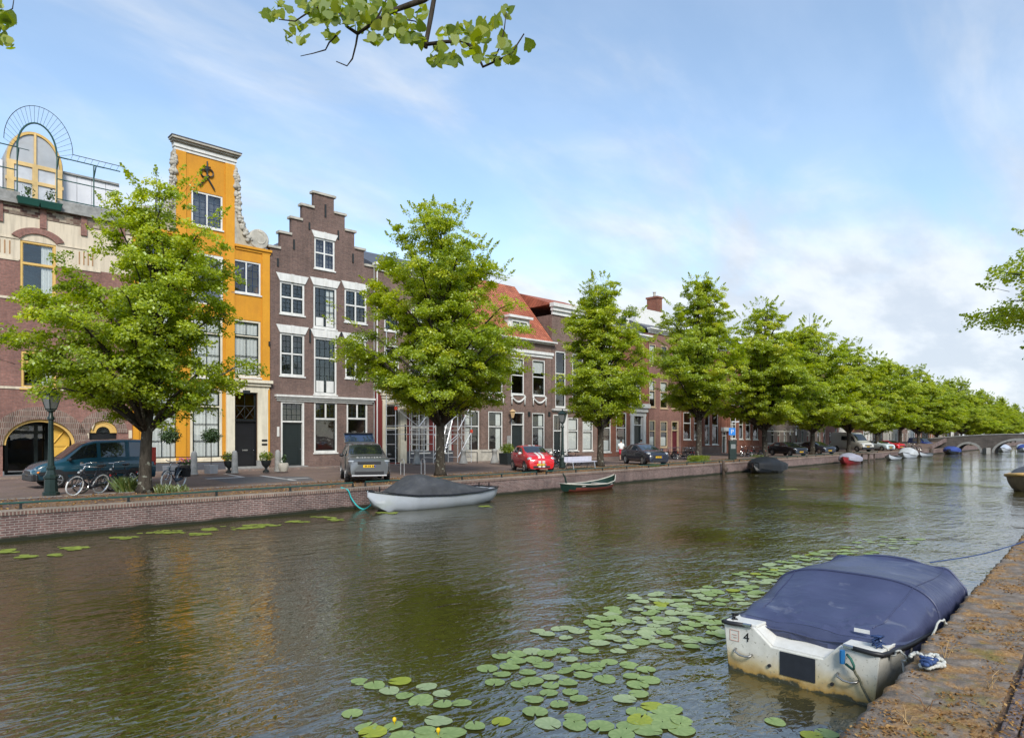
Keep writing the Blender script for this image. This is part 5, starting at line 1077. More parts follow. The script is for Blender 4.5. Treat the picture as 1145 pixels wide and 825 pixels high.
# ---------------------------------------------------------------- cars
def carpaint(n, c, rough=.25, metal=.0): return M(n, c, rough, 0, metal=metal, coat=.7, spec=.5)
def ellips(c, r, n=10, m=8):
    b = MB(); pr = [(math.sin(math.pi * i / m), -math.cos(math.pi * i / m)) for i in range(m + 1)]; pr[0] = (.01, -1); pr[-1] = (.01, 1)
    b.lathe(pr, n); b.xf(Matrix.Translation(Vector(c)) @ Matrix.Diagonal((r[0], r[1], r[2], 1))); return b
def car(name, label, cat, loc, head, L, W, st, paint, zb=.24, wheel=.31, axles=None, windows=(), shield=None, rear=None, stripes=None, plate=True, trim=None, grille=None, group='cars parked along the canal street', text=None, lamp=(.17, .17, .09), mirror=None, grz=None, hl=None):
    t = thing(name, label, cat, loc, head, group); st = sorted(st); X = np.array([s[0] for s in st]); hw = W / 2
    N = 60; xs = np.linspace(X[0], X[-1], N)
    cols = []
    for k in range(1, 5):
        y = np.interp(xs, X, [s[k] for s in st]); ker = np.array([.25, .5, .25])
        for _ in range(2): yy = np.convolve(np.pad(y, 1, mode='edge'), ker, 'valid'); y = yy
        cols.append(y)
    zs, zt, wb, wt = cols; wb = wb * hw; wt = wt * hw
    at = lambda x: [float(np.interp(x, xs, c)) for c in (zs, zt, wb, wt)]
    def half(x):
        s, tt, b_, w = at(x); e = min(1, (tt - s) / .3)
        return [(0, zb), (b_ * .84, zb), (b_ * .96, zb + .10), (b_ * 1.0, zb + .28), (b_ * 1.0, (zb + s) / 2 + .08), (b_ * .985, s - .05), (b_ * .95, s), (w, tt - .06 * e - .01), (w * .93, tt - .02 * e - .004), (w * .7, tt), (w * .35, tt + .008), (0, tt + .010)]
    rings = []
    for x in xs:
        hp = half(x); rings.append([(x, y, z) for y, z in hp] + [(x, -y, z) for y, z in hp[-2:0:-1]])
    b = MB(); b.loft(rings); body = b.build('body', paint, t); sharp(body, 50)
    GAP = .008
    for i, w in enumerate(windows):
        xb0, xb1, xt0, xt1 = w[:4]; v0, v1 = (w[4], w[5]) if len(w) > 5 else (.10, .93)
        for sg in (1, -1):
            q = MB(); n = 6; rows = []
            for j in range(n + 1):
                u = j / n; row = []
                for v, xa, xc in ((v0, xb0, xb1), (v1, xt0, xt1)):
                    x = xa + (xc - xa) * u; s, tt, b_, wv = at(x); e = min(1, (tt - s) / .3); y = b_ * .95 + (wv - b_ * .95) * v + GAP; z = s + (tt - .06 * e - .01 - s) * v; row.append((x, sg * y, z))
                rows.append(row)
            q.loft(rows, closed=False); o = q.build('side_window', CARGL, t, True)
    def top(name, xa, xc, f0, f1, mat, n=14, off=.012, ys=None):
        q = MB(); rows = []
        for j in range(n + 1):
            x = xa + (xc - xa) * j / n; s, tt, b_, wv = at(x); dzdx = (at(x + .02)[1] - at(x - .02)[1]) / .04; nx, nz = -dzdx, 1.; l = math.hypot(nx, nz)
            row = []
            rng_ = np.linspace(-1, 1, 9) if ys is None else np.linspace(ys[0], ys[1], 3)
            for f in rng_:
                y = f * wv * (f0 + (f1 - f0) * j / n) if ys is None else f; a = abs(y) / wv; z = tt + (.010 - .010 * min(1, a / .7)) - (0 if a < .7 else .03 * (a - .7) / .23); row.append((x + nx / l * off, y, z + nz / l * off))
            rows.append(row)
        q.loft(rows, closed=False); return q.build(name, mat, t, True)
    if shield: top('windscreen', shield[0], shield[1], .97, .93, CARGL)
    if rear: top('rear_window', rear[0], rear[1], .9, .9, CARGL)
    if stripes:
        for y0, y1 in stripes: top('stripe', X[-1] - .06, X[0] + .2, 1, 1, WHITE, 40, .006 if True else 0, (y0, y1))
    ax = axles or (X[-1] - .78, X[0] + .75)
    for x in ax:
        b_ = at(x)[2]
        for sg in (1, -1):
            y = sg * (b_ - .09); w = MB(); r = wheel; w.lathe([(r * .6, -.10), (r * .93, -.10), (r, -.06), (r, .06), (r * .93, .10), (r * .6, .10)], 22, (x, y, r), 'y'); wo = w.build('wheel', RUBBER, t, True)
            f = MB(); ye = y + sg * .095
            f.lathe([(r * .66, -.012), (r * .66, .012), (r * .56, .014), (r * .56, -.012)], 20, (x, ye, r), 'y'); f.lathe([(r * .15, -.01), (r * .15, .018), (.01, .02)], 8, (x, ye, r), 'y')
            for k in range(6): a = R(60 * k + 12); f.tube([(x + r * .1 * math.cos(a), ye, r + r * .1 * math.sin(a)), (x + r * .6 * math.cos(a), ye, r + r * .6 * math.sin(a))], r * .085, 4)
            f.build('rim', M_RIM, wo)
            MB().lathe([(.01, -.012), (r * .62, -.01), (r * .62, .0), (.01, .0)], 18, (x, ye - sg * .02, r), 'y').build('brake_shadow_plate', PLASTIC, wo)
            a = MB(); pts = arc(x, r, r * 1.2, r * 1.2, -12, 192, 16); a.prism(pts, sg * (b_ - .16), sg * (b_ + .008)); a.build('wheel_arch', PLASTIC, t)
    xf = X[-1]; s, tt, b_, wv = at(xf - .12)
    zh = hl or (s - .06)
    for sg in (1, -1):
        ellips((xf - lamp[0] * 1.25, sg * (at(xf - .22)[2] - lamp[1] * .93), zh), lamp).build('headlight', HEADL, t, True)
        xr = X[0]; br = at(xr + .1)[2]; MB().box(xr - .012, xr + .15, sg * (br - .06) - .05, sg * (br - .06) + .05, zs[2] - .30, zs[2] - .02).build('tail_light', RED_L, t, bevel=.02)
        if mirror:
            ellips((mirror, sg * (at(mirror)[2] + .10), at(mirror)[0] + .06), (.07, .11, .075)).build('mirror', trim or paint, t, True)
    gz = grz or (.52, .70); wg = at(xf)[2] * .62
    g = MB(); g.box(xf - .05, xf + .012, -wg, wg, gz[0], gz[1]); g.build('grille', grille or PLASTIC, t, bevel=.01)
    g = MB(); g.box(xf - .05, xf + .010, -wg * 1.1, wg * 1.1, zb + .03, zb + .16); g.build('lower_grille', PLASTIC, t, bevel=.01)
    if plate:
        p = MB(); z = gz[0] - .075; p.box(xf, xf + .022, -.26, .26, z - .055, z + .055); po = p.build('number_plate', PLATEY, t)
        k = MB(); rr = random.Random(hash(label) % 99 if False else len(label))
        for i in range(6): y = -.2 + i * .068 + (.02 if i > 1 else 0) + (.02 if i > 3 else 0); k.box(xf + .021, xf + .025, y, y + .045, z - .034, z + .034)
        k.build('plate_characters', BLACKP, po); u = MB(); u.box(xf + .0205, xf + .0245, .215 + .0, .258, z - .054, z + .054); u.build('plate_band', M_EU, po)
    for xd in (windows[0][1] - .05,) if windows else ():
        for sg in (1, -1): s_, t_, bb, _ = at(xd); MB().box(xd - .16, xd - .02, sg * (bb * .99) - .012, sg * (bb * .99) + .018, s_ - .16, s_ - .125).build('door_handle', trim or paint, t)
    return t, at
M_RIM = M('alloy_rim', (.5, .5, .5), .25, .05, metal=.8); M_EU = M('plate_blue', (.02, .05, .3), .4, 0)
P_TEAL = carpaint('dark_teal_car_paint', (.008, .055, .085)); P_SILV = carpaint('silver_grey_car_paint', (.12, .125, .13), .3, .35); P_RED = carpaint('red_car_paint', (.55, .008, .012)); P_DBLU = carpaint('dark_blue_grey_car_paint', (.018, .022, .036)); P_BLK = carpaint('black_car_paint', (.008, .008, .010))
P_VAN = carpaint('beige_grey_van_paint', (.50, .48, .43), .35); P_LT = carpaint('pale_blue_car_paint', (.50, .58, .60), .3); P_BLU = carpaint('royal_blue_van_paint', (.03, .05, .20))
HD = R(237)
def park(px, yf, L, head=HD):     # where a car stands whose nose shows at picture column px, its front at yf
    d = ray(px, 500); x = d.x / d.y * yf; return Vector((x - math.cos(head) * L / 2, yf - math.sin(head) * L / 2, 0))
KANG = [(2.2, .60, .64, .82, .68), (2.05, .80, .86, .94, .77), (1.75, .93, 1.0, .99, .80), (1.25, 1.02, 1.10, 1, .82), (.5, 1.08, 1.72, 1, .80), (0.05, 1.10, 1.85, 1, .80), (-1.2, 1.10, 1.89, 1, .80), (-2.0, 1.10, 1.86, .99, .79), (-2.15, 1.06, 1.72, .96, .77), (-2.2, 1.0, 1.2, .94, .76)]
vp = at_z(48, 546.5); 
van, vat = car('van_car', 'dark teal high roofed family van parked behind the lamp post and bikes', 'van', (vp.x + 1.90, vp.y + .82, 0), R(180 - 1.5), 4.4, 1.7, KANG, P_TEAL, .28, .33, (1.42, -1.36), [(1.12, .02, .55, .02), (-.12, -1.02, -.12, -1.02), (-1.18, -1.98, -1.18, -1.90)], (1.22, .32), None, plate=True, mirror=1.0, trim=PLASTIC, hl=.70, lamp=(.26, .15, .12), grz=(.55, .68))
for sg in (1, -1):
    MB().box(-2.0, 2.0, sg * .855 - .012, sg * .855 + .012, .52, .64).build('side_rubbing_strip', PLASTIC, van); MB().box(-2.21, -2.02, sg * .78 - .07, sg * .78 + .055, .95, 1.55).build('tail_light', RED_L, van, bevel=.02)
b = MB(); b.box(2.0, 2.225, -.76, .76, .28, .56); b.box(2.02, 2.10, -.84, .84, .28, .56); b.build('bumper', PLASTIC, van, bevel=.04); ellips((2.0, .80, .62), (.06, .04, .04)).build('indicator', M('amber_lens', (.8, .25, .02), .2, 0), van)
SUVS = [(2.3, .80, .86, .80, .70), (2.2, .98, 1.03, .90, .80), (1.95, 1.04, 1.09, .97, .84), (1.05, 1.10, 1.17, 1, .84), (.25, 1.13, 1.60, 1, .77), (-.15, 1.14, 1.69, 1, .76), (-1.6, 1.16, 1.70, 1, .74), (-2.1, 1.14, 1.62, .98, .72), (-2.28, 1.05, 1.2, .93, .70)]
suv, sat = car('suv', 'silver grey SUV with its tailgate raised, nose towards the canal', 'car', park(413, 24.0, 4.6, R(239)), R(239), 4.6, 1.92, SUVS, P_SILV, .30, .37, (1.38, -1.36), [(.85, -.35, .12, -.35), (-.45, -1.35, -.45, -1.30), (-1.45, -2.0, -1.42, -1.85)], (1.0, .02), None, plate=True, mirror=.72, trim=PLASTIC, grz=(.80, .93), hl=.93, lamp=(.16, .22, .06))
b = MB(); b.prism([(-2.05, 1.72), (-3.0, 2.16), (-3.04, 2.10), (-2.1, 1.66)], -.74, .74); tg = b.build('tailgate', P_SILV, suv, bevel=.03); MB().prism([(-3.06, 2.09), (-2.86, 2.20), (-2.80, 2.16), (-3.0, 2.05)], -.70, .70).build('spoiler', PLASTIC, tg, bevel=.02); MB().prism([(-2.10, 1.757), (-2.84, 2.101), (-2.835, 2.112), (-2.095, 1.768)], -.69, .69).build('rear_window', M('sky_reflection_blue_rear_glass', (.012, .024, .06), .05, 0, spec=.8, coat=.6), tg)  # rear glass colour carries the blue of the sky reflected in it
b = MB(); b.box(2.25, 2.335, -.62, .62, .36, .52); b.build('bumper_intake', PLASTIC, suv, bevel=.02)
for sg in (1, -1): MB().box(2.0, 2.27, sg * .80 - .05, sg * .80 + .05, .48, .72).build('side_intake', PLASTIC, suv, bevel=.02)
MB().box(2.22, 2.345, -.74, .74, .30, .35).build('skid_plate', M('satin_silver', (.5, .5, .5), .4, 0), suv, bevel=.01)
textobj('hood_lettering', 'DISCOVERY', .13, suv, (2.12, 0, 1.075), (R(28), 0, R(90)), WHITE, 1.7)
UP = [(1.77, .60, .66, .84, .72), (1.68, .84, .90, .94, .8), (1.25, .95, 1.02, 1, .82), (.9, .99, 1.07, 1, .82), (.15, 1.02, 1.42, 1, .77), (-.25, 1.04, 1.5, 1, .76), (-1.2, 1.06, 1.48, 1, .74), (-1.6, 1.05, 1.36, .97, .72), (-1.76, 1.0, 1.1, .9, .7)]
red, _ = car('small_car', 'small red car with two white racing stripes and white mirrors', 'car', park(606, 23.7, 3.6), HD, 3.55, 1.66, UP, P_RED, .22, .30, (1.12, -1.25), [(.75, -.25, .18, -.25), (-.33, -1.25, -.33, -1.15)], (.86, -.0), (-1.28, -1.66), [(-.19, -.04), (.04, .19)], mirror=.62, trim=WHITE, grille=P_RED, grz=(.52, .58), hl=.76, lamp=(.14, .17, .12))
for y0, y1 in ((-.19, -.04), (.04, .19)): MB().box(1.76, 1.782, y0, y1, .30, .66).build('stripe', WHITE, red)
PRI = [(2.25, .62, .68, .80, .68), (2.12, .82, .88, .92, .76), (1.6, .94, 1.0, .99, .82), (1.2, .98, 1.05, 1, .82), (.1, 1.03, 1.42, 1, .74), (-.4, 1.05, 1.50, 1, .73), (-1.2, 1.08, 1.44, 1, .72), (-2.0, 1.06, 1.22, .97, .72), (-2.22, .98, 1.06, .92, .7)]
HAT = [(2.2, .62, .68, .80, .70), (2.08, .84, .90, .93, .78), (1.6, .93, .99, 1, .82), (1.05, .97, 1.04, 1, .82), (.2, 1.0, 1.38, 1, .74), (-.2, 1.02, 1.46, 1, .73), (-1.3, 1.04, 1.44, 1, .72), (-1.9, 1.03, 1.2, .97, .72), (-2.2, .98, 1.06, .92, .7)]
WIN = [(.9, -.3, .15, -.3), (-.4, -1.2, -.4, -1.1), (-1.28, -1.8, -1.25, -1.55)]
car('hatchback', 'dark blue grey hatchback parked left of the hedge with a person behind it', 'car', park(737, 23.6, 4.5), HD, 4.5, 1.76, PRI, P_DBLU, .22, .32, (1.4, -1.35), WIN, (1.12, -.05), (-1.3, -2.0), mirror=.8, grz=(.66, .72), hl=.82, lamp=(.24, .16, .10))
car('estate_car', 'black car parked behind the black covered boat', 'car', park(897, 23.9, 4.5), HD, 4.45, 1.78, HAT, P_BLK, .22, .32, None, WIN, (1.02, -.02), (-1.4, -1.9), mirror=.75)
car('estate_car', 'dark blue black car between a linden trunk and the delivery van', 'car', park(929, 23.9, 4.5), HD, 4.4, 1.78, HAT, P_DBLU, .22, .32, None, WIN, (1.02, -.02), (-1.4, -1.9), mirror=.75)
VANS = [(2.95, .80, .86, .85, .72), (2.85, 1.08, 1.14, .94, .8), (2.4, 1.22, 1.32, 1, .84), (2.0, 1.28, 1.42, 1, .85), (1.2, 1.4, 2.3, 1, .84), (.8, 1.45, 2.6, 1, .85), (-2.7, 1.45, 2.66, 1, .87), (-2.9, 1.4, 2.55, .98, .86), (-2.95, 1.3, 2.3, .97, .85)]
dv, _ = car('delivery_van', 'tall beige grey delivery van with dark side window', 'van', park(971, 24.2, 5.9), HD, 5.9, 2.0, VANS, P_VAN, .34, .36, (2.0, -1.7), [(1.75, .75, 1.2, .75, .05, .7), (.2, -.9, .2, -.9, .1, .62)], (1.95, 1.1), None, mirror=1.7, trim=PLASTIC, grz=(.78, .95), hl=1.02, lamp=(.14, .2, .14))
MB().box(2.8, 2.975, -.92, .92, .34, .66).build('bumper', PLASTIC, dv, bevel=.04)
car('hatchback', 'pale blue white hatchback parked right of the delivery van', 'car', park(996, 24.0, 4.3), HD, 4.3, 1.76, HAT, P_LT, .22, .32, None, WIN, (1.02, -.02), (-1.4, -1.9), mirror=.75)
car('hatchback', 'red car mostly hidden behind the pale blue white hatchback', 'car', park(1008, 24.2, 4.2), HD, 4.2, 1.72, HAT, P_RED, .22, .31, None, WIN, (1.02, -.02), (-1.4, -1.9), mirror=.75)
car('van_car', 'royal blue van parked by the last linden before the bridge', 'van', park(1042, 23.9, 4.6), HD, 4.4, 1.76, KANG, P_BLU, .26, .33, (1.42, -1.36), [(1.12, .02, .55, .02), (-.12, -1.02, -.12, -1.02)], (1.22, .32), None, mirror=1.0, hl=.70)
# ---------------------------------------------------------------- boats
HULLW = M('white_gelcoat', (.45, .48, .53), .3, .06, 2, dirt=(.38, .38, .33), dfac=.4, coat=.3); COVG = M('grey_tarpaulin', (.045, .047, .052), .7, .2, 3, bump=.03, dirt=(.14, .14, .13), dscale=4, dfac=.3)
COVB = M('black_tarpaulin', (.007, .0075, .009), .6, .2, 3, bump=.03); COVP = M('pale_tarpaulin', (.30, .29, .34), .7, .1, 2, bump=.03); COVBL = M('blue_tarpaulin', (.03, .055, .22), .6, .15, 3, bump=.03)
WOODD = M('varnished_wood', (.20, .105, .045), .4, .2, 3)
def hull(t, L, B, stn, mat, wl=0., rail_mat=None, band=None, name='hull', rr=.035, low=None):
    """stn: (u along 0..1, half breadth fraction, keel z, gunwale z); x from -L/2 (stern) to L/2 (bow)."""
    rings = []; us = np.linspace(0, 1, 28); S_ = np.array(stn); f = lambda k, u: float(np.interp(u, S_[:, 0], S_[:, k]))
    gun = []
    for u in us:
        x = -L / 2 + L * u; hb = f(1, u) * B / 2; kz = f(2, u); gz = f(3, u)
        pts = [(0, kz), (hb * .55, kz + .02), (hb * .80, kz + (gz - kz) * .3), (hb * .93, kz + (gz - kz) * .62), (hb, gz)]
        rings.append([(x, y, z) for y, z in pts[::-1]] + [(x, -y, z) for y, z in pts[1:]]); gun.append((x, hb, gz))
    b = MB(); b.loft(rings, closed=False)
    b.poly(rings[0]); b.poly(rings[-1][::-1])
    h = b.build(name, [mat, low[0]] if low else mat, t, True); sharp(h, 45)
    if low:
        for p in h.data.polygons: p.material_index = 1 if p.center.z < low[1] else 0
    rl = MB(); rl.tube([(x, y + .01, z) for x, y, z in gun], rr, 6); rl.tube([(x, -y - .01, z) for x, y, z in gun], rr, 6); rl.tube([(gun[0][0], gun[0][1], gun[0][2]), (gun[0][0], -gun[0][1], gun[0][2])], rr, 6)
    if rail_mat: rl.build('rubbing_strake', rail_mat, t, True)
    return gun, f
def cover(t, L, B, f, prof, mat, name='cover', over=.06, wr=.03, seed=1, skirt=.10):
    """prof: (u, height over gunwale); hangs over the gunwale."""
    rs = random.Random(seed); U = np.linspace(prof[0][0], prof[-1][0], 34); P = np.array(prof); rings = []
    ph = [rs.uniform(0, 6) for _ in range(6)]
    for u in U:
        x = -L / 2 + L * u; hb = f(1, u) * B / 2 + over; gz = f(3, u); h = float(np.interp(u, P[:, 0], P[:, 1])); n = 18; ring = [(x, hb + .01, gz - skirt)]
        for i in range(n + 1):
            a = math.pi * i / n; c, s = math.cos(a), math.sin(a); y = hb * (abs(c) ** .8) * (1 if c >= 0 else -1); z = gz + h * (abs(s) ** .85)
            w = wr * (math.sin(u * 31 + a * 4 + ph[0]) * .5 + math.sin(u * 57 - a * 7 + ph[1]) * .35 + math.sin(u * 13 + a * 11 + ph[2]) * .4) * s; ring.append((x, y, z + w))
        ring.append((x, -hb - .01, gz - skirt)); rings.append(ring)
    b = MB(); b.loft(rings, closed=False); b.poly(rings[0]); b.poly(rings[-1][::-1]); o = b.build(name, mat, t, True); return o
def boatat(name, label, px, y, L, rz=0, dx=0):
    d = ray(px, 520); return thing(name, label, 'boat', (d.x / d.y * y + dx, y, WATER), rz, 'boats moored along the canal')
SLOOP = [(0, .55, .10, .62), (.06, .78, -.05, .60), (.25, .97, -.18, .52), (.5, 1, -.2, .50), (.75, .82, -.16, .56), (.9, .46, -.02, .68), (.97, .16, .28, .76), (1, .03, .55, .80)]
t = thing('sloop', 'white open sloop under a grey tarpaulin, moored by the silver car', 'boat', (18.75, 20.75, WATER), R(180), 'boats moored along the canal')
g, f = hull(t, 6.5, 2.2, SLOOP, HULLW, rail_mat=BLACKP, rr=.04); cover(t, 6.5, 2.1, f, [(.10, .02), (.3, .34), (.55, .74), (.66, .78), (.76, .42), (.84, .05)], COVG, seed=3, over=.01, skirt=.02)
b = MB(); b.lathe([(.03, 0), (.03, .22)], 6, (-3.0, .3, .58)); b.lathe([(.03, 0), (.03, .22)], 6, (-3.0, -.3, .58)); b.lathe([(.03, 0), (.03, .25)], 6, (2.7, 0, .68)); b.build('mooring_cleat', BLACKP, t)
MB().prism([(1.35, .92), (1.95, .62), (1.92, .60), (1.32, .90)], -.55, .55).build('cover_window', M('cloudy_plastic', (.5, .5, .5), .2, .1), t)
MB().box(-3.15, -2.75, -.5, .5, .57, .60).build('stern_deck', HULLW, t)
ROW = [(0, .45, .02, .42), (.1, .72, -.05, .38), (.35, .98, -.1, .33), (.6, 1, -.1, .33), (.82, .7, -.06, .42), (.95, .25, .1, .58), (1, .04, .3, .70)]
GRNB = M('dark_green_hull', (.010, .030, .022), .35, .15, 3); REDB = M('red_antifouling', (.22, .05, .035), .6, .2, 3)
t = boatat('rowing_boat', 'dark green wooden rowing boat with red bottom', 661, 20.9, 4.5, R(0)); g, f = hull(t, 4.6, 1.5, ROW, GRNB, rail_mat=M('pale_gunwale', (.45, .43, .36), .6, .15), rr=.03, low=(REDB, .17))
b = MB(); b.box(-1.9, 1.5, -.4, .4, .16, .18); b.build('floor_boards', M('grey_floor_boards', (.3, .3, .28), .7, .2), t)
for x in (-1.5, -.2, 1.0): MB().box(x - .13, x + .13, -.62, .62, .26, .30).build('thwart', M('pale_thwart', (.38, .37, .33), .7, .15), t)
MB().tube([(-2.2, 0, .4), (-2.32, 0, .75), (-2.5, 0, .95)], [.05, .045, .03], 6).build('stern_post', GRNB, t)
t = boatat('covered_boat', 'boat fully under a black tarpaulin moored in front of the bikes and black car', 857, 20.6, 6, R(180), -.1); g, f = hull(t, 5.0, 2.3, SLOOP, P_BLK); cover(t, 5.0, 2.3, f, [(.0, .1), (.25, .4), (.5, .75), (.75, .55), (.95, .12)], COVB, seed=7, skirt=.32)
t = boatat('covered_boat', 'small boat with red hull side under a pale lilac tarpaulin', 951, 20.6, 5, R(180), -.3); g, f = hull(t, 4.6, 1.8, SLOOP, M('red_hull', (.22, .018, .022), .4, .1)); cover(t, 4.6, 1.8, f, [(.05, .1), (.3, .45), (.6, .62), (.9, .15)], COVP, seed=9, skirt=.22)
t = boatat('covered_boat', 'small motorboat with white ribbed canopy beyond the wooden jetty', 1015, 20.4, 5, R(180)); g, f = hull(t, 5.2, 2.0, SLOOP, HULLW, rail_mat=BLACKP); cover(t, 5.2, 2.0, f, [(.15, .1), (.3, .7), (.55, .9), (.75, .35), (.85, .05)], M('white_canopy', (.42, .43, .43), .6, .1), seed=12)
t = boatat('open_boat', 'low white open boat left of the ribbed canopy boat', 999, 20.2, 4, R(180)); g, f = hull(t, 4.2, 1.7, ROW, HULLW, rail_mat=BLACKP); [MB().box(x - .12, x + .12, -.6, .6, .26, .3).build('thwart', WHITE, t) for x in (-1, .6)]
t = boatat('open_boat', 'long white open boat right of the ribbed canopy boat', 1034, 20.3, 6, R(180)); g, f = hull(t, 6.4, 1.9, ROW, HULLW, rail_mat=PLASTIC); [MB().box(x - .12, x + .12, -.7, .7, .26, .3).build('thwart', WHITE, t) for x in (-1.6, 0, 1.4)]
t = boatat('covered_boat', 'boat under a blue tarpaulin moored before the small bridge arch', 1064, 20.2, 6, R(180)); g, f = hull(t, 6.2, 2.3, SLOOP, P_BLK); cover(t, 6.2, 2.3, f, [(.05, .15), (.3, .6), (.6, .75), (.95, .15)], COVBL, seed=15, skirt=.2)
for i, (x, y, m, lb) in enumerate(((160, 15.5, HULLW, 'white boat seen through the big bridge arch, nearest the pier'), (163, 12.5, COVBL, 'blue covered boat seen through the big bridge arch'), (172, 13.5, HULLW, 'white cabin boat seen through the big bridge arch, further back'), (176, 9.5, HULLW, 'white boat seen through the big bridge arch near the picture edge'), (186, 11.5, COVBL, 'second blue covered boat behind the others beyond the arch'))):
    t = thing('moored_boat', lb, 'boat', (x, y, WATER), R(180), 'boats beyond the bridge'); g, f = hull(t, 6.5, 2.2, SLOOP, HULLW, rail_mat=PLASTIC); cover(t, 6.5, 2.2, f, [(.05, .1), (.3, .6), (.6, .9), (.9, .15)], m, seed=20 + i)
t = thing('barge', 'dark barge with yellow brown rim entering at the right edge', 'boat', (47.6, 2.95, WATER), R(180), 'boats moored along the canal')
BARGE = [(0, .8, -.2, .75), (.1, .95, -.3, .72), (.6, 1, -.3, .72), (.85, .95, -.2, .78), (.95, .7, -.1, .84), (1, .30, 0, .9)]
g, f = hull(t, 8.6, 2.7, BARGE, M('weathered_barge_hull', (.17, .12, .065), .6, .3, 3), rail_mat=M('yellow_brown_rim', (.48, .30, .10), .5, .2), rr=.09); cover(t, 8.6, 2.5, f, [(.04, .1), (.3, .5), (.7, .5), (.97, .1)], COVG, seed=31, over=-.05, skirt=-.02)
# the near boat, modelled closely
def near_boat():
    def gelm():
        m, t, out = newmat('stained_white_gelcoat'); L = t.links.new; p = nd(t, 'ShaderNodeBsdfPrincipled', i_Roughness=.4); tc = nd(t, 'ShaderNodeTexCoord'); s = nd(t, 'ShaderNodeSeparateXYZ'); L(tc.outputs['Object'], s.inputs[0])
        def nz(sc, d=6.): n = nd(t, 'ShaderNodeTexNoise', i_Scale=sc, i_Detail=d, i_Roughness=.65); L(tc.outputs['Object'], n.inputs['Vector']); return n.outputs['Fac']
        a = nd(t, 'ShaderNodeMath', operation='MULTIPLY_ADD'); L(nz(2.6), a.inputs[0]); a.inputs[1].default_value = .34; L(s.outputs['Z'], a.inputs[2])
        r = ramp(t, [(.12, (.035, .036, .02)), (.20, (.05, .05, .028)), (.225, (.40, .25, .07)), (.33, (.56, .46, .26)), (.48, (.64, .62, .54)), (.8, (.68, .67, .62))]); L(a.outputs[0], r.inputs[0])
        r2 = ramp(t, [(.60, (0,) * 3), (.70, (.75,) * 3)]); L(nz(26., 3.), r2.inputs[0]); r3 = ramp(t, [(.3, (.82,) * 3), (.7, (1.04,) * 3)]); L(nz(5.), r3.inputs[0])
        c = mix(t, r2.outputs[0], mix(t, 1., r.outputs[0], r3.outputs[0], 'MULTIPLY'), (.20, .19, .14)); L(c, p.inputs['Base Color']); L(p.outputs[0], out.inputs[0]); return m
    GEL = gelm()
    t = thing('motorboat', 'white fibreglass motorboat under a navy blue tarpaulin at the near quay', 'boat', (7.85, 2.66, WATER), R(-5), 'boats moored along the canal')
    L, B = 4.7, 1.96
    stn = [(0, .90, -.16, .56), (.15, .97, -.2, .54), (.4, 1.0, -.2, .54), (.65, .9, -.18, .57), (.82, .62, -.1, .62), (.94, .26, .1, .67), (1, .04, .35, .70)]
    S_ = np.array(stn); f = lambda k, u: float(np.interp(u, S_[:, 0], S_[:, k])); rings = []; gun = []
    for u in np.linspace(0, 1, 30):
        x = L * u; hb = f(1, u) * B / 2; kz = f(2, u); gz = f(3, u)
        pts = [(hb, gz), (hb * .985, gz - .10), (hb * .955, gz * .45), (hb * .93, .0), (hb * .86, kz * .5), (hb * .5, kz), (0, kz - .03)]
        rings.append([(x, y, z) for y, z in pts] + [(x, -y, z) for y, z in pts[-2::-1]]); gun.append((x, hb, gz))
    b = MB(); b.loft(rings, closed=False); h = b.build('hull', GEL, t, True); sharp(h, 40)
    hb = .90 * B / 2
    tr = [(hb, .56), (hb * .985, .46), (hb * .93, 0), (hb * .86, -.08), (hb * .5, -.16), (-hb * .5, -.16), (-hb * .86, -.08), (-hb * .93, 0), (-hb * .985, .46), (-hb, .56), (-.47, .565), (-.30, .385), (.28, .385), (.50, .565)]
    MB().prism(tr, -.004, .05, 'x').build('transom', GEL, t, bevel=.012)
    DECK = M('off_white_deck', (.62, .61, .56), .5, .08, 4, dirt=(.35, .33, .26), dscale=5, dfac=.4)
    b = MB(); b.prism([(.05, .39), (.05, .36), (.42, .44), (.42, .60), (.39, .60), (.39, .47)], -.40, .40); b.build('splash_well', DECK, t)
    for sg in (1, -1):
        q = MB(); y0, y1 = sorted((sg * .48, sg * (hb - .0))); q.box(.05, .60, y0 + .001, y1 - .001, .545, .585); q.build('stern_deck', DECK, t, bevel=.015)
        q = MB(); a, c = sorted((sg * .30, sg * .48)); q.prism([(.28 * 1, .385), (.50, .565), (.50, .545), (.28, .36)] if sg > 0 else [(-.30, .385), (-.47, .565), (-.47, .545), (-.30, .36)], .05, .45, 'x'); q.build('well_side', DECK, t)
    r = MB()
    for sg in (1, -1): r.tube([(-.012, sg * .60, .575), (-.02, sg * (hb - .08), .565), (.01, sg * (hb + .012), .56), (.08, sg * (hb + .018), .555)] + [(x, sg * (y + .015), z - .005) for x, y, z in gun[1:]], .026, 7)
    r.build('rubbing_strake', PLASTIC, t, True)
    for sg in (1, -1): MB().tube([(-.016, sg * .62, .578), (-.016, sg * .52, .580)], .024, 6).build('strake_end', CHROME, t)
    MB().box(-.014, -.0045, -.22, .18, .10, .365).build('engine_plate', M('dark_engine_pad', (.018, .021, .028), .55, .2, 9), t, bevel=.004)
    for y in (.62, -.56): MB().tube([(-.012, y + .10, .275), (-.05, y + .09, .25), (-.062, y + .03, .225), (-.062, y - .05, .22), (-.05, y - .10, .235), (-.012, y - .11, .245)], [.014, .013, .012, .012, .013, .014], 7).build('grab_handle', M('weathered_chrome', (.35, .34, .32), .35, .2, 8, metal=.8), t, True)
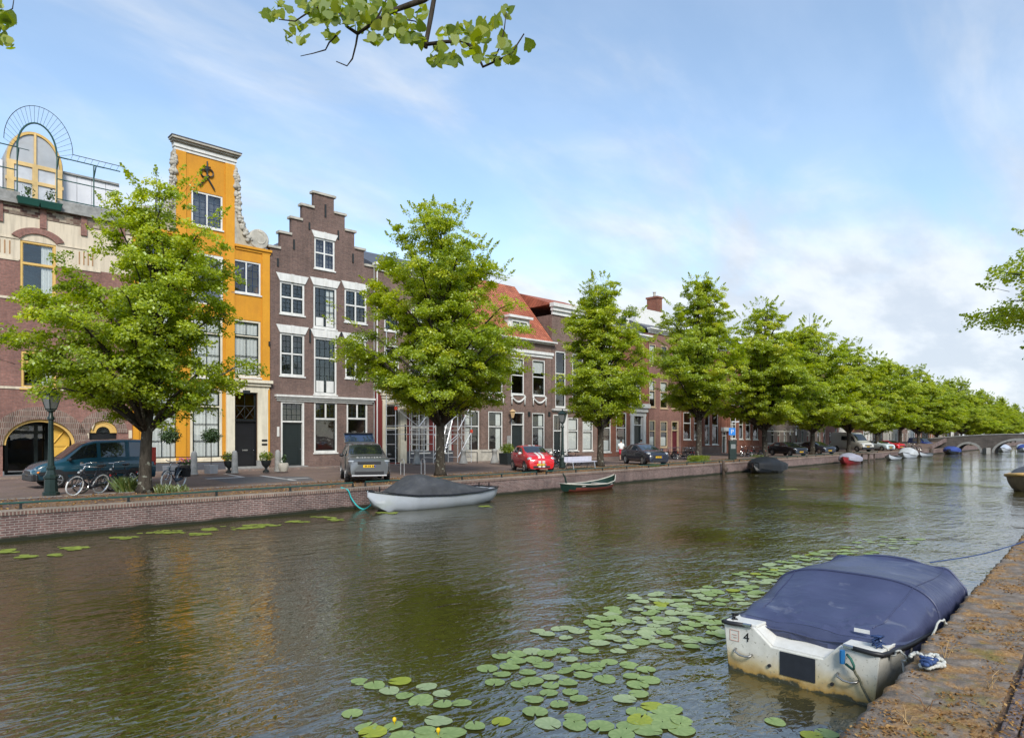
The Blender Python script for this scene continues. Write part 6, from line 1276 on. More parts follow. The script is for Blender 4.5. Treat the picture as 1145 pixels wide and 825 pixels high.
    b = MB(); b.lathe([(.02, -.02), (.02, .012), (.008, .016)], 8, (-.008, .30, .17), 'x'); b.build('drain_plug', PLASTIC, t); MB().lathe([(.02, -.02), (.02, .012), (.008, .016)], 8, (-.008, -.40, .14), 'x').build('drain_plug', PLASTIC, t)
    textobj('registration_digit', '4', .15, t, (-.009, .585, .385), (R(90), 0, R(-90)), BLACKP)
    e = MB(); y0, y1, z0, z1 = .68, .80, .36, .49; w = .007
    for bx in ((y0, y1, z0, z0 + w), (y0, y1, z1 - w, z1), (y0, y0 + w, z0, z1), (y1 - w, y1, z0, z1)): e.box(-.009, -.004, *bx)
    e.box(-.009, -.004, .71, .77, .43, .437); e.box(-.009, -.004, .71, .75, .40, .407); e.build('faded_sticker', M('faded_red_print', (.5, .30, .24), .6, .1), t)
    # tarpaulin
    def tarpm():
        m, t_, out = newmat('navy_tarpaulin'); L_ = t_.links.new; p = nd(t_, 'ShaderNodeBsdfPrincipled', i_Roughness=.42); p.inputs['Specular IOR Level'].default_value = .45; tc = nd(t_, 'ShaderNodeTexCoord')
        def nz(sc, sx, sy, d=4.): mp = nd(t_, 'ShaderNodeMapping'); mp.inputs['Scale'].default_value = (sx, sy, 1); L_(tc.outputs['Object'], mp.inputs[0]); n = nd(t_, 'ShaderNodeTexNoise', i_Scale=sc, i_Detail=d, i_Distortion=.6); L_(mp.outputs[0], n.inputs['Vector']); return n.outputs['Fac']
        r = ramp(t_, [(.3, (.040, .048, .100)), (.7, (.060, .070, .135))]); L_(nz(1.5, 1, 1, 6.), r.inputs[0]); r2 = ramp(t_, [(.62, (0,) * 3), (.72, (.5,) * 3)]); L_(nz(6., 1, .5, 8.), r2.inputs[0])
        L_(mix(t_, r2.outputs[0], r.outputs[0], (.20, .21, .25)), p.inputs['Base Color']); b1 = nd(t_, 'ShaderNodeBump', i_Strength=.5, i_Distance=.06); L_(nz(3., 1.3, .45, 4.), b1.inputs['Height']); b2 = nd(t_, 'ShaderNodeBump', i_Strength=.15, i_Distance=.004); L_(nz(90., 1, 1, 2.), b2.inputs['Height']); L_(b1.outputs[0], b2.inputs['Normal']); L_(b2.outputs[0], p.inputs['Normal']); L_(p.outputs[0], out.inputs[0]); return m
    TARP = tarpm(); secs = [(.30, .80, .60, .02), (.34, .84, .60, .05), (.75, .93, .56, .24), (1.2, .97, .555, .38), (1.62, 1.0, .55, .50), (1.72, 1.0, .55, .51), (2.4, 1.0, .55, .495), (3.1, .94, .57, .49), (3.2, .92, .575, .48), (3.7, .72, .60, .28), (4.2, .42, .64, .18), (4.55, .16, .68, .05)]
    Xs = np.array([s[0] for s in secs]); V = np.array(secs); xs = sorted(set(list(np.linspace(.30, 4.55, 60)) + [1.62, 3.1])); rings = []; n = 40
    for x in xs:
        hbx, gz, hh = (float(np.interp(x, Xs, V[:, k])) for k in (1, 2, 3)); 
        ring = []
        for i in range(n + 1):
            a = math.pi * i / n; c, s = math.cos(a), math.sin(a); ex = .62; y = hbx * (abs(c) ** ex) * (1 if c >= 0 else -1); z = gz + hh * (abs(s) ** .72)
            # tension folds that fan from the lower corners, sag between hoops
            sag = 0
            if x < 1.62: u = (x - .3) / 1.32; sag = -.06 * math.sin(math.pi * u) * s ** .5; fold = .030 * math.sin(15 * math.atan2(u + .05, abs(c) * 1.0 + .02) + 2) * (1 - u) ** .6 * s ** .3 * (1.2 - s * .6)
            elif x < 3.1: u = (x - 1.62) / 1.48; sag = -.02 * math.sin(math.pi * u) * s; fold = .012 * math.sin(y * 9 + u * 5) * math.sin(math.pi * u)
            else: u = (x - 3.1) / 1.45; sag = 0; fold = .025 * math.sin(a * 9 + u * 3) * (1 - u)
            ring.append((x, y, z + sag + fold))
        for sg, side in ((1, ring.insert), (-1, None)):
            y = sg * (hbx + .03); w = .012 * math.sin(x * 19 + sg); p1 = (x, y + w, gz - .02); p2 = (x, y + .01 + w * 2, gz - .13 + .012 * math.sin(x * 7))
            if sg > 0: ring.insert(0, p1); ring.insert(0, p2)
            else: ring.append(p1); ring.append(p2)
        rings.append(ring)
    b = MB(); b.loft(rings, closed=False)
    # the skirt that hangs over the stern
    r0 = rings[0]; m = len(r0); sk = [[(p[0] - .01, p[1], p[2]) for p in r0[2:-2]]]
    for q, (dx, dz) in enumerate(((-.035, -.045), (-.05, -.10), (-.035, -.15))):
        sk.append([(p[0] + dx + .022 * math.sin(p[1] * 16 + q * 1.3) * (q + 1) / 3, p[1] * 1.0, p[2] + dz - .035 * math.cos(p[1] * 1.7) * (q + 1) / 3 + .014 * math.sin(p[1] * 9)) for p in r0[2:-2]])
    b.loft(sk, closed=False); o = b.build('tarpaulin', TARP, t, True); sharp(o, 16)
    for i_ in (14, 30): MB().tube([(r_[i_][0], r_[i_][1], r_[i_][2] + .004) for r_ in rings[3:-6]], .007, 4).build('seam', TARP, o, True)
    for x_ in (1.62, 3.1):
        r_ = min(rings, key=lambda q: abs(q[0][0] - x_)); MB().tube([(p[0], p[1] * 1.003, p[2] + .004) for p in r_[2:-2]], .016, 6).build('hoop_ridge', TARP, o, True)
    MB().tube([(.30 - .06, y, .575 + .01 * math.sin(y * 9) - .05 * math.cos(y * 1.7)) for y in np.linspace(-.8, .8, 20)], .012, 5).build('hem_cord', TARP, o, True)
    MB().box(.335, .345, -.66, -.50, .66, .70).build('maker_label', WHITE, o)
    NAVYR = M('blue_rope', (.03, .06, .16), .8, .3, 30); GREYR = M('grey_white_rope', (.45, .45, .41), .85, .3, 40)
    rs = random.Random(8)
    def knot(c, r, n, k, mat, name, par=t):
        b = MB(); b.tube([(c[0] + r * math.sin(i * 1.9) * rs.uniform(.6, 1), c[1] + r * math.cos(i * 2.3) * rs.uniform(.6, 1), c[2] + r * math.sin(i * 1.1 + 1) * rs.uniform(.5, 1)) for i in range(n)], k, 6); return b.build(name, mat, par, True)
    knot((.16, -.80, .66), .07, 22, .013, NAVYR, 'stern_knot'); knot((.10, .80, .62), .05, 16, .010, BLACKP, 'stern_knot')
    b = MB(); b.lathe([(.028, -.07), (.03, -.03), (.03, .03), (.028, .07)], 8, (-.05, -.52, .47)); b.build('blue_clamp', M('blue_plastic', (.02, .14, .34), .4, 0), t); MB().tube([(-.03, -.56, .50), (-.09, -.62, .48), (-.11, -.66, .42), (-.06, -.64, .36), (-.04, -.55, .40)], .014, 6).build('green_shackle_rope', M('green_rope', (.03, .12, .09), .8, .2), t, True)
    return t, NAVYR, GREYR
nb, NAVYR, GREYR = near_boat()
W2 = lambda p: nb.matrix_basis @ Vector(p)
bpy.context.view_layer.update()
def rope(name, label, pts, r, mat, sub=6, jit=.0, seed=1):
    rs = random.Random(seed); P = [Vector(p) for p in pts]; out = []
    for i in range(len(P) - 1):
        p0, p1, p2, p3 = P[max(i - 1, 0)], P[i], P[i + 1], P[min(i + 2, len(P) - 1)]
        for j in range(sub):
            u = j / sub; out.append(.5 * ((2 * p1) + (p2 - p0) * u + (2 * p0 - 5 * p1 + 4 * p2 - p3) * u * u + (3 * p1 - p0 - 3 * p2 + p3) * u ** 3) + Vector((rs.uniform(-jit, jit), rs.uniform(-jit, jit), rs.uniform(-jit, jit))))
    out.append(P[-1]); b = MB(); b.tube(out, r, 6); return tag(b.build(name, mat, None, True), label, 'rope', 'mooring ropes')
a = Vector((7.98, 1.84, WATER + .66)); 
rope('mooring_rope', 'knotted blue and white rope hanging between the motorboat corner and the ledge', [a, a + Vector((-.03, -.12, -.13)), a + Vector((-.05, -.20, -.06)), a + Vector((.0, -.26, -.16)), a + Vector((.04, -.2, -.2)), a + Vector((-.06, -.30, -.30)), a + Vector((.08, -.52, .25)), (8.25, 1.28, .05)], .011, GREYR, 8, .009)
c0 = at_z(1020, 735, .05); c1 = at_z(1045, 744, .05)
rope('rope_coil', 'tangle of white and navy rope lying on the mossy ledge', [at_z(1018, 733, .06), at_z(1026, 730, .08), at_z(1033, 737, .06), at_z(1030, 744, .06), at_z(1042, 746, .07), at_z(1055, 742, .06), at_z(1050, 736, .09), at_z(1040, 739, .10), at_z(1036, 734, .08), at_z(1047, 732, .09), at_z(1050, 742, .05), at_z(1032, 741, .05), at_z(1040, 735, .11), at_z(1056, 745, .05)], .017, GREYR, 8, .008, 3)
rope('rope_coil', 'navy blue rope twisted into the white rope on the ledge', [at_z(1030, 735, .09), at_z(1040, 738, .12), at_z(1036, 743, .10), at_z(1031, 739, .1), at_z(1042, 741, .12), at_z(1046, 737, .1), at_z(1034, 736, .12)], .018, NAVYR, 8, .008, 5)
bow = W2((4.45, -.15, .85)); rope('mooring_rope', 'thin dark line from the motorboat bow up to the quay edge', [bow, bow.lerp(at_z(1143, 606, .05), .5) + Vector((0, 0, -.05)), at_z(1143, 606, .05), at_z(1160, 598, .03)], .010, NAVYR, 8)
rope('mooring_rope', 'green rope running from the motorboat transom to the foot of the ledge', [W2((-.07, -.64, .38)), W2((-.05, -.70, .25)), W2((-.03, -.80, .05)), W2((.02, -.93, -.06))], .013, M('olive_rope', (.12, .12, .08), .9, .3, 40), 6, .004)
tr0 = at_y(384, 545, QY - .05); rope('mooring_rope', 'turquoise rope looping from the quay rail to the bow of the white sloop', [at_y(381, 545, QY + .1), at_y(389, 548, QY - .05), at_y(393, 557, QY - .1), at_y(400, 566, QY - .3), at_y(407, 569, QY - .5), at_y(414, 565, QY - .9), at_y(418, 559, 21.2)], .028, M('turquoise_rope', (.03, .36, .36), .7, .15), 6)
# ---------------------------------------------------------------- street furniture
def lamp(label, p):
    t = thing('street_lamp', label, 'street lamp', p, R(20), 'old lantern posts on the quay')
    b = MB(); b.lathe([(.26, 0), (.26, .10), (.21, .13), (.195, .55), (.23, .58), (.23, .64), (.17, .70), (.12, .86), (.14, .90), (.14, .95), (.10, 1.0)], 8); b.build('base', LAMPG, t)
    b = MB(); b.lathe([(.10, 1.0), (.085, 1.6), (.075, 2.55), (.11, 2.58), (.11, 2.64), (.07, 2.7), (.06, 2.82), (.13, 2.86), (.13, 2.90)], 12); o = b.build('post', LAMPG, t); sharp(o)
    b = MB(); 
    for k in range(4): a = R(45 + 90 * k); b.tube([(.06 * math.cos(a), .06 * math.sin(a), 2.86), (.16 * math.cos(a), .16 * math.sin(a), 2.93), (.30 * math.cos(a), .30 * math.sin(a), 3.42)], .016, 5)
    q = lambda r, z: [(r * math.cos(R(45 + 90 * k)), r * math.sin(R(45 + 90 * k)), z) for k in range(4)]
    b.tube(q(.30, 3.42), .018, 4, closed=True); b.tube(q(.165, 2.93), .016, 4, closed=True); ln = b.build('lantern', LAMPG, t)
    MB().loft([q(.155, 2.94), q(.285, 3.41)]).build('lantern_glass', LAMPGL, ln)
    MB().loft([q(.37, 3.43), q(.34, 3.47), q(.16, 3.60), q(.05, 3.64)]).build('lantern_roof', LAMPG, ln); MB().lathe([(.03, 3.64), (.05, 3.69), (.01, 3.76)], 8).build('finial', LAMPG, ln)
lamp('dark green fluted lantern post standing in front of the teal van', at_z(57, 553.5)); lamp('thin lantern post behind the white bench, right of the red car', (34.55, 26.1, 0))
t = thing('bench', 'long white plank bench on the quay beside the red car', 'bench', (34.9, 25.0, 0), R(0)); PW = M('weathered_white_plank', (.50, .49, .55), .7, .12, 4)
MB().box(-1.45, 1.45, .12, .16, .46, .76).build('backrest', PW, t, bevel=.01); MB().box(-1.45, 1.45, -.30, .10, .41, .455).build('seat', PW, t, bevel=.01)
for x in (-1.15, 1.15):
    b = MB(); b.tube([(x, .14, .75), (x, .12, .4), (x, .30, .0)], .03, 5); b.tube([(x, -.28, .41), (x, -.36, 0)], .03, 5); b.tube([(x, -.28, .40), (x, .14, .40)], .03, 5); b.build('leg', STEEL, t)
t = thing('parking_machine', 'dark green parking ticket machine cabinet by the red brick house', 'ticket machine', at_z(819, 513.5), R(-50)); MB().box(-.32, .32, -.22, .22, 0, 1.62).build('cabinet', LAMPG, t, bevel=.04); MB().box(-.2, .2, -.235, -.219, .95, 1.35).build('panel', M('grey_panel', (.2, .22, .22), .4, 0), t); MB().box(-.36, .36, -.26, .26, 1.623, 1.70).build('cap', LAMPG, t, bevel=.02)
p = at_z(821.5, 513); t = thing('parking_sign', 'blue square P sign on a white post behind the ticket machine', 'sign', (p.x + .1, p.y + .3, 0), R(-50)); MB().tube([(0, 0, 0), (0, 0, 3.3)], .04, 6).build('post', WHITE, t)
pl = MB().box(-.30, .30, -.07, -.045, 2.15, 2.8).build('sign_plate', M('sign_blue', (.02, .20, .62), .4, 0), t); MB().box(-.05, .65, -.04, .04, 3.3, 3.42).build('arm', STEEL, t)
textobj('letter', 'P', .55, pl, (0, -.074, 2.28), (R(90), 0, 0), WHITE)
# stone bollards with iron bars before the ochre house
bp_ = [at_z(150, 533, .07), at_z(217, 530.5, .07), at_z(262.5, 528.8, .07), at_z(310.5, 527, .07)]
for i, lb in enumerate(('tapered grey stone bollard behind the parked bicycle with panniers', 'tapered grey stone bollard left of the black front door', 'tapered grey stone bollard between the ochre and step gable houses')):
    b = MB(); b.lathe([(.20, 0), (.17, .12), (.15, .95), (.13, 1.10), (.07, 1.19), (.01, 1.2)], 10); o = b.build('bollard', GREYST); o.location = bp_[i + 1]; sharp(o, 50); tag(o, lb, 'bollard', 'stone bollards before the houses')
for i, lb in enumerate(('thin iron bar reaching left from the first stone bollard past the teal van', 'thin iron bar strung between two bollards under the ochre house window')):
    a, c = bp_[i], bp_[i + 1]; d = (c - a).normalized() * .16; b = MB(); b.tube([a + d + Vector((0, 0, .9)), c - d + Vector((0, 0, .9))], .022, 5); tag(b.build('iron_bar', IRON), lb, 'railing', 'iron bars between bollards')
for i, (px, py, lb) in enumerate(((466, 518.5, 'flared grey stone post by the scaffold'), (518, 518, 'flared grey stone post left of the festoon house plinth'), (553, 517.3, 'flared grey stone post below the festoon house window'))):
    b = MB(); b.lathe([(.33, 0), (.30, .15), (.20, .45), (.17, .8), (.22, .86), (.22, .95), (.15, 1.02), (.02, 1.05)], 10); o = b.build('bollard', GREYST); o.location = at_z(px, py, .07); sharp(o, 50); tag(o, lb, 'bollard', 'stone bollards before the houses')
for i, (a, c, lb) in enumerate(((518, 536, 'iron bar with middle post right of the flared post'), (536, 553, 'iron bar with middle post ending at the festoon house window'))):
    p, q = at_z(a, 518.2, .07), at_z(c, 517.6, .07); d = (q - p).normalized() * .2; b = MB(); b.tube([p + d + Vector((0, 0, .8)), q - d + Vector((0, 0, .8))], .025, 5)
    if i == 0: b.tube([q - d + Vector((0, 0, .8)), q - d], .03, 5)
    tag(b.build('iron_bar', IRON), lb, 'railing', 'iron bars between bollards')
for px, py, lb in ((450, 531, 'grey bicycle stand hoop between silver car and linden'), (473, 530, 'grey bicycle stand hoop just left of the linden trunk')):
    b = MB(); p = at_z(px, py); b.tube([(-.22, 0, 0), (-.22, 0, .7), (-.12, 0, .82), (.12, 0, .82), (.22, 0, .7), (.22, 0, 0)], .024, 6); o = b.build('bicycle_stand', STEEL); o.location = p; o.rotation_euler = (0, 0, R(75)); tag(o, lb, 'bicycle stand', 'bicycle stands on the quay')
# ---------------------------------------------------------------- scaffold before the burgundy house
def scaffold():
    h = hD; t = thing('scaffold', 'aluminium scaffold tower in front of the burgundy house', 'scaffold', FW(hD.s0, -.35, .07), -FAN); X = [h.p(px, 480)[0] for px in (429, 455, 471, 498, 513)]; Zt = 9.4
    ALU = M('scaffold_aluminium', (.62, .63, .64), .35, .08, 6, metal=.5)
    for x in X:
        for y in (0, -1.15): MB().tube([(x, y, 0), (x, y, Zt if x < X[1] else 8.6)], .03, 6).build('pole', ALU, t)
    for z in (2.1, 2.7, 4.1, 6.1, 8.1):
        for y in (-.04, -1.11): MB().tube([(X[0] - .1, y, z), (X[-1] + .1, y, z)], .024, 5).build('ledger', ALU, t)
    for i, x in enumerate(X):
        b = MB(); [b.tube([(x, 0, z), (x, -1.15, z)], .03, 4) for z in np.arange(.4, 8.5, 1.0)]; b.build('rungs', ALU, t)
    for k, (a, c, z0, z1) in enumerate(((0, 1, 3.9, 2.6), (1, 2, 2.7, 4.1), (2, 3, 2.0, 3.6), (2, 3, .3, 1.9), (3, 2, 2.1, .6), (3, 4, .4, 2.3), (3, 4, 2.4, 4.4), (4, 3, .3, 2.2), (3, 2, 4.0, 2.6))): MB().tube([(X[a], -1.2, z0), (X[c], -1.2, z1)], .03, 5).build('brace', ALU, t)
    MB().tube([(X[2] + .3, -1.25, .1), (X[3] + .5, -.2, 5.6)], .04, 5).build('ladder_rail', ALU, t); MB().tube([(X[2] + .75, -1.25, .1), (X[3] + .95, -.2, 5.6)], .04, 5).build('ladder_rail', ALU, t)
    for z in (4.2, 6.2): MB().box(X[0], X[-1], -1.1, -.08, z + .04, z + .09).build('deck', M('scaffold_boards', (.4, .3, .18), .8, .2), t)
    for x, z in ((X[0], 3.9), (X[1], 4.3), (X[-1], 2.35)): MB().box(x - .07, x + .07, -1.25, -1.1, z - .12, z + .12).build('red_coupler', M('coupler_red', (.55, .06, .03), .5, .1), t)
scaffold()
# ---------------------------------------------------------------- bicycles
BKF = M('black_bicycle_frame', (.014, .015, .02), .35, .1); TYW = M('cream_tyre', (.70, .69, .66), .7, .05); TYB = M('black_bicycle_tyre', (.02, .02, .02), .8, .1); CANV = M('black_canvas', (.012, .012, .013), .85, .2)
def bike(name, label, tyre, frame, bags=False):
    t = thing(name, label, 'bicycle', (0, 0, 0), 0, 'bicycles parked on the quay')
    r = .34; hb, ff = Vector((-.52, 0, r)), Vector((.56, 0, r)); bb = Vector((-.06, 0, .29)); st = Vector((-.24, 0, .82)); hd = Vector((.38, 0, .80)); hl = Vector((.43, 0, .62))
    b = MB(); b.tube([bb, st], .024, 6); b.tube([bb, hl], .026, 6); b.tube([st.lerp(bb, .35), hl.lerp(hd, .3)], .022, 6); b.tube([hl, hd], .026, 6)
    for s in (.05, -.05): b.tube([bb + Vector((0, s, 0)), hb + Vector((0, s, 0))], .011, 5); b.tube([st.lerp(bb, .1), hb + Vector((0, s, 0))], .010, 5); b.tube([hl, hl + Vector((.01, s, -.06)), ff + Vector((0, s, 0))], .012, 5)
    b.tube([st, st + Vector((-.03, 0, .12))], .013, 6); b.build('frame', frame, t, True)
    b = MB(); b.tube([hd, hd + Vector((-.05, 0, .22))], .014, 6); c = hd + Vector((-.05, 0, .22)); b.tube([c + Vector((-.22, .30, .02)), c + Vector((-.1, .27, .04)), c + Vector((.06, .12, .02)), c, c + Vector((.06, -.12, .02)), c + Vector((-.1, -.27, .04)), c + Vector((-.22, -.30, .02))], .017, 6); b.build('handlebar', CHROME, t, True)
    b = MB(); q = st + Vector((-.03, 0, .13)); b.loft([[(q.x - .16, y * .10, q.z + z * .03) for y, z in ((-1, 0), (0, 1.4), (1, 0), (0, -1))], [(q.x - .02, y * .085, q.z + z * .03) for y, z in ((-1, 0), (0, 1.2), (1, 0), (0, -1))], [(q.x + .14, y * .025, q.z + .01 + z * .025) for y, z in ((-1, 0), (0, 1), (1, 0), (0, -1))]]); b.build('saddle', PLASTIC, t, True)
    for c in (hb, ff):
        n = 26; w = MB(); w.tube([(c.x + r * .96 * math.cos(2 * math.pi * i / n), 0, c.z + r * .96 * math.sin(2 * math.pi * i / n)) for i in range(n)], .026, 6, closed=True); wo = w.build('wheel', tyre, t, True)
        s = MB(); s.tube([(c.x + r * .88 * math.cos(2 * math.pi * i / n), 0, c.z + r * .88 * math.sin(2 * math.pi * i / n)) for i in range(n)], .010, 4, closed=True)
        for i in range(16): a = 2 * math.pi * i / 16; s.tube([(c.x, .02 if i % 2 else -.02, c.z), (c.x + r * .88 * math.cos(a), 0, c.z + r * .88 * math.sin(a))], .0028, 3)
        s.lathe([(.022, -.045), (.03, 0), (.022, .045)], 8, (c.x, 0, c.z), 'y'); s.build('rim', CHROME, wo)
        m = MB(); m.loft([[(c.x + rr_ * math.cos(R(a)), y, c.z + rr_ * math.sin(R(a))) for rr_, y in ((.375, -.03), (.385, 0), (.375, .03), (.372, 0))] for a in range(20 if c is hb else 30, 171, 15)]); m.build('mudguard', frame, t, True)
    b = MB(); b.tube([(-.06, .05, .29), (-.3, .055, .31), (-.52, .05, .34)], [.075, .06, .05], 8); b.lathe([(.09, .045), (.09, .06)], 14, (-.06, 0, .29), 'y'); b.build('chain_guard', frame, t, True)
    b = MB(); b.tube([(-.06, -.08, .29), (.03, -.10, .15)], .012, 4); b.tube([(-.06, .08, .29), (-.14, .10, .42)], .012, 4); b.box(0, .08, -.2, -.1, .13, .155); b.box(-.18, -.1, .1, .2, .41, .435); b.build('pedals', PLASTIC, t)
    b = MB(); [b.tube([(-.30, y, .74), (-.82, y, .74), (-.52, y * 1.1, .36)], .008, 4) for y in (-.06, .06)]; [b.tube([(x, -.06, .74), (x, .06, .74)], .008, 4) for x in (-.4, -.6, -.8)]; b.build('luggage_rack', frame, t)
    MB().box(-.87, -.84, -.03, .03, .60, .66).build('rear_light', RED_L, t); ellips((.50, 0, .80), (.05, .04, .045)).build('headlight', HEADL, t, True)
    if bags:
        for s in (1, -1): b = MB(); b.box(-.78, -.36, s * .07, s * .24, .40, .74); b.build('pannier', CANV, t, bevel=.04)
        b = MB(); b.box(-.76, -.38, -.2, .2, .745, .77); b.build('pannier_flap', CANV, t, bevel=.01)
    return t
bk1 = bike('bicycle', 'black bicycle with white tyres leaning beside the lamp post', TYW, BKF); bk2 = bike('bicycle', 'dark bicycle behind the linden trunk in front of the van', TYB, BKF); bk3 = bike('bicycle', 'bicycle with cream tyres and black panniers right of the linden trunk', TYW, M('blue_grey_frame', (.05, .07, .1), .35, .1), True)
def bplace(b, pf, pr, lean=0.):
    f, r_ = at_z(*pf), at_z(*pr); m = (f + r_) / 2; a = math.atan2(f.y - r_.y, f.x - r_.x); b.location = (m.x, m.y, 0); b.rotation_euler = Euler((R(lean), 0, a), 'XYZ')
bplace(bk1, (81, 554), (112, 551), -14); bplace(bk2, (126, 549), (149, 546.5), 8); bplace(bk3, (181, 546.5), (206, 543.2), -6)
bk4 = dup(bk2, label='dark bicycle standing close behind the white tyred bicycle'); bplace(bk4, (92, 551.5), (122, 549), 6)
def row_bikes(spots, labs, grp):
    for i, (x, y, a, ln) in enumerate(spots):
        o = dup((bk2, bk1, bk2, bk2)[i % 4], label=labs[i], group=grp); o.location = (x, y, 0); o.rotation_euler = (R(ln), 0, R(a))
rg = random.Random(21)
sp = [(33.6 + i * .62, 28.3 + rg.uniform(-.15, .15), 96 + rg.uniform(-9, 9), rg.uniform(-7, 7)) for i in range(9)]
row_bikes(sp, ['bicycle in the rack behind the white bench, %s from its left end' % n for n in ('first', 'second', 'third', 'fourth', 'fifth', 'sixth', 'seventh', 'eighth', 'ninth')], 'bicycles behind the bench')
sp = [(at_z(px, 513.5).x, at_z(px, 513.5).y, a, l) for px, a, l in ((750, 70, 5), (756, 40, -6), (762, 110, 4), (769, 60, 6), (775, 20, -5))]
row_bikes(sp, ['bicycle between the dark hatchback and the clipped hedge, %s from the left' % n for n in ('first', 'second', 'third', 'fourth', 'fifth')], 'bicycles by the hedge')
sp = [(at_z(px, 510.8).x, at_z(px, 510.8).y, a, l) for px, a, l in ((829, 30, 5), (835, 60, -6), (841, 10, 4), (847, 80, 6))]
row_bikes(sp, ['bicycle between the ticket machine and the next linden, %s from the left' % n for n in ('first', 'second', 'third', 'fourth')], 'bicycles by the ticket machine')
sp = [(at_z(px, 503.8).x, at_z(px, 503.8).y, a, 3) for px, a in ((1012, 20), (1018, 60), (1023, 100))]
row_bikes(sp, ['small distant bicycle left of the blue van, %s from the left' % n for n in ('first', 'second', 'third')], 'bicycles by the blue van')
# ---------------------------------------------------------------- people
SKIN = M('skin', (.45, .26, .18), .6, .05)
def person(label, loc, face, top, bottom, hair, short=True):
    t = thing('person', label, 'person', loc, face); V = []; E = []; Rr = []
    def v(p, r, par=None): V.append(p); Rr.append(r); (E.append((par, len(V) - 1)) if par is not None else None); return len(V) - 1
    pel = v((0, 0, .93), .135); sp_ = v((0, .01, 1.10), .125, pel); ch = v((0, .0, 1.32), .145, sp_); nk = v((0, .0, 1.47), .055, ch); hd = v((0, .015, 1.56), .085, nk); v((0, .01, 1.68), .08, hd)
    for s in (1, -1):
        sh = v((s * .18, 0, 1.40), .06, ch); el = v((s * .24, -.02, 1.13), .045, sh); wr = v((s * .25, .06, .90), .03, el); v((s * .25, .08, .82), .035, wr)
        hp = v((s * .09, 0, .86), .10, pel); kn = v((s * .10, .02 + .05 * s, .48), .06, hp); an = v((s * .10, -.02 + .08 * s, .09), .042, kn); v((s * .11, .12 + .08 * s, .04), .04, an)
    me = bpy.data.meshes.new('body'); me.from_pydata(V, E, []); o = bpy.data.objects.new('body', me); COL.objects.link(o); o.parent = t; me.materials.append(SKIN)
    sk = o.modifiers.new('skin', 'SKIN'); 
    for i, r in enumerate(Rr): me.skin_vertices[0].data[i].radius = (r, r * .85)
    me.skin_vertices[0].data[0].use_root = True; o.modifiers.new('smooth', 'SUBSURF').levels = 1; o.modifiers['smooth'].render_levels = 1
    el = lambda z, a, c, x=0, y=0: [(x + a * math.cos(R(k)), y + c * math.sin(R(k)), z) for k in range(0, 360, 30)]
    b = MB(); b.loft([el(.92, .185, .14), el(1.1, .17, .13), el(1.32, .205, .15), el(1.42, .18, .12), el(1.48, .08, .08)])
    for s in (1, -1): b.tube([(s * .17, 0, 1.41), (s * .23, -.02, 1.16)], [.085, .07], 8)
    b.build('shirt', top, t, True); b = MB(); b.loft([el(.96, .19, .145), el(.84, .195, .15)]); zl = .50 if short else .08
    for s in (1, -1): b.loft([el(.86, .11, .13, s * .092), el(.66, .10, .11, s * .10, .02 * s), el(zl, .085, .09, s * .105, .05 * s)])
    b.build('trousers', bottom, t, True); ellips((0, -.01, 1.685), (.098, .108, .095)).build('hair', hair, t, True)
    for s in (1, -1): MB().box(s * .105 - .045, s * .105 + .045, -.08 + .08 * s, .17 + .08 * s, -.0, .08).build('shoe', PLASTIC, t, bevel=.02)
    b = MB(); b.tube([(0, .10, 1.60), (0, .125, 1.585)], .014, 5); [b.lathe([(.004, 0), (.012, .006), (.004, .012)], 6, (s * .035, .09, 1.63), 'y') for s in (1, -1)]; b.build('face', SKIN, t); return t
person('person in white top and red shorts walking along the pavement beside the dark hatchback', at_z(694.5, 514.8), R(-38), M('white_shirt', (.72, .74, .72), .8, .05), M('red_shorts', (.35, .02, .035), .8, .1), M('dark_hair', (.02, .015, .012), .7, .1))
person('dark haired person in pale shirt standing behind the dark hatchback', at_z(717, 511.8), R(120), M('pale_shirt', (.55, .55, .53), .8, .05), M('dark_trousers', (.03, .03, .04), .8, .1), M('black_hair', (.012, .012, .012), .7, .1), False)
# ---------------------------------------------------------------- plants in pots, grass, hedge
def blob_leaves(name, c, r, n, size, mat, seed, parent, tint=(.5, .2), hollow=.5, shape='kite'):
    rs = np.random.RandomState(int(seed)); g = rs.normal(size=(n, 3)); g /= np.linalg.norm(g, axis=1, keepdims=True); g *= (hollow + (1 - hollow) * rs.rand(n, 1)); g *= 1 + .18 * np.sin(g[:, :1] * 7 + seed) * np.cos(g[:, 2:] * 6)
    P = g * np.array(r) + np.array(c); return link(leaf_mesh(name, P, g + rs.normal(size=(n, 3)) * .6 + np.array([0, 0, .3]), size * rs.uniform(.6, 1.3, n), rs.normal(tint[0], tint[1], n), mat, rs, shape), name, parent)
ZINC = M('zinc_planter', (.26, .27, .29), .5, .1, 4)
for px, py, lb, dark in ((190, 530.5, 'clipped bay tree on a thin stem behind the bicycle with panniers', False), (236, 529.3, 'clipped bay tree in a square zinc planter left of the black door', True)):
    t = thing('bay_tree', lb, 'potted tree', at_z(px, py, .07), R(10), 'bay trees before the ochre house'); b = MB(); b.prism([(-.22, 0), (.22, 0), (.26, .46), (-.26, .46)], -.24, .24); b.build('planter', ZINC, t, bevel=.01)
    MB().tube([(0, 0, .4), (.02, .01, 1.0), (0, 0, 1.75)], .022, 6).build('trunk', BARK, t); blob_leaves('crown', (0, 0, 1.98), (.52, .5, .44), 1500, .085, LEAFD, px, t, hollow=.35)
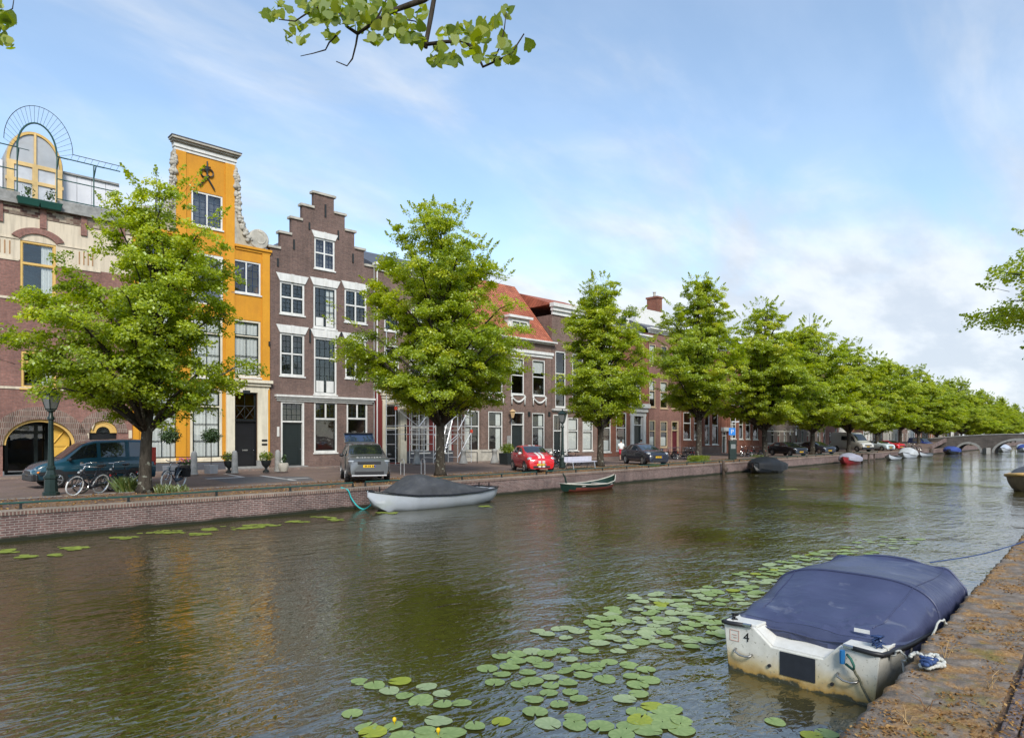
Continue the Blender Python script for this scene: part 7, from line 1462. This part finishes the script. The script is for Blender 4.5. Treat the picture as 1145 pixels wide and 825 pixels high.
for px, py, lb in ((256, 528.6, 'black urn with trailing yellow green plant left of the black door'), (297.5, 527.8, 'black urn with bushy yellow green plant right of the black door')):
    t = thing('planted_urn', lb, 'planter', at_z(px, py, .07), 0, 'urns beside the front door'); b = MB(); b.lathe([(.17, 0), (.17, .08), (.07, .16), (.07, .24), (.22, .40), (.27, .62), (.24, .64)], 12); o = b.build('urn', IRON, t); sharp(o); blob_leaves('foliage', (0, 0, .86), (.42, .4, .28), 500, .09, LEAFY, px + 1, t, hollow=.2)
t = thing('planted_pot', 'whitish round pot with sparse plant left of the dark green door', 'planter', at_z(317, 527, .07), 0); b = MB(); b.lathe([(.20, 0), (.27, .2), (.27, .42), (.23, .48), (.20, .46)], 14); o = b.build('pot', STONE, t); sharp(o); blob_leaves('foliage', (0, 0, .72), (.22, .22, .3), 160, .08, LEAFD, 5, t, hollow=.1)
t = thing('planter', 'tall dark planter with bushy yellow green shrub left of the red car', 'planter', at_z(567.5, 518.5, .07), 0); b = MB(); b.prism([(-.42, 0), (.42, 0), (.5, .78), (-.5, .78)], -.4, .4); b.build('tub', IRON, t, bevel=.01); blob_leaves('foliage', (0, 0, 1.05), (.62, .55, .42), 900, .11, LEAFY, 77, t, (.45, .2), .3)
t = thing('flower_tub', 'tub of pink and white flowers between bicycle panniers and bollard', 'planter', at_z(210, 529.8, .07), 0); b = MB(); b.lathe([(.3, 0), (.38, .42), (.36, .44)], 12); b.build('tub', IRON, t); blob_leaves('foliage', (0, 0, .58), (.48, .4, .22), 400, .08, LEAFD, 31, t, hollow=.1)
b = MB(); rs_ = random.Random(2)
PINKM = M('pink_petals', (.60, .16, .30), .7, .3, 30)
for i in range(40): a, r = rs_.uniform(0, 6.28), rs_.uniform(0, .46); b.lathe([(.004, -.03), (.045, 0), (.03, .03), (.004, .03)], 6, (r * math.cos(a), r * math.sin(a) * .8, .68 + rs_.uniform(-.08, .14)))
b.build('blossoms', PINKM, t)
for i, (dx, lb) in enumerate(((-.42, 'green flower box with dry plant on the roof terrace edge, left one'), (.50, 'green flower box with reddish plant on the roof terrace edge, right one'))):
    cx, z = hA_pl; o_ = hA.o.location + FE * (cx + dx) + FN * (-.32) + Vector((0, 0, z - .62)); t = thing('flower_box', lb, 'flower box', o_, -FAN, 'flower boxes on the roof terrace'); b = MB(); b.loft([[(-.42, -.1, 0), (.42, -.1, 0), (.42, .1, 0), (-.42, .1, 0)], [(-.50, -.2, .36), (.50, -.2, .36), (.50, .2, .36), (-.50, .2, .36)]]); b.build('box', M('green_flower_box', (.012, .065, .05), .4, .1), t, bevel=.03); blob_leaves('foliage', (0, 0, .7), (.34, .2, .42), 130, .10, LEAFD, 91 + i, t, (.6, .3), .1)
def tuft(label, p, n, h, r, mat, seed, tint=.5):
    rs = np.random.RandomState(seed); a = rs.uniform(0, 6.28, n); q = r * np.sqrt(rs.rand(n)); hh = h * rs.uniform(.5, 1.1, n); lean = rs.normal(size=(n, 2)) * .28; b = MB()
    v = np.empty((n, 4, 3)); x, y = q * np.cos(a), q * np.sin(a); w = .012 + .012 * rs.rand(n)
    v[:, 0] = np.stack([x - w, y, 0 * x], 1); v[:, 1] = np.stack([x + w, y, 0 * x], 1); v[:, 2] = np.stack([x + lean[:, 0] * hh * .5 + w * .7, y + lean[:, 1] * hh * .5, hh * .6], 1); v[:, 3] = np.stack([x + lean[:, 0] * hh * 1.2, y + lean[:, 1] * hh * 1.2, hh], 1)
    me = bpy.data.meshes.new('weed_tuft'); me.vertices.add(n * 4); me.vertices.foreach_set('co', v.reshape(-1)); me.loops.add(n * 4); me.loops.foreach_set('vertex_index', np.arange(n * 4, dtype=np.int32)); me.polygons.add(n); me.polygons.foreach_set('loop_start', np.arange(0, n * 4, 4, dtype=np.int32)); me.polygons.foreach_set('loop_total', np.full(n, 4, dtype=np.int32)); at = me.attributes.new('tint', 'FLOAT', 'POINT'); at.data.foreach_set('value', np.repeat(np.clip(rs.normal(tint, .2, n), 0, 1), 4).astype(np.float32)); me.materials.append(mat); me.update(calc_edges=True)
    o = link(me, 'weed_tuft'); o.location = p; return tag(o, label, 'weed', 'weeds along the quay')
tuft('tall grassy weed clump at the left foot of the nearest linden', at_z(140, 549.5), 330, .55, .30, GRASSM, 1, .6); tuft('pale green weed clump in front of the panniers bicycle wheel', at_z(184, 550.5), 160, .32, .34, GRASSM, 2, .8); tuft('small weed clump under the rail right of the nearest linden', at_z(199, 549), 120, .25, .4, GRASSM, 3, .7); tuft('small grass clump beside the dark hatchback bumper', at_z(732, 521.5), 120, .22, .4, GRASSM, 4, .5); tuft('grass clump on the wall top behind the black covered boat', at_z(846, 511), 160, .3, .7, GRASSM, 5, .7)
t = thing('hedge', 'low clipped yellow green hedge around the foot of a linden', 'hedge', at_z(781, 516.8), 0); rs = np.random.RandomState(4); n = 1800; P = rs.uniform(-1, 1, (n, 3)) * np.array([.95, .55, .26]) + np.array([0, 0, .27]); link(leaf_mesh('foliage', P, rs.normal(size=(n, 3)) + np.array([0, 0, .7]), rs.uniform(.06, .12, n), rs.normal(.6, .2, n), LEAFY, rs), 'foliage', t); MB().tube([(-.8, 0, .08), (.8, 0, .08)], .03, 4).build('stems', BARK, t)
# ---------------------------------------------------------------- posts and jetties in the water
WOOD = M('wet_wood', (.085, .06, .045), .8, .3, 5, bump=.01)
p = at_y(809, 530, 21.85); b = MB(); b.tube([(0, 0, -1.6), (.02, 0, .0), (-.04, .02, .22)], [.12, .12, .09], 8); b.lathe([(.05, -.25), (.17, -.1), (.19, .1), (.08, .3)], 10, (.06, -.12, -.45)); o = b.build('mooring_post', WOOD, None, True); o.location = (p.x, 21.85, 0); tag(o, 'dark mooring post with old fender at the quay wall left of the black boat', 'mooring post', 'mooring posts')
p = at_y(1041, 515, 20.6); b = MB(); [b.tube([(x, y, -1.6), (x, y, .2)], .16, 8) for x, y in ((0, 0),)]; b.box(-.7, .7, -.15, .15, -.75, .12); o = b.build('mooring_post', WOOD); o.location = (p.x, 20.6, 0); tag(o, 'brown timber dolphin beside the long white open boat', 'mooring post', 'mooring posts')
t = thing('jetty', 'small dark landing stage of posts and one plank right of the lilac boat', 'jetty', (at_y(968, 520, 20.9).x, 20.9, 0), 0)
for x, y in ((-1.2, -.6), (1.2, -.6), (-1.2, .7), (1.2, .7)): MB().tube([(x, y, -1.6), (x, y, .06)], .09, 6).build('post', WOOD, t)
MB().box(-1.5, 1.5, -.8, .9, .062, .12).build('deck', WOOD, t); b = MB(); b.tube([(-1.2, -.6, -.55), (1.2, -.6, -.55)], .05, 5); b.build('crossbeam', WOOD, t)
# ---------------------------------------------------------------- lily pads
PADM = [leafmat(n, [c0, c1], .12, .10) for n, c0, c1 in (('lily_pad_green', (.20, .28, .08), (.32, .40, .14)), ('lily_pad_pale', (.28, .35, .16), (.40, .45, .24)), ('lily_pad_yellow', (.24, .29, .02), (.40, .42, .03)))]
def padmesh(seed, mat):
    rs = random.Random(seed); n = 22; nt = R(rs.uniform(3, 8)); el = rs.uniform(.86, .98); rim = []
    for i in range(n + 1):
        a = nt + (2 * math.pi - 2 * nt) * i / n; r = 1 + .035 * math.sin(3 * a + seed) + .02 * math.sin(9 * a + seed); rim.append((r * math.cos(a), r * el * math.sin(a), .03 * math.sin(2 * a + seed) + .025 + (.05 if rs.random() < .10 else 0)))
    mid = [(x * .6, y * .6, .012) for x, y, z in rim]; v = [(.25, 0, .008)] + mid + rim; f = [(0, i + 1, i + 2) for i in range(n)] + [(i + 1, i + n + 2, i + n + 3, i + 2) for i in range(n)]
    me = bpy.data.meshes.new('lily_pad'); me.from_pydata(v, [], f); me.materials.append(mat); at = me.attributes.new('tint', 'FLOAT', 'POINT'); at.data.foreach_set('value', [rs.random() * .3 + .5 * (i % 3) / 2 for i in range(len(v))]); me.polygons.foreach_set('use_smooth', [True] * len(me.polygons)); me.update(); return me
pads = [padmesh(i, PADM[0]) for i in range(5)] + [padmesh(i + 9, PADM[1]) for i in range(4)] + [padmesh(20, PADM[2])]
zoomed = [(103, 290), (140, 300), (180, 314), (208, 288), (220, 327), (265, 341), (280, 303), (320, 322), (322, 350), (372, 347), (80, 375), (118, 412), (135, 424), (190, 408), (310, 395), (275, 420), (345, 427), (408, 408), (478, 396), (462, 292), (480, 270), (442, 255), (478, 222), (520, 217), (518, 235), (565, 232), (600, 215), (640, 208), (548, 265), (560, 288), (525, 297), (610, 278), (648, 260), (660, 230), (697, 272), (735, 245), (765, 238), (755, 283), (655, 292), (605, 320), (662, 317), (565, 337), (632, 350), (685, 335), (568, 370), (603, 402), (673, 385), (675, 405), (745, 408), (815, 408), (808, 336), (842, 298), (872, 285), (825, 275), (820, 247), (865, 258), (712, 207), (790, 209), (822, 197), (770, 172), (740, 187), (575, 155), (600, 163), (630, 150), (655, 147), (680, 155), (650, 173), (725, 117), (750, 122), (780, 120), (720, 132), (755, 138), (773, 95), (780, 105), (210, 437), (285, 432), (905, 380), (870, 420), (800, 432), (690, 250), (845, 322), (838, 370), (880, 355), (720, 255), (590, 245), (560, 210), (500, 250), (610, 300)]
rs = random.Random(77); PL = [(360 + a / 2.385, 640 + c / 2.385) for a, c in zoomed]
def fill(poly, n):
    xs = [p[0] for p in poly]; ys = [p[1] for p in poly]; k = 0
    while k < n:
        x, y = rs.uniform(min(xs), max(xs)), rs.uniform(min(ys), max(ys)); ins = False; j = len(poly) - 1
        for i in range(len(poly)):
            if (poly[i][1] > y) != (poly[j][1] > y) and x < (poly[j][0] - poly[i][0]) * (y - poly[i][1]) / (poly[j][1] - poly[i][1]) + poly[i][0]: ins = not ins
            j = i
        if ins: PL.append((x, y)); k += 1
fill([(690, 680), (740, 668), (800, 690), (812, 715), (760, 725), (680, 722), (655, 705)], 110); fill([(700, 665), (760, 660), (780, 680), (720, 685)], 30); fill([(770, 655), (830, 645), (850, 665), (830, 682), (785, 675)], 45); fill([(820, 640), (930, 612), (960, 618), (880, 640), (850, 655)], 60)
fill([(930, 610), (1010, 596), (1040, 603), (960, 622)], 30); fill([(795, 690), (830, 688), (828, 705), (800, 715)], 6); fill([(850, 803), (880, 806), (880, 812), (850, 810)], 2); fill([(905, 818), (935, 820), (935, 824), (905, 824)], 2); fill([(690, 800), (760, 790), (790, 812), (720, 824)], 12)
placed = []
for i, (px, py) in enumerate(PL):
    p = at_z(px, py, WATER + .006 + .0011 * (i % 9)); r = rs.uniform(.10, .145)
    if i >= len(zoomed) and any((p.x - q[0]) ** 2 + (p.y - q[1]) ** 2 < (.62 * (r + q[2])) ** 2 for q in placed): continue
    placed.append((p.x, p.y, r)); k = rs.choice((0, 1, 2, 3, 4, 0, 2, 5, 6, 9)) if py > 730 else rs.choice((0, 1, 2, 5, 6, 7, 8, 5, 6, 9))
    if k == 9 and rs.random() < .55: k = 1
    o = link(pads[k], 'lily_pad'); o.location = p; o.scale = (r, r, .8 * r * 2.2 * .5); tl = 9 if rs.random() < .12 else 1.5; o.rotation_euler = (R(rs.uniform(-tl, tl)), R(rs.uniform(-tl, tl)), rs.uniform(0, 6.28)); tag(o, 'round notched green lily pad floating on the dark canal water', 'lily pad', 'lily pads floating in the canal')
YF = M('yellow_flower', (.75, .50, .01), .5, .1)
for px, py, lb in ((490, 820, 'yellow water lily bud at the lower picture edge'), (441, 808, 'yellow water lily bud above a pad at the lower left of the pads')):
    b = MB(); b.lathe([(.006, -.1), (.007, .01), (.018, .02), (.020, .035), (.018, .05), (.007, .058)], 9); o = b.build('water_lily_bud', YF, None, True); o.location = at_z(px, py, WATER + .02); tag(o, lb, 'flower', 'yellow water lily buds')
b = MB()                                      # thin floating weed along the far wall and between pads
WEED = M('floating_weed', (.20, .24, .03), .8, .35, 6)
for (px, py, rx, ry) in ((8, 616, 9, 1.6), (30, 622, 12, 1.2), (80, 613, 16, 2.2), (62, 620, 5, 1), (140, 601, 10, 1.5), (190, 595, 22, 1.6), (225, 597, 14, 1.2), (270, 590, 30, 1.9), (295, 587, 20, 1.3), (330, 583, 10, .8), (362, 578, 14, 1.1), (375, 581, 8, .8), (232, 592, 8, .9), (428, 573, 5, .6), (438, 573.5, 5, .7), (542, 566, 4, .6), (880, 547, 20, .8), (910, 524, 6, .5)):
    c = at_z(px, py, WATER + .004); a = (at_z(px + rx, py, WATER) - at_z(px, py, WATER)); d = (at_z(px, py + ry, WATER) - at_z(px, py, WATER))
    for k in range(26):
        u, v = rs.gauss(0, .5), rs.gauss(0, .5); q = c + a * u + d * v; s = rs.uniform(.05, .16); n = 7; b.poly([(q.x + s * math.cos(i * 6.283 / n) * rs.uniform(.7, 1.1), q.y + s * math.sin(i * 6.283 / n) * rs.uniform(.7, 1.1), WATER + .004 + .0004 * k) for i in range(n)])
tag(b.build('floating_weed', WEED, fix=False), 'yellow green weed floating along the far quay wall', None, None, 'stuff')
# ---------------------------------------------------------------- litter of dry leaves
DRY = leafmat('dry_leaves', [(.10, .045, .015), (.24, .115, .03), (.42, .26, .10)], .15, .03)
rs2 = np.random.RandomState(9); n = 9000; x = 4.4 + 14 * rs2.rand(n) ** 1.5; y = .42 + .9 * rs2.rand(n)
dens = np.sin(x * 2.1 + y * 3) + np.sin(x * 5.3 - y * 7 + 1) + .8 * np.sin(y * 17 + x) + 1.2 * (y < .75); k = dens + rs2.normal(0, .5, n) > .45; x, y = x[k], y[k]; n = len(x); z = np.array([.026 + hn(a, c) if c > .6 else .022 for a, c in zip(x, y)]) + .008 * rs2.rand(n)
N = rs2.normal(size=(n, 3)) * .4 + np.array([0, 0, 1]); o = link(leaf_mesh('leaf_litter', np.stack([x, y, z], 1), N, rs2.uniform(.010, .034, n), rs2.normal(.5, .25, n), DRY, rs2), 'leaf_litter'); tag(o, 'dry brown leaf scraps strewn over the mossy ledge', None, None, 'stuff')
n = 15000; x = rs2.uniform(-2, 60, n); y = QY + .3 + (26.2 - QY) * rs2.rand(n) ** 1.2; N = rs2.normal(size=(n, 3)) * .35 + np.array([0, 0, 1]); o = link(leaf_mesh('fallen_leaves', np.stack([x, y, .012 + .02 * rs2.rand(n)], 1), N, rs2.uniform(.03, .075, n), rs2.normal(.6, .25, n), DRY, rs2), 'fallen_leaves'); tag(o, 'fallen leaves scattered over the far quay verge', None, None, 'stuff')
for i, (px, py, lb) in enumerate(((1036, 795, 'dry brown stalk standing in the ledge moss near the picture corner'), (1014, 810, 'thin straw coloured grass curl on the near end of the ledge'), (1106, 770, 'dry yellow grass stalk on the ledge beside the pavers'), (1058, 735, 'pale dry weed stalk beside the rope tangle'))):
    rr = random.Random(i + 3); b = MB()
    for q in range(4): a = rr.uniform(0, 6.28); L_ = rr.uniform(.08, .2); b.tube([(rr.uniform(-.02, .02), rr.uniform(-.02, .02), 0), (.3 * L_ * math.cos(a), .3 * L_ * math.sin(a), L_ * .6), (.9 * L_ * math.cos(a), .9 * L_ * math.sin(a), L_ * .8)], [.004, .003, .0015], 4)
    o = b.build('dry_stalk', M('straw', (.38, .25, .12), .9, .2) if i != 0 else WOODD); o.location = at_z(px, py, .02); tag(o, lb, 'weed', 'dry weeds on the ledge')
